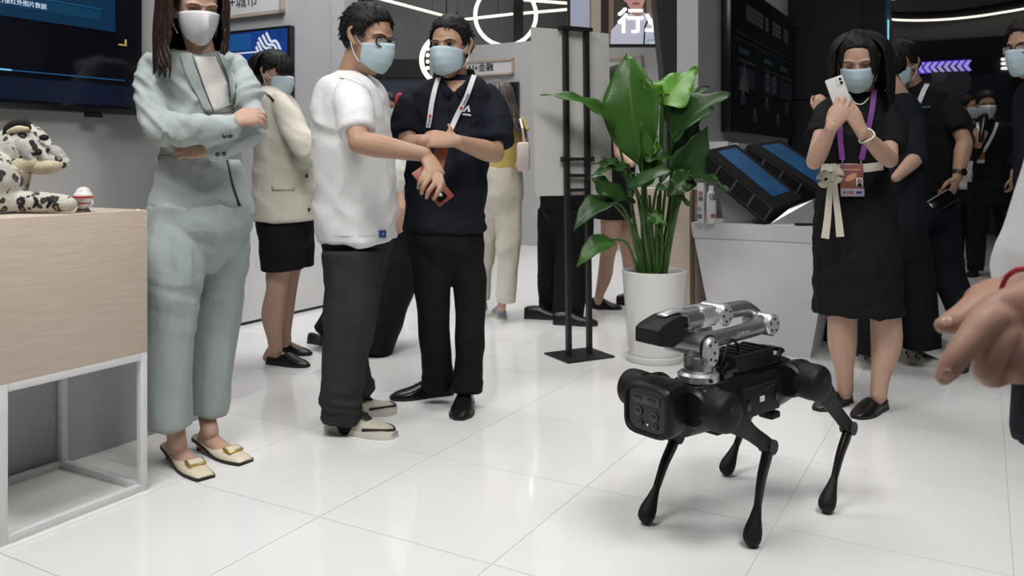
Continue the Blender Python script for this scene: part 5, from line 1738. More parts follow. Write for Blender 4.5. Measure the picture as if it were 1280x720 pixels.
def shoe(par, off, heel, toe, w=0.048, style='oxford', upper=None, sole=None, accent=None, heel_h=0.0, name='shoe', ln=None):
    """Shoe lying on the floor from heel to toe (photo pixels of the contact points)."""
    H, T_ = fl(*heel), fl(*toe)
    H[2] = T_[2] = 0
    ax = nz(T_ - H)
    L_ = ln or np.linalg.norm(T_ - H)
    H = T_ - ax * L_
    sd = np.array([-ax[1], ax[0], 0])
    prof = {  # t: half width factor, top height, underside height
        'oxford': [(0.0, .55, .060), (.06, .66, .072), (.22, .68, .082), (.40, .78, .078), (.55, .93, .060), (.72, 1.0, .044), (.88, .82, .034), (1.0, .34, .020)],
        'sneaker': [(0.0, .60, .070), (.06, .72, .080), (.22, .75, .088), (.40, .84, .084), (.55, .95, .066), (.72, 1.0, .052), (.88, .86, .044), (1.0, .42, .028)],
        'loafer': [(0.0, .58, .058), (.06, .70, .060), (.22, .74, .054), (.36, .82, .056), (.46, .90, .066), (.56, .95, .060), (.72, .98, .044), (.88, .80, .032), (1.0, .34, .018)],
        'mule': [(0.0, .50, .022), (.10, .60, .024), (.30, .66, .026), (.48, .82, .032), (.60, .92, .038), (.76, .95, .034), (.92, .80, .026), (1.0, .66, .016)],
    }[style]
    sh = 0.024 if style == 'sneaker' else 0.012
    def base_z(t):
        if heel_h <= 0:
            return 0.0
        q = max(0, 1 - t / 0.62)
        return heel_h * (q * q * (3 - 2 * q))
    pr = crom(np.array(prof), 3)
    n = 16
    rings, srings = [], []
    for t, wf, h in pr:
        c = H + ax * L_ * t
        z0 = base_z(t)
        a = np.linspace(0, PI, n)
        x = np.sign(np.cos(a)) * np.abs(np.cos(a)) ** 0.75 * w * wf
        z = sh * 0.6 + (np.sin(a) ** 0.8) * (h - sh * 0.6)
        rings.append(c + np.outer(x, sd) + np.outer(z + z0, Zv))
        e = 1.06
        srings.append(np.array([c + sd * w * wf * e + Zv * z0, c + sd * w * wf * e * 1.02 + Zv * (z0 + sh * 0.5), c + sd * w * wf * e + Zv * (z0 + sh), c - sd * w * wf * e + Zv * (z0 + sh), c - sd * w * wf * e * 1.02 + Zv * (z0 + sh * 0.5), c - sd * w * wf * e + Zv * z0]))
    o = mesh_obj(name, skin_rings(rings), upper, par, off, sharp=60)
    mesh_obj('sole', skin_rings(srings), sole, o, off, sharp=60)
    def P3(t, s_, z_):
        return H + ax * L_ * t + sd * w * s_ + Zv * (z_ + base_z(t))
    if style == 'sneaker' and accent:
        for q in (-1, 1):
            mesh_obj('side_patch', tube([P3(.26, q * .76, .036), P3(.40, q * .86, .056), P3(.52, q * .74, .066)], [(0.006, 0.010), (0.006, 0.010), (0.004, 0.008)], n=8), accent, o, off)
            mesh_obj('heel_patch', tube([P3(.04, q * .50, .060), P3(.14, q * .76, .050)], [(0.006, 0.013), (0.004, 0.008)], n=8), accent, o, off)
        mesh_obj('toe_cap', tube([P3(.62, .94, .030), P3(.80, .82, .034), P3(.93, .48, .034), P3(.985, 0, .032), P3(.93, -.48, .034), P3(.80, -.82, .034), P3(.62, -.94, .030)], [(0.004, 0.007)] * 7, n=8), accent, o, off)
        mesh_obj('tongue', tube([P3(.34, 0, .088), P3(.48, 0, .078), P3(.62, 0, .058)], [(0.030, 0.008), (0.028, 0.008), (0.022, 0.006)], n=10, side=sd), accent, o, off)
    if style in ('sneaker', 'oxford'):
        for k in range(4):
            t = .40 + .06 * k
            h = np.interp(t, pr[:, 0], pr[:, 2])
            mesh_obj('lace', tube([P3(t, .42, h * .93), P3(t + .01, 0, h + 0.005), P3(t, -.42, h * .93)], 0.0022, n=6), accent or K4, o, off)
        if style == 'oxford':
            mesh_obj('lace_bow', join([tube([P3(.40, 0, .084), P3(.36, q * .35, .096), P3(.40, q * .55, .082)], 0.0018, n=6) for q in (-1, 1)]), K4, o, off)
    if style == 'mule':
        tl = math.radians(14)
        fx = ax * math.cos(tl) - Zv * math.sin(tl)
        up_ = np.cross(fx, sd)
        up_ = up_ if up_[2] > 0 else -up_
        Mb_ = np.stack([sd, fx, up_], 1)
        bk = mesh_obj('buckle', xf(boxm((0, 0, 0), (0.062, 0.044, 0.007), None, 0.003), Mb_, P3(.74, 0, .040)), mat('gold', (0.55, 0.40, 0.14), 0.3, metal=0.9), o, off)
        mesh_obj('buckle_inlay', xf(boxm((0, 0, 0.0025), (0.049, 0.031, 0.007), None, 0.002), Mb_, P3(.74, 0, .040)), upper, o, off)
        mesh_obj('heel', tube([P3(.06, 0, .012), H + ax * L_ * .06 + Zv * 0.0], [(0.017, 0.015), (0.010, 0.010)], n=12, sub=1, cap='flat'), sole, o, off)
    if style == 'loafer':
        mesh_obj('strap', tube([P3(.56, .86, .026), P3(.54, .55, .042), P3(.53, 0, .050), P3(.54, -.55, .042), P3(.56, -.86, .026)], [(0.010, 0.003)] * 5, n=8, side=ax), upper, o, off)
        if accent:
            mesh_obj('horsebit', join([tube([P3(.54, .35, .050), P3(.535, -.35, .050)], 0.0026, n=6), tube([P3(.50, .3, .050), P3(.58, .3, .046)], 0.0026, n=6), tube([P3(.50, -.3, .050), P3(.58, -.3, .046)], 0.0026, n=6)]), accent, o, off)
    return o, H, T_, ax


def bare_foot(ankle, heel, toe):
    """Foot skin inside a low shoe."""
    H, T_ = fl(*heel), fl(*toe)
    H[2] = T_[2] = 0
    ax = nz(T_ - H)
    L_ = np.linalg.norm(T_ - H)
    A = np.asarray(ankle, float)
    return [tube([A, H + ax * L_ * 0.20 + Zv * 0.060, H + ax * L_ * 0.42 + Zv * 0.038, H + ax * L_ * 0.76 + Zv * 0.019], [(0.030, 0.032), (0.029, 0.032), (0.030, 0.021), (0.026, 0.009)], n=14),
            tube([H + ax * L_ * 0.12 + Zv * 0.030, H + ax * L_ * 0.2 + Zv * 0.06], [0.025, 0.03], n=12)]


def wf_z(z0, z1, lo=0.25):
    """Fold weight: strong between heights z0..z1, weak elsewhere."""
    def f(co):
        q = np.exp(-((co[:, 2] - (z0 + z1) / 2) / (abs(z1 - z0) / 2 + 1e-6)) ** 2)
        return lo + (1 - lo) * q
    return f


def wf_near(P, r, lo=0.15):
    P = np.asarray(P, float)
    def f(co):
        d = np.linalg.norm(co - P, axis=1)
        return lo + (1 - lo) * np.exp(-(d / r) ** 2)
    return f


def phone_box(c, ax, nrm, size, m, name, label, bev=0.008):
    """Phone lying along ax with its back facing nrm, as a top-level thing."""
    ax = nz(ax)
    n = nz(np.asarray(nrm, float) - ax * np.dot(nrm, ax))
    M = np.stack([np.cross(ax, n), ax, n], 1)
    r = empty(name, c, label, 'phone')
    mesh_obj('body', xf(boxm((0, 0, 0), (size[0], size[1], 0.0085), None, bev), M), m, r)
    return r, M


def sleeve(L, dx=0, dy=-3, k=0.5):
    """Sleeve from (px, py, depth, half width in px), its head rounded and sunk in the shoulder."""
    a = L[0]
    return ptube([(a[0] + dx, a[1] + dy, a[2], a[3] * k), (a[0] + dx * 0.4, a[1] + dy * 0.2, a[2], a[3] * 0.86)] + [(q[0], q[1], q[2], q[3]) for q in L[1:]], cap='start')


def pelvis(rows, crotch, d):
    """Seat of a pair of trousers, tapering to the crotch at (py, px, half width px)."""
    y, x, h = crotch
    l = rows[-1]
    return psec(list(rows) + [((y + l[0]) / 2 + 2, x - (x - l[1]) * 0.72, x + (l[2] - x) * 0.72, l[3] * 0.72), (y, x - h, x + h, 0.09)], d)


def fold_dir(scale, tilt=0.0, turn=0.0):
    """Stretched fold directions: scale along x, y, z after tilting about y and turning about z."""
    R = np.array(Matrix.Rotation(turn, 3, 'Z') @ Matrix.Rotation(tilt, 3, 'Y'))
    return np.diag(scale) @ R.T


def marks(tree, a, b, n, h, m, name, par, off, out=0.005, gap=0.35):
    """Row of small print marks from pixel a to pixel b on a surface (lettering too small to read)."""
    gs = []
    for k in range(n):
        t0, t1 = (k + gap / 2) / n, (k + 1 - gap / 2) / n
        P_, N_ = hits(tree, [(a[0] + (b[0] - a[0]) * t, a[1] + (b[1] - a[1]) * t) for t in (t0, t1)], out, 1)
        if len(P_) == 2:
            gs.append(ribbon(P_, N_, h, 0.0008))
    if gs:
        return mesh_obj(name, join(gs), m, par, off, smooth=False)

# ------------------------------------------------------------------ people: one by one
def person(label, feet, group=None):
    f = np.array(feet, float); f[2] = 0
    r = empty('person', f, label, 'person', group)
    return r, f


BLK = fabric('cloth_black', (0.010, 0.010, 0.011), 0.8)
BLKP = fabric('cloth_black_trousers', (0.0095, 0.0095, 0.0105), 0.75)
NAVY = fabric('cloth_navy', (0.012, 0.014, 0.022), 0.8)
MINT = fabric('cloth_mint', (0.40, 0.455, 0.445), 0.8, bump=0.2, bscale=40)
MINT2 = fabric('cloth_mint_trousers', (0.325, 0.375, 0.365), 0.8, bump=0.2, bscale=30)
TEE = fabric('cloth_white_tee', (0.76, 0.76, 0.76), 0.85, var=0.02)
CREAM = fabric('cloth_cream', (0.62, 0.585, 0.50), 0.85, var=0.02)
CREAM2 = fabric('cloth_cream_trousers', (0.60, 0.56, 0.49), 0.85, var=0.03)
GREYP = fabric('cloth_dark_grey', (0.034, 0.034, 0.033), 0.85)
YEL = fabric('cloth_yellow', (0.56, 0.42, 0.13), 0.85)
DENIM = fabric('cloth_dark_denim', (0.012, 0.015, 0.024), 0.85)
WHT = fabric('cloth_white_blouse', (0.66, 0.65, 0.62), 0.85)
LEA = mat('black_leather', (0.010, 0.010, 0.010), 0.3, bump=0.05, bscale=200)
LEAC = mat('cream_leather', (0.68, 0.61, 0.47), 0.35)
GOLD = mat('gold', (0.55, 0.40, 0.14), 0.3, metal=0.9)
SNK = mat('sneaker_beige', (0.50, 0.46, 0.38), 0.7, var=0.1, vscale=60)
SOLW = mat('sole_white', (0.60, 0.58, 0.52), 0.6)
SOLB = mat('sole_black', (0.012, 0.012, 0.012), 0.6)
SHB = mat('button_dark', (0.02, 0.02, 0.02), 0.3)
LAN = mat('lanyard_white', (0.68, 0.68, 0.70), 0.6)
LANP = mat('lanyard_purple', (0.20, 0.055, 0.27), 0.6, var=0.08, vscale=40)
RED = mat('print_red_mark', (0.45, 0.05, 0.05), 0.5)

# ---- woman in the mint trouser suit
r, o = person('woman with long brown hair in pale mint trouser suit, arms crossed, beside the wooden pedestal', fl(245, 575))
hd = Head(at(245, 13, 3.0), (0.60, -0.78, -0.20), 0.98)
neck = [tube([hd.w((0, -0.010, -0.05)), at(249, 56, 3.02), at(252, 74, 3.025), at(250, 86, 3.07)], [0.050, 0.049, 0.052, 0.055], n=16)]
SL, SR = at(190, 84, 3.06), at(302, 88, 3.06)
core = [psec([(78, 215, 278, .14), (110, 205, 292, .17), (165, 210, 290, .16), (262, 205, 300, .17)], 3.08)]
arms_ = arm(SL, at(200, 160, 2.98), at(284, 158, 2.84), 0.85) + arm(SR, at(318, 163, 2.98), at(262, 186, 2.88), 0.85)
hands_ = hand(at(290, 152, 2.83), (0.75, 0.35, 0.25), (0.2, -0.75, 0.6), True, 0.9, (30, 40, 30)) + hand(at(262, 187, 2.88), (-1, 0.05, 0.02), (0, -0.9, 0.4), False, 0.9, (12, 20, 12), spread=0.05)
legs_ = [tube([at(217, 500, 2.98), at(219, 536, 2.97), at(223, 556, 2.96)], [0.045, 0.034, 0.031]), tube([at(261, 490, 3.14), at(259, 520, 3.13), at(263, 540, 3.10)], [0.045, 0.033, 0.031])]
fp = [((208, 571), (258, 600)), ((246, 561), (308, 580))]
feet_ = bare_foot(at(223, 556, 2.96), *fp[0]) + bare_foot(at(263, 540, 3.09), *fp[1])
body = remesh('body', hd.skin() + neck + core + arms_ + hands_, 0.0042, SK_F, r, o, 2, carve=hd.carve)
for k, g in enumerate((legs_[:1] + feet_[:2], legs_[1:] + feet_[2:])):
    remesh('leg', g, 0.0045, SK_F, r, o, 3)
hd.face(r, o, closed=True, brow=HAIR_B)
hd.mask(r, o, M_maskw, n95=True)
hl = [(-0.12, -0.09), (-0.06, -0.08), (-0.01, -0.05), (0.015, -0.01), (0.03, 0.03), (0.05, 0.055), (0.07, 0.068), (0.12, 0.075)]
hc = hd.hair_cap(r, o, HAIR_B, 0.014, hl, 5, 60)
hd.locks(r, o, HAIR_B, 0.26, (58, 185), 150, wave=0.018, seed=11, r=0.0085, out=0.12, gather=(0.012, 0.05))
hd.locks(r, o, HAIR_B, 0.20, (185, 285), 70, wave=0.013, seed=12, r=0.0085, out=0.04, gather=(0.0, 0.0))
hd.locks(r, o, HAIR_B, 0.22, (286, 316), 14, wave=0.018, seed=14, r=0.009, out=0.08, gather=(-0.005, 0.02))
jk = [psec([(66, 208, 284, .17), (69, 196, 296, .20), (75, 184, 304, .23), (92, 190, 300, .24), (130, 200, 297, .25), (165, 204, 298, .24), (195, 204, 300, .23), (232, 194, 306, .26), (268, 187, 317, .27)], 3.08),
      sleeve([(190, 76, 3.06, 15), (187, 110, 3.02, 17), (197, 150, 2.97, 18), (206, 161, 2.94, 18)], dx=8),
      ptube([(200, 158, 2.96, 19), (240, 164, 2.86, 18), (270, 162, 2.83, 17), (297, 158, 2.83, 16)], side=(0, 1, 0)),
      sleeve([(298, 80, 3.06, 14), (307, 110, 3.03, 15), (316, 145, 2.99, 16), (318, 158, 2.97, 16)], dx=-8),
      ptube([(318, 160, 2.97, 17), (300, 173, 2.92, 16), (280, 181, 2.90, 15), (262, 186, 2.89, 14)], side=(0, 1, 0)),
      ]
wj = wf_near(at(205, 160, 2.95), 0.22, 0.25)
jacket, jt = remesh('jacket', jk, 0.006, MINT, r, o, 3, [(fold_dir((7, 7, 30), 0.6), 0.018, wf_near(at(192, 125, 2.98), 0.17, 0.0)), (fold_dir((28, 6, 10), 0.6), 0.015, wf_near(at(235, 163, 2.86), 0.17, 0.0)), (fold_dir((7, 7, 30), -0.6), 0.018, wf_near(at(314, 125, 2.98), 0.17, 0.0)), (fold_dir((5, 5, 11), 0.3), 0.010, None)], bvh=True)
patch('shirt', jt, [(71, 240, 270), (78, 243, 273), (90, 247, 279), (105, 252, 284), (120, 258, 287), (140, 265, 288)], fabric('shirt_white', (0.66, 0.64, 0.61), 0.8, var=0.02), r, o, 0.003)
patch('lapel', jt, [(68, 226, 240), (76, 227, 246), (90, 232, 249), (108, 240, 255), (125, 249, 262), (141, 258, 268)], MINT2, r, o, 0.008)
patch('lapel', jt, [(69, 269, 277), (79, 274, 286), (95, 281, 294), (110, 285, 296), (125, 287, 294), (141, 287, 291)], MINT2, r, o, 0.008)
for pts in ([(238, 62), (245, 80), (252, 100), (260, 122), (267, 140)], [(271, 68), (279, 85), (284, 105), (288, 125), (289, 140)]):
    strap('seam', jt, pts, 0.004, fabric('seam_dark', (0.05, 0.06, 0.06)), r, o, 0.010)
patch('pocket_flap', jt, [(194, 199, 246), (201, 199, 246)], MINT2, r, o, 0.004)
strap('front_edge', jt, [(283, 200), (288, 222), (294, 245), (301, 266)], 0.006, fabric('seam_dark', (0.05, 0.06, 0.06)), r, o, 0.003)
patch('jacket_front', jt, [(200, 284, 296), (225, 289, 307), (250, 296, 318), (264, 303, 320), (272, 308, 319)], MINT, r, o, 0.010)
for px, py in ((281, 170), (288, 170), (272, 193), (280, 192)):
    button('button', jt, px, py, 0.0085, SHB, r, o)
tr_ = [pelvis([(256, 190, 312, .23), (285, 186, 312, .25)], (338, 246, 22), 3.04),
       ptube([(224, 278, 3.02, 33), (222, 310, 2.99, 36), (220, 350, 2.96, 32), (217, 400, 2.95, 28), (213, 455, 2.95, 26), (213, 531, 2.96, 26.5)], cap='start'),
       ptube([(280, 278, 3.10, 29), (279, 310, 3.14, 30), (276, 350, 3.17, 29), (271, 400, 3.18, 27.5), (265, 455, 3.16, 25), (259, 517, 3.14, 22.5)], cap='start')]
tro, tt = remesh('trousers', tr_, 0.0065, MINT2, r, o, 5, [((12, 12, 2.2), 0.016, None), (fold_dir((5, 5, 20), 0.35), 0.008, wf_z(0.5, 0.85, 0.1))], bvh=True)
for k, (a, b) in enumerate(fp):
    shoe(r, o, a, b, 0.044, 'mule', LEAC, SOLB, heel_h=0.035)

# ---- woman in the cream jacket, side view
r, o = person('woman with black bob in cream jacket and black shorts, side view before the alcove', fl(352, 455))
hd = Head(at(343, 93, 4.5), (0.94, -0.34, -0.12), 0.98)
body = remesh('body', hd.skin() + [tube([hd.w((0, -0.02, -0.05)), at(336, 121, 4.52), at(338, 138, 4.53)], [0.048, 0.047, 0.055])] +
              [psec([(130, 325, 365, .2), (180, 332, 375, .2), (260, 335, 385, .2)], 4.5)] + arm(at(352, 132, 4.34), at(388, 195, 4.24), at(372, 192, 4.5), 0.85), 0.006, SK_F, r, o, 2, carve=hd.carve)
hd.face(r, o)
hd.mask(r, o)
hl = [(-0.12, -0.075), (-0.06, -0.07), (-0.025, -0.04), (0.005, 0.012), (0.03, 0.022), (0.05, 0.035), (0.07, 0.042), (0.12, 0.048)]
hd.hair_cap(r, o, HAIR_K, 0.020, hl, 3, 120)
hd.locks(r, o, HAIR_K, 0.095, (106, 254), 70, wave=0.004, seed=5, r=0.011, out=0.10)
hd.locks(r, o, HAIR_K, 0.02, (-48, 48), 22, wave=0.003, seed=6, r=0.008, out=0.03)
legs = []
for g, h_, t_ in ((ptube([(352, 325, 4.42, 16), (347, 345, 4.42, 14.5), (346, 362, 4.42, 13), (341, 393, 4.44, 14), (343, 420, 4.43, 9.5), (345, 440, 4.43, 8)]), (327, 453), (386, 459)),
                  (ptube([(364, 325, 4.62, 15), (361, 345, 4.62, 13), (359, 362, 4.62, 12), (354, 392, 4.64, 13), (355, 415, 4.63, 9), (357, 428, 4.63, 7.5)]), (344, 441), (389, 444))):
    ank = at(345, 438, 4.43) if h_[0] == 327 else at(357, 427, 4.63)
    remesh('leg', [g] + bare_foot(ank, h_, t_), 0.006, SK_F, r, o, 3)
    shoe(r, o, h_, t_, 0.043, 'loafer', LEA, SOLB, GOLD, ln=0.25)
jk = [psec([(110, 325, 350, .15), (117, 318, 360, .26), (128, 315, 368, .36), (160, 317, 380, .36), (200, 319, 390, .34), (240, 318, 394, .36), (275, 317, 398, .38)], 4.5),
      sleeve([(352, 126, 4.36, 13), (362, 148, 4.30, 15.5), (378, 178, 4.24, 15), (389, 195, 4.22, 13)], dx=-8),
      ptube([(390, 194, 4.24, 14), (378, 197, 4.38, 12), (368, 193, 4.55, 11)], side=(0, 0, 1), cap='round')]
jacket, jt = remesh('jacket', jk, 0.0075, CREAM, r, o, 3, [(fold_dir((5, 5, 10), 0.5), 0.012, None), (fold_dir((6, 6, 24), 0.6), 0.008, wf_near(at(385, 190, 4.25), 0.2))], bvh=True)
strap('collar_edge', jt, [(320, 116), (328, 115), (336, 120), (343, 127)], 0.012, SHB, r, o, 0.003)
strap('front_edge', jt, [(394, 232), (398, 250), (399, 266)], 0.012, SHB, r, o, 0.002)
for px, py in ((383, 220), (392, 178), (386, 262)):
    button('button', jt, px, py, 0.011, SHB, r, o)
patch('pocket_flap', jt, [(232, 340, 368), (238, 340, 368)], fabric('cloth_cream_shade', (0.56, 0.53, 0.45)), r, o, 0.004)
sh = [pelvis([(262, 322, 392, .34), (290, 324, 391, .34)], (332, 360, 18), 4.5), ptube([(352, 285, 4.43, 29), (353, 315, 4.43, 27.5), (354, 337, 4.43, 26.5)]), ptube([(365, 290, 4.58, 27), (366, 315, 4.58, 26), (367, 334, 4.58, 25)])]
remesh('shorts', sh, 0.0075, BLK, r, o, 3, [((8, 8, 6), 0.006, None)])

# ---- man in the white tee
r, o = person('man with glasses in white t-shirt and dark grey trousers holding a red phone', fl(445, 540))
hd = Head(at(460, 49, 3.36), (0.86, -0.47, -0.20), 1.06)
A_ = (at(438, 118, 3.20), at(449, 178, 3.04), at(530, 193, 3.06))
Wr = at(533, 194, 3.06)
hn = [tube([at(527, 192, 3.06), at(533, 196, 3.06), at(539, 205, 3.045), at(545, 216, 3.02)], [(.024, .021), (.027, .021), (.036, .019), (.040, .015)], n=18, side=(0.72, -0.1, -0.55))]
for q in (((533, 210, 3.03), (530, 218, 3.0), (525, 227, 2.985), (523, 235, 3.0)), ((539, 214, 3.02), (536, 223, 2.985), (529, 234, 2.97), (527, 242, 2.985)),
          ((545, 218, 3.01), (544, 228, 2.98), (536, 239, 2.965), (533, 247, 2.98)), ((550, 219, 3.0), (552, 228, 2.98), (547, 241, 2.965), (542, 249, 2.98))):
    hn.append(tube([at(*e) for e in q], [.0105, .0105, .0092, .0072], n=10, sub=4))
hn.append(tube([at(541, 208, 3.05), at(549, 220, 3.07), at(555, 233, 3.07)], [.014, .012, .009], n=10))
body = remesh('body', hd.skin() + [tube([hd.w((0, -0.02, -0.04)), at(440, 92, 3.40), at(436, 112, 3.42)], [0.058, 0.058, 0.07])] +
              [psec([(112, 410, 465, .26), (180, 415, 475, .28), (290, 420, 480, .28)], 3.42)] + arm(*A_, 1.04) + arm(at(450, 120, 3.6), at(470, 190, 3.62), at(480, 250, 3.6), 1.0) + hn, 0.0042, SK_M, r, o, 2, carve=hd.carve)
hd.face(r, o)
hd.mask(r, o)
hd.glasses(r, o)
hs = [(-0.12, -0.062), (-0.06, -0.05), (-0.03, -0.03), (0.005, 0.004), (0.012, 0.0), (0.026, 0.0), (0.032, 0.028), (0.05, 0.052), (0.07, 0.064), (0.12, 0.07)]
hd.hair_cap(r, o, HAIR_K, 0.020, hs, 21, 420)
ts = [psec([(92, 426, 452, .14), (98, 415, 462, .24), (107, 404, 472, .36), (122, 397, 480, .42), (150, 394, 485, .43), (190, 394, 487, .42), (245, 397, 490, .41), (299, 402, 496, .41)], 3.42),
      sleeve([(438, 114, 3.24, 19), (443, 138, 3.15, 22), (446, 165, 3.09, 20)], dx=4)]
tee, tt = remesh('t_shirt', ts, 0.006, TEE, r, o, 3, [(fold_dir((5, 5, 9), 0.5), 0.018, None), (fold_dir((5, 5, 17), -0.4), 0.010, wf_z(0.75, 1.05, 0.3)), (fold_dir((12, 12, 3)), 0.006, None)], bvh=True)
strap('neckline', tt, [(424, 97), (436, 99), (450, 105), (462, 114)], 0.012, TEE, r, o, 0.002)
patch('hem_tag', tt, [(288, 473, 481.5), (297, 473, 481.5)], mat('tag_blue', (0.015, 0.06, 0.24), 0.6), r, o, 0.004, 3)
p, n = hit(tt, 477.3, 292, 0.008)
text_on('人', 0.014, p, n, LAN, 'print', r, o)
strap('hem_seam', tt, [(405, 294), (430, 295), (455, 295), (470, 294)], 0.002, fabric('seam_pale', (0.6, 0.6, 0.6)), r, o, 0.001)
tr_ = [pelvis([(288, 406, 490, .33), (308, 406, 489, .33)], (350, 447, 16), 3.42),
       ptube([(441, 315, 3.32, 37), (441, 345, 3.31, 34), (437, 400, 3.29, 31), (431, 455, 3.29, 27), (427, 495, 3.30, 24), (426, 521, 3.32, 24)]),
       ptube([(452, 315, 3.52, 35), (446, 360, 3.53, 28), (437, 420, 3.56, 22), (443, 465, 3.58, 17), (453, 494, 3.58, 17)])]
remesh('trousers', tr_, 0.0065, GREYP, r, o, 5, [((10, 10, 3), 0.012, None), (fold_dir((7, 7, 30), 0.25), 0.014, wf_z(0.06, 0.20, 0.10)), (fold_dir((5, 5, 20), 0.5), 0.009, wf_z(0.40, 0.6, 0.2))])
remesh('sock', [tube([at(430, 515, 3.33), at(434, 531, 3.32)], [0.045, 0.042], n=12)], 0.008, BLK, r, o, 1)
shoe(r, o, (409, 535), (494, 548), 0.050, 'sneaker', SNK, SOLW, SOLB, ln=0.312)
shoe(r, o, (446, 517), (496, 516), 0.050, 'sneaker', SNK, SOLW, SOLB, ln=0.285)
RP = mat('phone_red', (0.26, 0.055, 0.03), 0.35)
rp_, M_ = phone_box(at(541, 231, 3.032), at(562, 256, 3.02) - at(520, 206, 3.04), (0.35, -0.9, 0.25), (0.073, 0.158), RP, 'phone', 'red phone held by the man in white t-shirt')
mesh_obj('camera_bump', xf(boxm((0.012, 0.052, 0.0052), (0.03, 0.034, 0.003), None, 0.004), M_), K3, rp_)
mesh_obj('stripe', xf(boxm((-0.008, 0.04, 0.0047), (0.010, 0.055, 0.0015), None, 0.0005), M_), K3, rp_)

# ---- man in the navy polo
r, o = person('man in navy polo with white lanyard and black trousers, facing the camera', fl(565, 505))
hd = Head(at(563, 59, 3.64), (-0.33, -0.93, -0.06), 1.04)
Lw = at(572, 177, 3.40)
body = remesh('body', hd.skin() + [tube([hd.w((0, -0.02, -0.04)), at(567, 92, 3.70), at(567, 112, 3.72)], [0.058, 0.058, 0.075])] +
              [psec([(112, 535, 600, .18), (170, 535, 595, .2), (280, 530, 590, .2)], 3.72)] +
              arm(at(610, 130, 3.74), at(619, 192, 3.60), Lw, 1.05) + arm(at(517, 124, 3.70), at(507, 182, 3.60), at(530, 176, 3.40), 1.0) +
              hand(at(569, 176, 3.40), (-0.97, -0.05, 0.10), (0.0, -0.80, 0.60), False, 1.08, (34, 60, 40), spread=0.08, thumb=(0.85, -0.05, -0.5), tcurl=0.0) +
              hand(at(529, 178, 3.44), (0.85, 0.25, 0.1), (0.2, -0.6, -0.8), True, 1.0, (30, 40, 30), spread=0.06, thumb=(0.95, 0.2, 0), tcurl=0.1), 0.0045, SK_M, r, o, 2, carve=hd.carve)
hd.face(r, o)
hd.mask(r, o)
hd.hair_cap(r, o, HAIR_K, 0.018, hs, 33, 420)
ps = [psec([(98, 541, 596, .17), (102, 532, 604, .21), (110, 522, 612, .24), (122, 512, 620, .26), (150, 512, 618, .27), (190, 512, 611, .27), (240, 507, 606, .28), (287, 504, 606, .29)], 3.72),
      sleeve([(519, 117, 3.72, 15), (510, 142, 3.67, 17), (507, 168, 3.62, 17)], dx=10), sleeve([(611, 117, 3.72, 17), (618, 145, 3.68, 19.5), (622, 178, 3.62, 20)], dx=-10)]
polo, pt = remesh('polo_shirt', ps, 0.006, NAVY, r, o, 3, [(fold_dir((5, 5, 10), 0.5), 0.015, None), (fold_dir((5, 5, 20), -0.4), 0.007, None)], bvh=True)
mesh_obj('collar', tube([at(562, 117, 3.575), at(552, 110, 3.60), at(543, 101, 3.66), at(546, 95, 3.74), at(567, 92, 3.82), at(589, 93, 3.74), at(592, 99, 3.66), at(584, 109, 3.60), at(573, 117, 3.575)], [(0.020, 0.005), (0.024, 0.006), (0.026, 0.006), (0.024, 0.006), (0.022, 0.006), (0.024, 0.006), (0.026, 0.006), (0.024, 0.006), (0.020, 0.005)], n=12, side=(0, 0, 1)), NAVY, r, o)
patch('neck_opening', pt, [(101, 555, 582), (108, 560, 577), (115, 566, 570)], SK_M, r, o, 0.002, 6)
strap('placket', pt, [(569, 118), (568, 140), (567, 165)], 0.034, NAVY, r, o, 0.004)
for py in (126, 146):
    button('button', pt, 568, py, 0.005, SHB, r, o)
l1 = strap('lanyard', pt, [(549, 100), (543, 118), (539, 140), (537, 160)], 0.021, LAN, r, o, 0.012)
l2 = strap('lanyard', pt, [(592, 97), (586, 112), (577, 132), (568, 152), (562, 166)], 0.021, LAN, r, o, 0.012)
for pix, l_ in (([(538.6, 144), (538.3, 148)], l1), ([(577, 133), (575.5, 136.5)], l2)):
    P_, N_ = hits(pt, pix, 0.0145, 1)
    mesh_obj('print', ribbon(P_, N_, 0.010, 0.001), RED, l_, o)
INKG = mat('print_grey', (0.12, 0.09, 0.11), 0.6)
marks(pt, (538.2, 149), (537.4, 159), 5, 0.007, INKG, 'print', l1, o, 0.0145)
marks(pt, (584.5, 117), (578, 131), 6, 0.007, INKG, 'print', l2, o, 0.0145)
# chest emblem: white slanted A with lettering
p, n = hit(pt, 583, 136, 0.004)
Mf = frame_of(n)
for poly in ([(-0.022, -0.013), (0.006, 0.014), (0.013, 0.014), (-0.008, -0.013)], [(0.004, 0.006), (0.011, 0.012), (0.016, -0.013), (0.006, -0.013)]):
    mesh_obj('emblem', prism(poly, Mf, p, 0.0012), LAN, r, o, smooth=False)
marks(pt, (577.5, 142.5), (588.5, 144.0), 7, 0.008, LAN, 'print', r, o, 0.004, 0.2)
bd = at(549, 199, 3.42)
Mb = frame_of((0.1, -1, 0.1), (0.25, 0, 1))
mesh_obj('badge', xf(boxm((0, 0, 0), (0.052, 0.105, 0.004), None, 0.004), Mb, bd), mat('badge_orange', (0.30, 0.10, 0.045), 0.35, var=0.25, vscale=18), r, o)
mesh_obj('badge_clip', xf(boxm((0, 0.055, 0.002), (0.022, 0.014, 0.005), None, 0.002), Mb, bd), SV, r, o)
tr_ = [pelvis([(278, 510, 603, .27), (305, 510, 603, .28)], (355, 562, 8), 3.72),
       ptube([(535, 305, 3.70, 27), (539, 345, 3.69, 22.5), (541, 385, 3.69, 19.5), (544, 430, 3.69, 19), (546, 482, 3.74, 18.5)]), ptube([(580, 305, 3.72, 25), (585, 345, 3.71, 20.5), (588, 385, 3.70, 17), (587, 430, 3.67, 17), (584, 489, 3.66, 17.5)])]
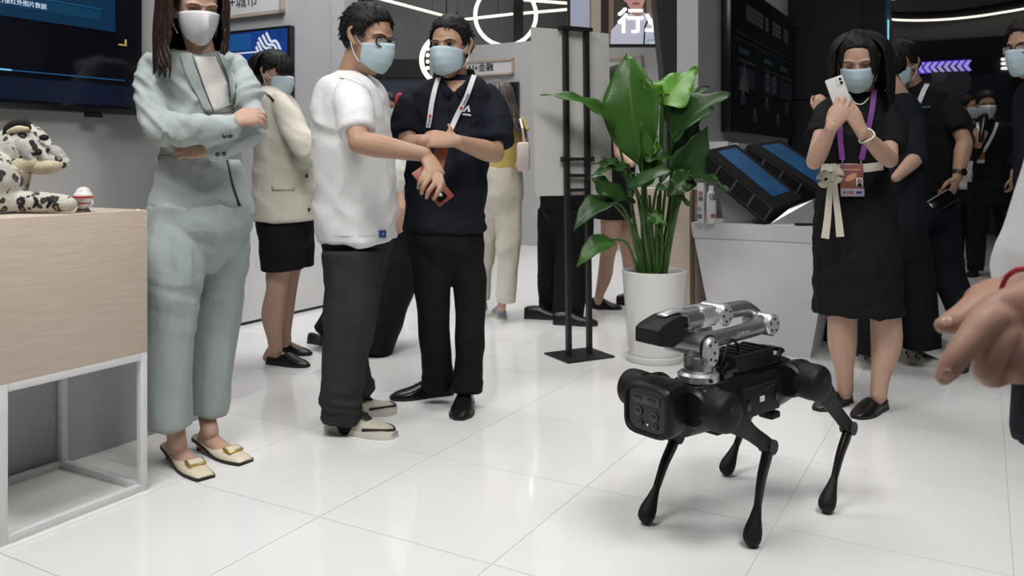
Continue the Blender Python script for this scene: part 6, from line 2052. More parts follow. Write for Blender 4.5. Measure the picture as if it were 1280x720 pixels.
remesh('trousers', tr_, 0.0065, BLKP, r, o, 5, [((11, 11, 5), 0.014, None), ((18, 18, 26), 0.006, wf_z(0.05, 0.18, 0.1))])
shoe(r, o, (553, 493), (488, 500), 0.049, 'oxford', LEA, SOLB, ln=0.29)
shoe(r, o, (584, 500), (574, 526), 0.050, 'oxford', LEA, SOLB, ln=0.29)

# ---- woman in the black dress photographing the robot
r, o = person('woman in black dress with purple lanyard photographing with a white phone', fl(1075, 512))
hd = Head(at(1072, 77, 3.56), (-0.36, -0.83, -0.36), 0.97)
E1, W1 = at(1018, 202, 3.40), at(1040, 158, 3.30)
E2, W2 = at(1112, 200, 3.44), at(1077, 165, 3.30)
def slim(Sh, El, Wr): return arm(Sh, El, Wr, 0.85)
body = remesh('body', hd.skin() + [tube([hd.w((0, -0.02, -0.05)), at(1078, 106, 3.62), at(1080, 124, 3.64)], [0.047, 0.046, 0.06])] +
              [psec([(122, 1052, 1104, .15), (170, 1050, 1095, .17), (280, 1045, 1100, .18)], 3.66)] + slim(at(1036, 134, 3.62), E1, W1) + slim(at(1112, 134, 3.62), E2, W2) +
              hand(W1, (0.50, 0.0, 0.86), (-0.25, -0.95, 0.1), True, 0.95, (16, 30, 22), spread=0.14, thumb=(0.85, 0.25, -0.5)) +
              hand(W2, (-0.42, 0.02, 0.90), (0.35, -0.92, 0.1), False, 0.95, (20, 35, 30), spread=0.10, thumb=(0.9, 0.2, -0.4)), 0.0042, SK_F, r, o, 2, carve=hd.carve)
hd.face(r, o, closed=True)
hd.mask(r, o)
hl = [(-0.12, -0.08), (-0.06, -0.075), (-0.02, -0.06), (0.01, -0.03), (0.03, 0.02), (0.05, 0.052), (0.07, 0.074), (0.12, 0.082)]
hd.hair_cap(r, o, HAIR_K, 0.016, hl, 8, 60)
hd.locks(r, o, HAIR_K, 0.14, (60, 180), 64, wave=0.005, seed=21, r=0.011, out=0.08)
hd.locks(r, o, HAIR_K, 0.21, (180, 302), 70, wave=0.005, seed=22, r=0.012, out=0.16)
hd.locks(r, o, HAIR_K, 0.07, (304, 322), 10, wave=0.004, seed=23, r=0.007, out=0.03)
hd.locks(r, o, HAIR_K, 0.02, (46, 58), 6, wave=0.003, seed=24, r=0.006, out=0.0)
ds_ = [psec([(110, 1064, 1094, .13), (117, 1052, 1104, .17), (127, 1036, 1110, .21), (150, 1034, 1108, .25), (185, 1032, 1106, .25), (209, 1030, 1104, .23), (245, 1024, 1113, .28), (300, 1021, 1119, .33), (350, 1020, 1122, .36), (389, 1020, 1125, .37)], 3.66),
       sleeve([(1038, 130, 3.64, 13), (1030, 150, 3.57, 15), (1024, 170, 3.52, 15)], dx=8), sleeve([(1107, 130, 3.64, 14), (1115, 155, 3.58, 16), (1115, 186, 3.50, 16)], dx=-8)]
dress, dt = remesh('dress', ds_, 0.0065, BLK, r, o, 3, [((9, 9, 4), 0.013, None), ((18, 18, 18), 0.006, None)], bvh=True)
SASH = fabric('sash_cream', (0.62, 0.58, 0.48), 0.8)
strap('sash', dt, [(1024, 210), (1040, 210), (1060, 210), (1080, 210), (1103, 207)], 0.036, SASH, r, o, 0.004)
bw = at(1040, 222, 3.50)
bows = [tube([bw, at(1031, 217, 3.49), at(1025, 224, 3.48), at(1031, 231, 3.49), bw], [(0.008, 0.012), (0.016, 0.008), (0.020, 0.008), (0.014, 0.008), (0.006, 0.008)], n=10, side=(0, 0, 1)),
        tube([bw, at(1046, 214, 3.49), at(1050, 219, 3.48), at(1046, 226, 3.49), bw], [(0.008, 0.012), (0.015, 0.008), (0.018, 0.008), (0.012, 0.008), (0.006, 0.008)], n=10, side=(0, 0, 1)), ellipsoid(bw, (0.016, 0.014, 0.02))]
mesh_obj('bow', join(bows), SASH, r, o)
for pix in ([(1038, 228), (1036, 250), (1034, 275), (1031, 298)], [(1043, 228), (1045, 250), (1048, 275), (1050, 296)]):
    P_ = np.array([at(a, b, 3.49 - 0.0004 * (b - 228)) for a, b in crom(np.array(pix, float), 4)])
    N_ = np.tile([0.15, -1, 0.1], (len(P_), 1))
    mesh_obj('sash_end', ribbon(P_, N_, np.linspace(0.022, 0.034, len(P_)), 0.003), SASH, r, o)
l1 = strap('lanyard', dt, [(1056, 118), (1051, 140), (1051, 165), (1053, 200)], 0.022, LANP, r, o, 0.012)
l2 = strap('lanyard', dt, [(1092, 114), (1088, 140), (1082, 170), (1076, 200)], 0.022, LANP, r, o, 0.012)
for px in (1053.5, 1075):
    p, n = hit(dt, px, 204, 0.014)
    mesh_obj('hook', tube([p + [0, 0, 0.012], p, p - [0, 0, 0.012]], 0.004, n=8), SV, r, o)
pb, n = hit(dt, 1064.5, 226.5, 0.018)
Mb = frame_of((0.0, -1, 0.08))
bdg = mesh_obj('badge', xf(boxm((0, 0, 0), (0.098, 0.135, 0.003), None, 0.004), Mb, pb), mat('badge_sunset', (0.42, 0.16, 0.055), 0.35, col2=(0.13, 0.035, 0.10), vscale=9), r, o)
mesh_obj('badge_foot', xf(boxm((0, -0.051, 0.002), (0.098, 0.033, 0.002)), Mb, pb), mat('badge_lilac', (0.55, 0.50, 0.62), 0.4), bdg, o, smooth=False)
mesh_obj('badge_photo', xf(boxm((0.030, -0.008, 0.002), (0.027, 0.036, 0.002)), Mb, pb), LAN, bdg, o, smooth=False)
mesh_obj('badge_portrait', join([xf(ellipsoid((0.030, -0.006, 0.003), (0.009, 0.011, 0.001), n=12, m=6), Mb, pb), xf(ellipsoid((0.030, -0.021, 0.003), (0.012, 0.006, 0.001), n=12, m=6), Mb, pb)]), K3, bdg, o)
mesh_obj('badge_face', xf(ellipsoid((0.030, -0.006, 0.0042), (0.0055, 0.0075, 0.0008), n=12, m=6), Mb, pb), SK_F, bdg, o)
for x_, m_ in ((-0.036, INKG), (-0.022, mat('print_orange', (0.45, 0.18, 0.08), 0.5)), (-0.012, MATS['print_orange']), (-0.002, INKG), (0.018, mat('print_indigo', (0.05, 0.06, 0.22), 0.5)), (0.026, MATS['print_indigo']), (0.034, MATS['print_indigo'])):
    mesh_obj('print', xf(boxm((x_, -0.051, 0.0033), (0.0075, 0.010, 0.001)), Mb, pb), m_, bdg, o, smooth=False)
mesh_obj('print', xf(boxm((0, 0.045, 0.0022), (0.075, 0.004, 0.001)), Mb, pb), mat('print_peach', (0.55, 0.35, 0.22), 0.5), bdg, o, smooth=False)
mesh_obj('print', xf(ellipsoid((-0.004, 0.012, 0.0018), (0.028, 0.012, 0.0006), np.array(Matrix.Rotation(0.5, 3, 'Z'))), Mb, pb), mat('print_glow', (0.55, 0.30, 0.20), 0.5), bdg, o)
wr = W2 * 0.86 + E2 * 0.14
t_ = nz(E2 - W2)
a = np.linspace(0, 2 * PI, 25)
e1 = nz(np.cross(t_, [0, 1, 0])); e2 = np.cross(t_, e1)
mesh_obj('bracelet', tube([wr + (e1 * math.cos(q) + e2 * math.sin(q)) * 0.031 + t_ * 0.010 * math.sin(q * 2) for q in a], 0.004, n=8, sub=1), mat('pearl', (0.75, 0.70, 0.62), 0.25), r, o)
mesh_obj('necklace', tube([at(1062, 118, 3.56), at(1068, 128, 3.53), at(1078, 130, 3.53), at(1088, 120, 3.57)], 0.0025, n=6), MATS['pearl'], r, o)
for g, ank, h_, t_ in ((ptube([(1053, 372, 3.62, 19), (1053, 395, 3.61, 17.5), (1053, 430, 3.63, 17), (1055, 460, 3.64, 11.5), (1057, 490, 3.66, 9)]), at(1057, 490, 3.66), (1064, 500), (1020, 514)),
                       (ptube([(1107, 372, 3.60, 20), (1107, 395, 3.58, 18), (1108, 430, 3.60, 18), (1101, 468, 3.59, 11.5), (1098, 496, 3.58, 9.5)]), at(1098, 496, 3.58), (1107, 508), (1069, 524))):
    remesh('leg', [g] + bare_foot(ank, h_, t_), 0.005, SK_F, r, o, 3)
    shoe(r, o, h_, t_, 0.045, 'loafer', LEA, SOLB, GOLD, ln=0.25)
PW = mat('phone_white', (0.70, 0.69, 0.66), 0.25)
ph, M_ = phone_box(at(1049.5, 119, 3.322), at(1042, 97, 3.315) - at(1058, 141, 3.315), (-0.12, -0.98, 0.1), (0.071, 0.147), PW, 'phone', 'white phone held up by the woman in black dress')
mesh_obj('camera_bump', xf(boxm((0.016, 0.052, 0.0048), (0.030, 0.032, 0.003), None, 0.006), M_), PW, ph)
for dz in (0.060, 0.045):
    mesh_obj('camera_lens', xf(ellipsoid((0.021, dz, 0.0068), (0.006, 0.006, 0.0015), n=14, m=6), M_), K3, ph)

# ---- woman in dark clothes behind her
r, o = person('woman in dark top and wide black trousers with flowered sneakers, back turned', fl(1120, 458))
hd = Head(at(1101, 86, 4.38), (-0.75, 0.55, -0.25), 0.98)
remesh('body', hd.skin() + [tube([hd.w((0, -0.02, -0.05)), at(1119, 112, 4.36), at(1126, 128, 4.38)], [0.052, 0.05, 0.06])] + [psec([(125, 1110, 1140, .16), (200, 1110, 1140, .18), (290, 1100, 1145, .2)], 4.38)] +
       arm(at(1142, 140, 4.3), at(1146, 197, 4.24), at(1120, 222, 4.12), 0.9), 0.007, SK_F, r, o, 2)
hd.hair_cap(r, o, HAIR_K, 0.02, [(-0.12, -0.075), (-0.03, -0.06), (0.03, 0.0), (0.06, 0.05), (0.12, 0.06)], 9, 60)
hd.locks(r, o, HAIR_K, 0.07, (60, 300), 60, wave=0.004, seed=52, r=0.011, out=0.02)
remesh('top', [psec([(118, 1114, 1134, .14), (126, 1102, 1144, .2), (150, 1096, 1150, .26), (210, 1096, 1150, .26), (292, 1090, 1152, .28)], 4.38),
               sleeve([(1138, 136, 4.34, 11), (1144, 160, 4.28, 12), (1146, 202, 4.24, 12)], dx=-6)], 0.0075, NAVY, r, o, 3, [((9, 9, 10), 0.008, None)])
remesh('trousers', [pelvis([(284, 1086, 1153, .3), (305, 1084, 1156, .3)], (342, 1119, 12), 4.38), ptube([(1102, 305, 4.36, 28), (1094, 370, 4.36, 25), (1090, 441, 4.36, 23)]), ptube([(1138, 310, 4.38, 24), (1146, 370, 4.38, 22), (1149, 433, 4.40, 24)])],
       0.0075, BLKP, r, o, 3, [((9, 9, 5), 0.009, None)])
SNF = mat('sneaker_floral', (0.55, 0.53, 0.48), 0.7)
for h_, t_ in (((1137, 452), (1176, 460)), ((1075, 455), (1110, 463))):
    s_, H_, T_, ax_ = shoe(r, o, h_, t_, 0.047, 'sneaker', SNF, SOLW, None, ln=0.25)
    rng = random.Random(int(h_[0]))
    sdv = np.array([-ax_[1], ax_[0], 0]); sdv = sdv if sdv[1] < 0 else -sdv
    for k in range(8):
        t0 = rng.uniform(0.1, 0.8)
        mesh_obj('flower_print', ellipsoid(H_ + ax_ * 0.25 * t0 + sdv * 0.047 * (0.70 + 0.2 * t0) + Zv * rng.uniform(0.03, 0.055), (0.009, 0.004, 0.008), n=8, m=6), SHB, s_, o)

# ---- man in the black polo, walking
r, o = person('man in black polo with wristwatch and white lanyard, walking behind the dark-clothed woman', fl(1180, 450))
hd = Head(at(1127, 81, 4.75), (-0.80, -0.55, -0.18), 1.02)
Wl = at(1197, 221, 4.52)
remesh('body', hd.skin() + [tube([hd.w((0, -0.02, -0.04)), at(1142, 110, 4.78), at(1150, 124, 4.8)], [0.060, 0.06, 0.075])] + [psec([(124, 1130, 1178, .2), (190, 1135, 1180, .22), (240, 1130, 1180, .24)], 4.8)] +
       arm(at(1186, 130, 4.66), at(1206, 178, 4.56), Wl, 1.05) + hand(Wl, (-0.38, -0.1, -0.92), (0.75, -0.65, 0.0), False, 1.0, (35, 50, 30)), 0.0055, SK_M, r, o, 2, carve=hd.carve)
hd.face(r, o)
hd.mask(r, o)
hd.hair_cap(r, o, HAIR_K, 0.022, hs, 41, 300)
polo, pt = remesh('polo_shirt', [psec([(103, 1138, 1160, .14), (110, 1128, 1172, .24), (120, 1120, 1186, .34), (145, 1118, 1196, .38), (190, 1122, 1193, .36), (240, 1124, 1190, .36)], 4.8),
                           sleeve([(1182, 124, 4.68, 12), (1192, 143, 4.62, 14.5), (1201, 162, 4.57, 14)], dx=-8)], 0.007, BLK, r, o, 3, [((9, 9, 10), 0.008, None)], bvh=True)
strap('lanyard', pt, [(1159, 107), (1154, 116), (1149, 128)], 0.025, LAN, r, o, 0.010)
marks(pt, (1151, 134.5), (1163, 133.5), 7, 0.008, mat('print_teal', (0.08, 0.16, 0.17), 0.5), 'print', r, o, 0.004, 0.15)
p, n = hit(pt, 1150, 130, 0.004)
if p is not None:
    mesh_obj('print', prism([(0.012 * math.cos(q), 0.012 * math.sin(q)) for q in np.linspace(0, 2 * PI, 16, endpoint=False)], frame_of(n), p, 0.001), mat('print_blue', (0.03, 0.09, 0.14), 0.5), r, o, smooth=False)
remesh('trousers', [psec([(234, 1125, 1190, .34), (262, 1126, 1192, .34)], 4.8), ptube([(1163, 255, 4.74, 28), (1172, 300, 4.70, 25), (1186, 345, 4.66, 20), (1202, 390, 4.56, 16), (1206, 408, 4.52, 15)]), ptube([(1150, 255, 4.86, 26), (1146, 320, 4.9, 22), (1150, 380, 4.95, 18), (1158, 418, 5.05, 16)])],
       0.007, DENIM, r, o, 3, [((10, 10, 7), 0.010, None)])
shoe(r, o, (1216, 440), (1192, 467), 0.050, 'sneaker', LEA, SOLB, None, ln=0.28)
shoe(r, o, (1164, 424), (1140, 432), 0.050, 'sneaker', LEA, SOLB, None, ln=0.28)
wt = nz(at(1206, 178, 4.56) - Wl)
mesh_obj('watch_band', tube([Wl + wt * 0.012, Wl + wt * 0.034], [0.032, 0.033], n=18, sub=1, cap='flat'), mat('watch_black', (0.012, 0.012, 0.012), 0.4), r, o)
wn_ = nz(np.array([0.25, -0.95, 0.1]))
wc = Wl + wt * 0.023 + wn_ * 0.030
mesh_obj('watch_case', cyl(wc, wc + wn_ * 0.010, 0.022, n=20), GOLD, r, o)
mesh_obj('watch_face', cyl(wc + wn_ * 0.010, wc + wn_ * 0.0115, 0.019, n=20), K3, r, o)
ph, M_ = phone_box(at(1178, 251, 4.42), at(1166, 259, 4.40) - at(1192, 243, 4.43), (-0.2, -0.9, 0.45), (0.07, 0.15), K3, 'phone', 'black phone with pale edge in the hand of the walking man')
mesh_obj('edge', xf(boxm((0.0355, 0, 0), (0.003, 0.146, 0.009), None, 0.001), M_), PW, ph)

# ---- man with microphone
r, o = person('man in dark suit with white mask speaking into a black microphone, far behind', fl(1240, 345))
hd = Head(at(1233, 131, 7.8), (-0.34, -0.92, -0.12), 1.02)
remesh('body', hd.skin() + [tube([hd.w((0, -0.02, -0.04)), at(1235, 150, 7.85), at(1236, 160, 7.85)], [0.06, 0.06, 0.07])] + [psec([(158, 1220, 1252, .2), (230, 1220, 1255, .22)], 7.85)] +
       arm(at(1219, 166, 7.8), at(1216, 194, 7.65), at(1225, 178, 7.5), 0.9) + arm(at(1262, 166, 7.8), at(1271, 200, 7.75), at(1266, 222, 7.6), 1.0) +
       hand(at(1224, 177, 7.5), (0.35, 0.0, 0.9), (-0.4, -0.9, 0), True, 1.1, (50, 60, 40)) + hand(at(1266, 222, 7.6), (-0.1, 0, -1), (0.6, -0.8, 0), False, 1.0), 0.008, SK_M, r, o, 2, carve=hd.carve)
hd.face(r, o)
hd.mask(r, o, M_maskw, n95=True)
hd.hair_cap(r, o, HAIR_K, 0.02, hs, 51, 120)
coat, ct = remesh('jacket', [psec([(150, 1227, 1247, .15), (155, 1220, 1258, .24), (163, 1215, 1267, .28), (195, 1219, 1265, .28), (235, 1217, 1266, .3)], 7.85), ptube([(1219, 164, 7.8, 7), (1216, 180, 7.72, 7.5), (1216, 194, 7.64, 7.5), (1222, 184, 7.55, 6.5)]), ptube([(1262, 163, 7.8, 8), (1269, 190, 7.76, 8.5), (1268, 214, 7.66, 7.5)])], 0.010, BLK, r, o, 2, [((9, 9, 9), 0.010, None)], bvh=True)
strap('lanyard', ct, [(1246, 154), (1241, 168), (1233, 184), (1229, 190)], 0.026, LAN, r, o, 0.01)
strap('lanyard', ct, [(1223, 154), (1222, 165), (1222, 172)], 0.026, LAN, r, o, 0.01)
p, n = hit(ct, 1228, 195, 0.02)
if p is not None:
    q = mesh_obj('badge', boxm(p, (0.085, 0.004, 0.13)), mat('badge_orange', (0.30, 0.10, 0.045), 0.35), r, o, smooth=False)
    mesh_obj('badge_foot', boxm(p + [0, -0.003, -0.05], (0.085, 0.003, 0.03)), LAN, q, o, smooth=False)
remesh('trousers', [psec([(228, 1212, 1266, .3), (255, 1212, 1266, .3)], 7.85), ptube([(1225, 250, 7.85, 12.5), (1221, 300, 7.85, 10.5), (1219, 338, 7.85, 9)]), ptube([(1254, 250, 7.85, 12.5), (1258, 300, 7.85, 10.5), (1261, 338, 7.85, 9)])], 0.010, BLKP, r, o, 2, [((9, 9, 5), 0.008, None)])
shoe(r, o, (1221, 342), (1213, 347), 0.05, 'oxford', LEA, SOLB, ln=0.28)
shoe(r, o, (1262, 342), (1268, 347), 0.05, 'oxford', LEA, SOLB, ln=0.28)
mc0, mc1 = at(1227, 168, 7.42), at(1230.5, 147, 7.56)
mi = empty('microphone', mc0, 'black microphone held before the white mask of the far speaker', 'microphone')
om = mc0
mesh_obj('handle', tube([at(1226, 176, 7.40), mc0, mc1], [0.019, 0.021, 0.025], n=14, sub=1), K1, mi, om)
mesh_obj('head', ellipsoid(mc1, (0.034, 0.034, 0.046)), K4, mi, om)

# ---- man in white shirt behind the speaker
r, o = person('man in white shirt half hidden behind the speaker with microphone', fl(1206, 334))
hd = Head(at(1209, 134, 8.6), (0.6, -0.8, 0), 1.0)
remesh('body', hd.skin() + [tube([hd.w((0, -0.02, -0.04)), at(1206, 152, 8.65), at(1206, 160, 8.65)], [0.06, 0.06, 0.07])] + [psec([(158, 1196, 1218, .2), (230, 1195, 1218, .22)], 8.65)] +
       arm(at(1218, 166, 8.5), at(1226, 196, 8.4), at(1216, 222, 8.4), 1.0) + arm(at(1194, 166, 8.6), at(1190, 196, 8.6), at(1194, 222, 8.5), 1.0), 0.009, SK_M, r, o, 2)
hd.mask(r, o)
hd.hair_cap(r, o, HAIR_K, 0.02, hs, 61, 60)
remesh('shirt', [psec([(151, 1198, 1214, .15), (156, 1190, 1222, .24), (165, 1185, 1228, .28), (195, 1187, 1228, .28), (236, 1186, 1228, .3)], 8.65), ptube([(1221, 163, 8.6, 7.5), (1228, 182, 8.5, 8), (1226, 198, 8.4, 7.5), (1221, 210, 8.4, 6.5)]), ptube([(1193, 163, 8.6, 7), (1190, 196, 8.6, 7), (1193, 212, 8.55, 6)])], 0.011, WHT, r, o, 2, [((9, 9, 9), 0.012, None)])
remesh('trousers', [psec([(230, 1188, 1226, .3), (252, 1188, 1226, .3)], 8.65), ptube([(1198, 250, 8.65, 9.5), (1197, 300, 8.65, 8), (1196, 326, 8.65, 7)]), ptube([(1216, 250, 8.65, 9.5), (1216, 300, 8.65, 8), (1216, 326, 8.65, 7)])], 0.011, BLKP, r, o, 2)
shoe(r, o, (1196, 332), (1194, 336), 0.05, 'oxford', LEA, SOLB, ln=0.27)
shoe(r, o, (1216, 332), (1218, 336), 0.05, 'oxford', LEA, SOLB, ln=0.27)

# ---- man with glasses at the picture's edge
r, o = person('man with black glasses and blue mask, head at the edge of view', at(1302, 510, 3.8))
hd = Head(at(1287, 60, 3.78), (-0.93, -0.36, -0.10), 1.04)
remesh('body', hd.skin() + [tube([hd.w((0, -0.02, -0.04)), at(1298, 92, 3.82), at(1303, 112, 3.84)], [0.058, 0.058, 0.075])] + [psec([(112, 1288, 1330, .2), (260, 1290, 1335, .22)], 3.85)], 0.006, SK_M, r, o, 2, carve=hd.carve)
hd.face(r, o)
hd.mask(r, o)
hd.glasses(r, o)
hd.hair_cap(r, o, HAIR_K, 0.02, hs, 71, 300)
remesh('shirt', [psec([(96, 1292, 1322, .15), (108, 1284, 1336, .3), (125, 1283, 1346, .4), (200, 1283, 1346, .4), (285, 1283, 1346, .4)], 3.85)], 0.009, NAVY, r, o, 2, [((9, 9, 9), 0.008, None)])
remesh('trousers', [psec([(280, 1284, 1345, .34), (310, 1284, 1345, .34)], 3.85), ptube([(1310, 305, 3.75, 26), (1312, 400, 3.75, 22), (1312, 492, 3.75, 20)]), ptube([(1318, 305, 3.98, 26), (1320, 400, 3.98, 22), (1320, 480, 3.98, 20)])], 0.010, BLKP, r, o, 2)
shoe(r, o, (1318, 502), (1294, 502), 0.05, 'oxford', LEA, SOLB, ln=0.28)
shoe(r, o, (1326, 485), (1300, 485), 0.05, 'oxford', LEA, SOLB, ln=0.28)

# ---- person at the right edge with outstretched hand
D5 = 0.98
SX = 0.030
r, o = person('person in white shirt with red bracelet, only hands and shirt edge in view', (0.735, 0.98, 0))
kp = 1050 / D5
def hz(z): return HY - (z - CH) * kp
hd = Head((0.755, 1.0, 1.56), (-0.95, -0.1, -0.25), 1.03)
def hp(px, py, d): return at(px, py, d)
HD = 0.80
fing = []
def fg(pts, rad, n=14):
    fing.append(tube([hp(a, b, c) for a, b, c in pts], rad, n=n, sub=4))
# back of the hand, wrist and forearm
fing.append(tube([hp(1345, 368, .86), hp(1305, 378, .835), hp(1280, 390, .815), hp(1258, 404, .80), hp(1240, 412, .793)], [(.030, .027), (.028, .024), (.031, .022), (.036, .019), (.033, .016)], n=22, side=(0.35, 0, 1)))
fing.append(tube([(0.88, 0.75, 1.10), (0.76, 0.80, 1.00), hp(1345, 368, .86)], [0.042, 0.041, 0.031], n=16))
# index finger pointing down to the left
fg([(1258, 398, .79), (1234, 400, .776), (1213, 424, .766), (1196, 446, .762), (1186, 462, .762), (1180, 471, .764)], [.0125, .0150, .0128, .0118, .0100, .0080])
# middle, ring and little fingers folded under
fg([(1264, 412, .792), (1247, 426, .776), (1234, 463, .774), (1247, 470, .798), (1266, 455, .815)], [.0125, .0140, .0125, .0105, .0085])
fg([(1282, 412, .800), (1271, 432, .786), (1265, 461, .786), (1278, 466, .808), (1290, 452, .825)], [.0125, .0135, .0118, .0100, .0082])
fg([(1300, 414, .812), (1296, 434, .800), (1292, 457, .803), (1302, 460, .82), (1310, 448, .832)], [.0115, .0110, .0098, .0090, .0075])
# thumb tucked behind the index finger
fg([(1268, 400, .820), (1248, 418, .812), (1232, 436, .808)], [.0150, .0130, .0100])
# second hand behind the first, its finger pointing left
fing2 = [tube([(0.84, 1.25, 1.05), (0.79, 1.20, 0.945), hp(1272, 364, 1.02), hp(1244, 373, .91), hp(1230, 380, .878)], [0.042, 0.036, 0.024, 0.022, 0.021], n=16, side=(0.3, 0, 1)),
         tube([hp(1244, 376, .880), hp(1222, 384, .862), hp(1204, 396, .852), hp(1188, 404, .848), hp(1178, 407, .848)], [.0195, .0160, .0135, .0118, .0085], n=14),
         tube([hp(1250, 384, .885), hp(1236, 408, .875), hp(1240, 430, .88)], [.018, .014, .011], n=12)]
RH = fing2
body = remesh('body', hd.skin() + [tube([hd.w((0, -0.02, -0.04)), (0.785, 1.0, 1.47), (0.79, 1.0, 1.40)], [0.058, 0.058, 0.075])] +
              [tube([(0.79, 1.0, 1.40), (0.81, 1.0, 1.2), (0.78, 1.0, 0.9)], [(0.09, 0.13), (0.09, 0.13), (0.08, 0.12)], side=(1, 0, 0))] +
              [tube([(0.84, 0.83, 1.37), (0.88, 0.77, 1.22), (0.88, 0.75, 1.10)], [0.05, 0.046, 0.042]), tube([(0.85, 1.17, 1.37), (0.87, 1.21, 1.2), (0.84, 1.25, 1.05)], [0.05, 0.046, 0.042])] + fing + RH, 0.003, SK_H, r, o, 2)
NAIL = mat('nail', (0.50, 0.31, 0.26), 0.25)
for a, b, dirp in ((hp(1186, 464, .7525), hp(1181, 472, .7560), (-.35, -.9, .1)), (hp(1187, 400.5, .8385), hp(1178, 404, .8405), (-.1, -.75, .65))):
    ax_ = nz(b - a); n_ = nz(dirp); n_ = nz(n_ - ax_ * np.dot(n_, ax_))
    Mn = np.stack([np.cross(ax_, n_), ax_, n_], 1)
    mesh_obj('nail', ellipsoid((a + b) / 2, (0.0058, 0.0062, 0.0018), Mn), NAIL, r, o)
hd.mask(r, o)
hd.hair_cap(r, o, HAIR_K, 0.02, hs, 81, 60)
sx = 0.772
shirt = [sections([((sx + .03, 1.0, 1.485), .06, .06, 0), ((sx + .05, 1.0, 1.45), .08, .11, 0), ((sx + .075, 1.0, 1.40), .12, .19, 0), ((sx + .075, 1.0, 1.30), .135, .20, 0), ((sx + .043, 1.0, 1.11), .150, .19, 0), ((sx + .022, 1.0, 1.0), .166, .19, 0), ((sx + .01, 1.0, 0.945), .170, .19, 0), ((sx + .01, 1.0, 0.81), .165, .19, 0)]),
         tube([(0.84, 0.84, 1.37), (0.87, 0.78, 1.25), (0.875, 0.755, 1.13)], [0.060, 0.062, 0.060], cap='start'), tube([(0.84, 1.16, 1.37), (0.87, 1.20, 1.25), (0.86, 1.22, 1.15)], [0.060, 0.062, 0.060], cap='start')]
remesh('shirt', shirt, 0.006, TEE, r, o, 3, [((8, 8, 10), 0.005, None)])
remesh('trousers', [sections([((sx + .01, 1.0, .86), .14, .17, 0), ((sx + .01, 1.0, .72), .145, .175, 0)]), tube([(sx, .91, .74), (sx + .01, .91, .45), (sx + .02, .91, .06)], [.085, .07, .062], cap='flat'), tube([(sx, 1.09, .74), (sx + .01, 1.09, .45), (sx + .02, 1.09, .06)], [.085, .07, .062], cap='flat')], 0.009, NAVY, r, o, 2, [((10, 10, 6), 0.008, None)])
for y_ in (.91, 1.09):
    rr_ = []
    tcx = [(sx + 0.06, y_), (sx - 0.2, y_)]
    o_ = tube([(sx + .07, y_, .045), (sx, y_, .05), (sx - .1, y_, .04), (sx - .19, y_, .032)], [(.04, .042), (.042, .048), (.046, .038), (.036, .028)], n=16, side=(0, 1, 0))
    v_ = o_[0].copy(); v_[:, 2] = np.maximum(v_[:, 2], 0.0)
    mesh_obj('shoe', (v_, o_[1]), LEA, r, o)
bc = hp(1288, 380, .826)
bt_ = nz(hp(1310, 372, .838) - hp(1280, 390, .815))
e1 = nz(np.cross(bt_, [0, 1, 0])); e2 = np.cross(bt_, e1)
mesh_obj('bracelet', tube([bc + e1 * math.cos(q) * 0.0345 + e2 * math.sin(q) * 0.0285 + bt_ * 0.004 * math.cos(q) for q in np.linspace(0, 2 * PI, 29)], 0.0026, n=8, sub=1), mat('cord_red', (0.42, 0.02, 0.03), 0.6), r, o)

# ---- woman in yellow seen from behind
r, o = person('woman in yellow top and cream trousers with long hair, seen from behind', fl(620, 402))
hd = Head(at(619, 124, 5.65), (-0.55, 0.83, -0.1), 0.97)
remesh('body', hd.skin() + [tube([hd.w((0, -0.02, -0.05)), at(628, 143, 5.66), at(630, 155, 5.67)], [0.047, 0.047, 0.055])] + [psec([(152, 616, 648, .15), (205, 616, 646, .17)], 5.68)] +
       arm(at(651, 158, 5.66), at(656, 186, 5.68), at(648, 208, 5.5), 0.9), 0.007, SK_F, r, o, 2)
mesh_obj('ankle', ptube([(628, 365, 5.6, 6), (627, 388, 5.6, 5)]), SK_F, r, o)
hd.hair_cap(r, o, HAIR_G, 0.018, [(-0.12, -0.09), (-0.03, -0.08), (0.02, -0.02), (0.05, 0.05), (0.12, 0.07)], 15, 120)
hd.locks(r, o, HAIR_G, 0.30, (60, 300), 90, wave=0.02, seed=31, r=0.013, out=0.10, gather=(0.05, -0.05))
remesh('top', [psec([(140, 622, 640, .13), (146, 612, 652, .2), (155, 606, 656, .24), (180, 607, 654, .24), (214, 606, 652, .24)], 5.68), ptube([(651, 153, 5.66, 7), (655, 165, 5.66, 8.5)])], 0.008, YEL, r, o, 2, [((10, 10, 12), 0.008, None)])
remesh('trousers', [pelvis([(209, 607, 651, .24), (235, 604, 654, .27), (248, 604, 653, .27)], (275, 626, 8), 5.68), ptube([(635, 246, 5.68, 18), (636, 290, 5.64, 16), (634, 330, 5.62, 13.5), (632, 378, 5.60, 12)]), ptube([(616, 248, 5.70, 16), (609, 290, 5.75, 15), (603, 330, 5.8, 13), (600, 372, 5.85, 12)])],
       0.008, CREAM2, r, o, 2, [((12, 12, 7), 0.010, None), ((20, 20, 26), 0.006, wf_z(0.5, 0.8, 0.2))])
SNG = mat('sneaker_grey_blue', (0.28, 0.30, 0.35), 0.7, var=0.2, vscale=40)
shoe(r, o, (630, 404), (622, 391), 0.05, 'sneaker', SNG, SOLW, None, ln=0.25)
shoe(r, o, (602, 388), (592, 382), 0.05, 'sneaker', SNG, SOLW, None, ln=0.25)
bg = empty('shoulder_bag', at(653, 215, 5.5), 'small pale pink shoulder bag hanging at the side of the woman in yellow', 'bag')
ob = np.array(bg.location[:])
mesh_obj('body', boxm(at(654, 196, 5.46), (0.085, 0.12, 0.19), None, 0.02), mat('bag_pink', (0.62, 0.53, 0.49), 0.45), bg, ob)
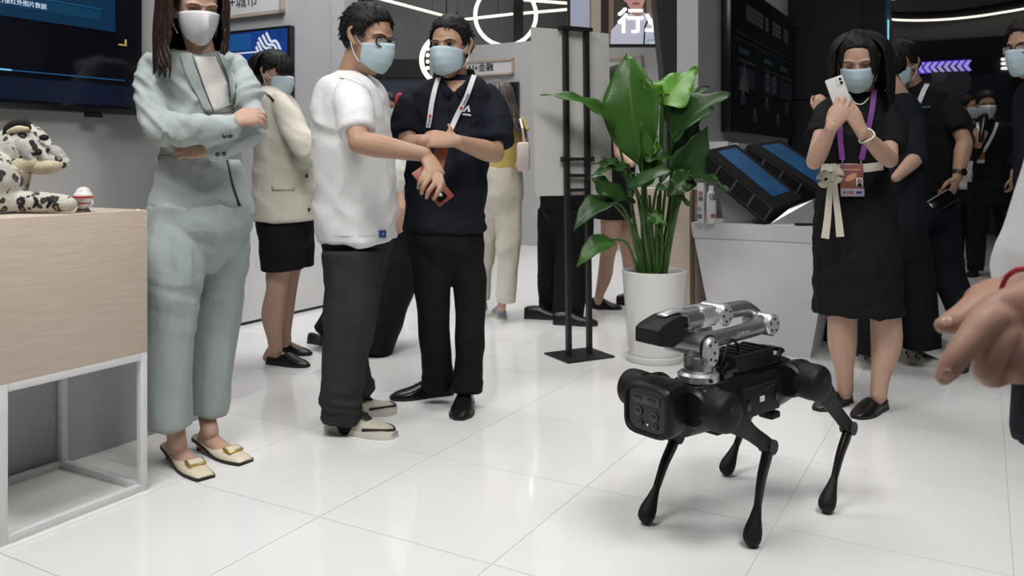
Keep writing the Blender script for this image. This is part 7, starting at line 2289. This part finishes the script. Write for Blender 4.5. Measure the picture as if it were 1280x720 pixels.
mesh_obj('strap', ribbon([at(650, 148, 5.52), at(653, 160, 5.48), at(655, 178, 5.5)], (0.1, -1, 0), 0.014, 0.003), mat('bag_strap', (0.64, 0.58, 0.54), 0.45), bg, ob)

# ---- woman in white blouse between the two men
r, o = person('woman in white blouse and wide black trousers, mostly hidden behind the two men', fl(455, 440))
hd = Head(at(520, 140, 4.86), (0.3, 0.9, -0.1), 0.97)
remesh('body', hd.skin() + [tube([hd.w((0, -0.02, -0.05)), at(518, 165, 4.86), at(517, 178, 4.86)], [0.047, 0.047, 0.055])] + [psec([(175, 502, 535, .16), (260, 490, 525, .18)], 4.86)] +
       arm(at(506, 184, 4.76), at(499, 226, 4.70), at(503, 262, 4.60), 0.9) + hand(at(503, 262, 4.60), (-0.12, -0.05, -1), (0.7, -0.7, 0), True, 0.95, (20, 25, 15), spread=0.04), 0.006, SK_F, r, o, 2)
hd.hair_cap(r, o, HAIR_K, 0.018, [(-0.12, -0.06), (-0.03, -0.05), (0.02, -0.01), (0.05, 0.05), (0.12, 0.07)], 17, 100)
mesh_obj('hair_bun', join([ellipsoid(at(505, 148, 4.80), (0.05, 0.05, 0.085)), ellipsoid(at(508, 160, 4.80), (0.04, 0.04, 0.07))]), HAIR_K, r, o)
mesh_obj('hair_tie', tube([at(500, 126, 4.80) + np.array([0.016 * math.cos(q), -0.01, 0.035 * math.sin(q)]) for q in np.linspace(0, 2 * PI, 17)], 0.011, n=8, sub=1), mat('tie_red', (0.5, 0.03, 0.06), 0.6), r, o)
remesh('blouse', [psec([(166, 508, 528, .14), (174, 500, 536, .24), (186, 494, 542, .28), (225, 492, 538, .28), (272, 478, 530, .3)], 4.86), ptube([(504, 182, 4.74, 14), (501, 205, 4.70, 16), (498, 228, 4.68, 15), (498, 238, 4.68, 12)], cap='round')], 0.008, WHT, r, o, 2, [((14, 14, 18), 0.010, None)])
remesh('trousers', [psec([(262, 474, 530, .28), (300, 462, 528, .3)], 4.86), ptube([(488, 295, 4.82, 27), (460, 350, 4.84, 30), (424, 421, 4.86, 35)]), ptube([(505, 295, 4.84, 26), (492, 350, 4.78, 28), (461, 441, 4.68, 29)])], 0.0085, BLKP, r, o, 2, [((9, 9, 5), 0.010, None)])
shoe(r, o, (444, 441), (474, 443), 0.045, 'loafer', LEA, SOLB, None, ln=0.24)
shoe(r, o, (404, 430), (428, 433), 0.045, 'loafer', LEA, SOLB, None, ln=0.24)

# ---- far man with mask between the two men
r, o = person('dark-haired masked man far away, seen between the two men', fl(487, 342))
hd = Head(at(485, 134, 8.0), (0.15, -0.98, -0.15), 1.02)
remesh('body', hd.skin() + [tube([hd.w((0, -0.02, -0.04)), at(486, 152, 8.05), at(486, 162, 8.05)], [0.06, 0.06, 0.07])] + [psec([(160, 470, 500, .2), (230, 470, 500, .22)], 8.05)], 0.009, SK_M, r, o, 2)
hd.face(r, o)
hd.mask(r, o)
hd.hair_cap(r, o, HAIR_K, 0.022, hs, 91, 80)
remesh('shirt', [psec([(153, 477, 495, .15), (160, 462, 510, .26), (200, 462, 510, .28), (240, 462, 510, .3)], 8.05)], 0.012, BLK, r, o, 2)
remesh('trousers', [psec([(234, 464, 508, .3), (255, 464, 508, .3)], 8.05), ptube([(475, 250, 8.05, 11), (475, 330, 8.05, 8)]), ptube([(497, 250, 8.05, 11), (497, 330, 8.05, 8)])], 0.012, BLKP, r, o, 2)
shoe(r, o, (475, 336), (473, 343), 0.05, 'oxford', LEA, SOLB, ln=0.28)
shoe(r, o, (497, 336), (499, 343), 0.05, 'oxford', LEA, SOLB, ln=0.28)

# ---- person behind the poster board
r, o = person('person in black trousers and black sneakers standing behind the poster stand', fl(705, 402))
hd = Head(at(704, 92, 5.75), (0.9, -0.3, -0.1), 1.0)
remesh('body', hd.skin() + [tube([hd.w((0, -0.02, -0.04)), at(703, 118, 5.76), at(703, 130, 5.76)], [0.058, 0.058, 0.07])] + [psec([(130, 690, 720, .2), (240, 690, 718, .22)], 5.76)] +
       arm(at(705, 138, 5.58), at(706, 190, 5.56), at(718, 226, 5.5), 1.0), 0.009, SK_M, r, o, 2)
hd.hair_cap(r, o, HAIR_K, 0.02, hs, 95, 60)
hd.mask(r, o)
remesh('shirt', [psec([(118, 694, 714, .15), (126, 684, 724, .3), (150, 682, 728, .38), (200, 684, 726, .36), (262, 674, 736, .34)], 5.76), ptube([(705, 134, 5.58, 10), (706, 165, 5.56, 11)])], 0.010, BLK, r, o, 2)
remesh('trousers', [pelvis([(240, 674, 738, .32), (262, 676, 739, .32)], (292, 704, 10), 5.76), ptube([(694, 262, 5.84, 21), (690, 325, 5.86, 18), (688, 386, 5.88, 13)]), ptube([(718, 265, 5.70, 24), (717, 320, 5.68, 23), (710, 395, 5.60, 19)])], 0.008, BLKP, r, o, 2, [((9, 9, 6), 0.010, None), ((16, 16, 24), 0.007, wf_z(0.05, 0.15, 0.1))])
shoe(r, o, (676, 398), (705, 399), 0.05, 'sneaker', LEA, SOLB, None, ln=0.27)
shoe(r, o, (694, 405), (747, 407), 0.052, 'sneaker', LEA, SOLB, None, ln=0.29)

# ---- woman behind the plant
r, o = person('woman in short black skirt and black lace-up shoes behind the plant', fl(765, 383))
hd = Head(at(778, 104, 6.1), (0.95, -0.2, -0.2), 0.97)
remesh('body', hd.skin() + [tube([hd.w((0, -0.02, -0.05)), at(776, 126, 6.12), at(776, 138, 6.12)], [0.047, 0.047, 0.055])] + [psec([(136, 764, 790, .15), (240, 762, 786, .18)], 6.12)] +
       arm(at(770, 142, 5.95), at(774, 192, 5.9), at(790, 205, 5.8), 0.95), 0.007, SK_F, r, o, 2)
hd.mask(r, o)
hd.hair_cap(r, o, HAIR_K, 0.02, hl, 97, 60)
hd.locks(r, o, HAIR_K, 0.16, (60, 300), 40, wave=0.01, seed=41, r=0.013, out=0.1)
remesh('top', [psec([(127, 768, 784, .13), (134, 758, 796, .24), (160, 756, 798, .3), (210, 758, 794, .28), (245, 756, 792, .3)], 6.12), ptube([(768, 138, 5.95, 9), (771, 160, 5.93, 9)])], 0.009, BLK, r, o, 2)
remesh('skirt', [psec([(238, 752, 790, .28), (255, 745, 790, .32), (273, 741, 789, .34)], 6.12)], 0.009, BLK, r, o, 2)
for g, ank, h_, t_ in ((ptube([(764, 265, 6.05, 14), (763, 295, 6.05, 12), (759, 322, 6.05, 9.5), (756, 345, 6.06, 9), (750, 366, 6.06, 6), (748, 376, 6.06, 5)]), at(748, 376, 6.06), (741, 385), (777, 387)),
                       (ptube([(781, 265, 6.2, 13), (783, 295, 6.2, 11), (786, 322, 6.2, 9), (789, 345, 6.22, 9), (790, 366, 6.22, 6), (790, 374, 6.22, 5)]), at(790, 374, 6.22), (786, 381), (812, 382))):
    remesh('leg', [g] + bare_foot(ank, h_, t_), 0.007, SK_F, r, o, 2)
    shoe(r, o, h_, t_, 0.045, 'oxford', LEA, SOLB, ln=0.245)

# ---- person in black raising a phone, hidden behind the woman in the black dress
r, o = person('dark-clothed person behind the photographing woman, only a raised hand showing', fl(1085, 444))
hd = Head(at(1073, 80, 4.75), (-0.5, -0.85, -0.1), 1.0)
Wq = at(1022, 140, 4.55)
remesh('body', hd.skin() + [tube([hd.w((0, -0.02, -0.04)), at(1074, 106, 4.78), at(1074, 118, 4.78)], [0.055, 0.055, 0.07])] + [psec([(118, 1058, 1090, .18), (230, 1060, 1092, .2)], 4.78)] +
       arm(at(1046, 132, 4.75), at(1028, 176, 4.68), Wq, 0.95) + hand(Wq, (0.15, -0.1, 1), (-0.5, -0.85, 0), True, 0.8, (40, 60, 40)), 0.006, SK_F, r, o, 2)
hd.hair_cap(r, o, HAIR_K, 0.018, hs, 101, 60)
hd.mask(r, o)
remesh('shirt', [psec([(108, 1062, 1086, .14), (116, 1048, 1100, .24), (130, 1042, 1106, .32), (180, 1046, 1102, .3), (240, 1046, 1102, .3)], 4.78), sleeve([(1046, 128, 4.75, 11), (1036, 155, 4.70, 11), (1028, 174, 4.68, 10), (1024, 152, 4.62, 9), (1022, 134, 4.56, 8)], dx=6)], 0.009, BLK, r, o, 2)
remesh('trousers', [pelvis([(234, 1048, 1102, .3), (258, 1048, 1102, .3)], (290, 1076, 8), 4.78), ptube([(1084, 255, 4.80, 18), (1090, 340, 4.82, 15), (1093, 432, 4.82, 13)]), ptube([(1070, 255, 4.86, 17), (1088, 340, 4.95, 15), (1097, 426, 4.98, 13)])], 0.009, BLKP, r, o, 2)
shoe(r, o, (1096, 434), (1080, 440), 0.048, 'oxford', LEA, SOLB, ln=0.26)
shoe(r, o, (1102, 428), (1090, 434), 0.048, 'oxford', LEA, SOLB, ln=0.26)

# ---- far person behind the woman in yellow
r, o = person('far person in black trousers and pale shoes, glimpsed behind the woman in yellow', fl(606, 319))
hd = Head(at(604, 140, 9.5), (0.2, 0.95, 0), 1.0)
remesh('body', hd.skin() + [tube([hd.w((0, -0.02, -0.04)), at(604, 152, 9.5), at(604, 160, 9.5)], [0.055, 0.055, 0.07])] + [psec([(158, 594, 614, .18), (230, 594, 614, .2)], 9.5)], 0.011, SK_M, r, o, 2)
hd.hair_cap(r, o, HAIR_K, 0.018, hs, 103, 40)
remesh('shirt', [psec([(153, 598, 610, .14), (158, 588, 620, .26), (200, 588, 620, .28), (235, 588, 620, .3)], 9.5)], 0.013, BLK, r, o, 2)
remesh('trousers', [pelvis([(230, 588, 619, .28), (245, 588, 619, .28)], (262, 604, 5), 9.5), ptube([(596, 243, 9.5, 8), (596, 280, 9.5, 7), (596, 313, 9.5, 6)]), ptube([(612, 243, 9.5, 8), (613, 280, 9.5, 7), (614, 313, 9.5, 6)])], 0.012, BLKP, r, o, 2)
for px in (596, 613):
    shoe(r, o, (px, 315), (px + 1, 320), 0.05, 'loafer', LEAC, SOLW, ln=0.27)
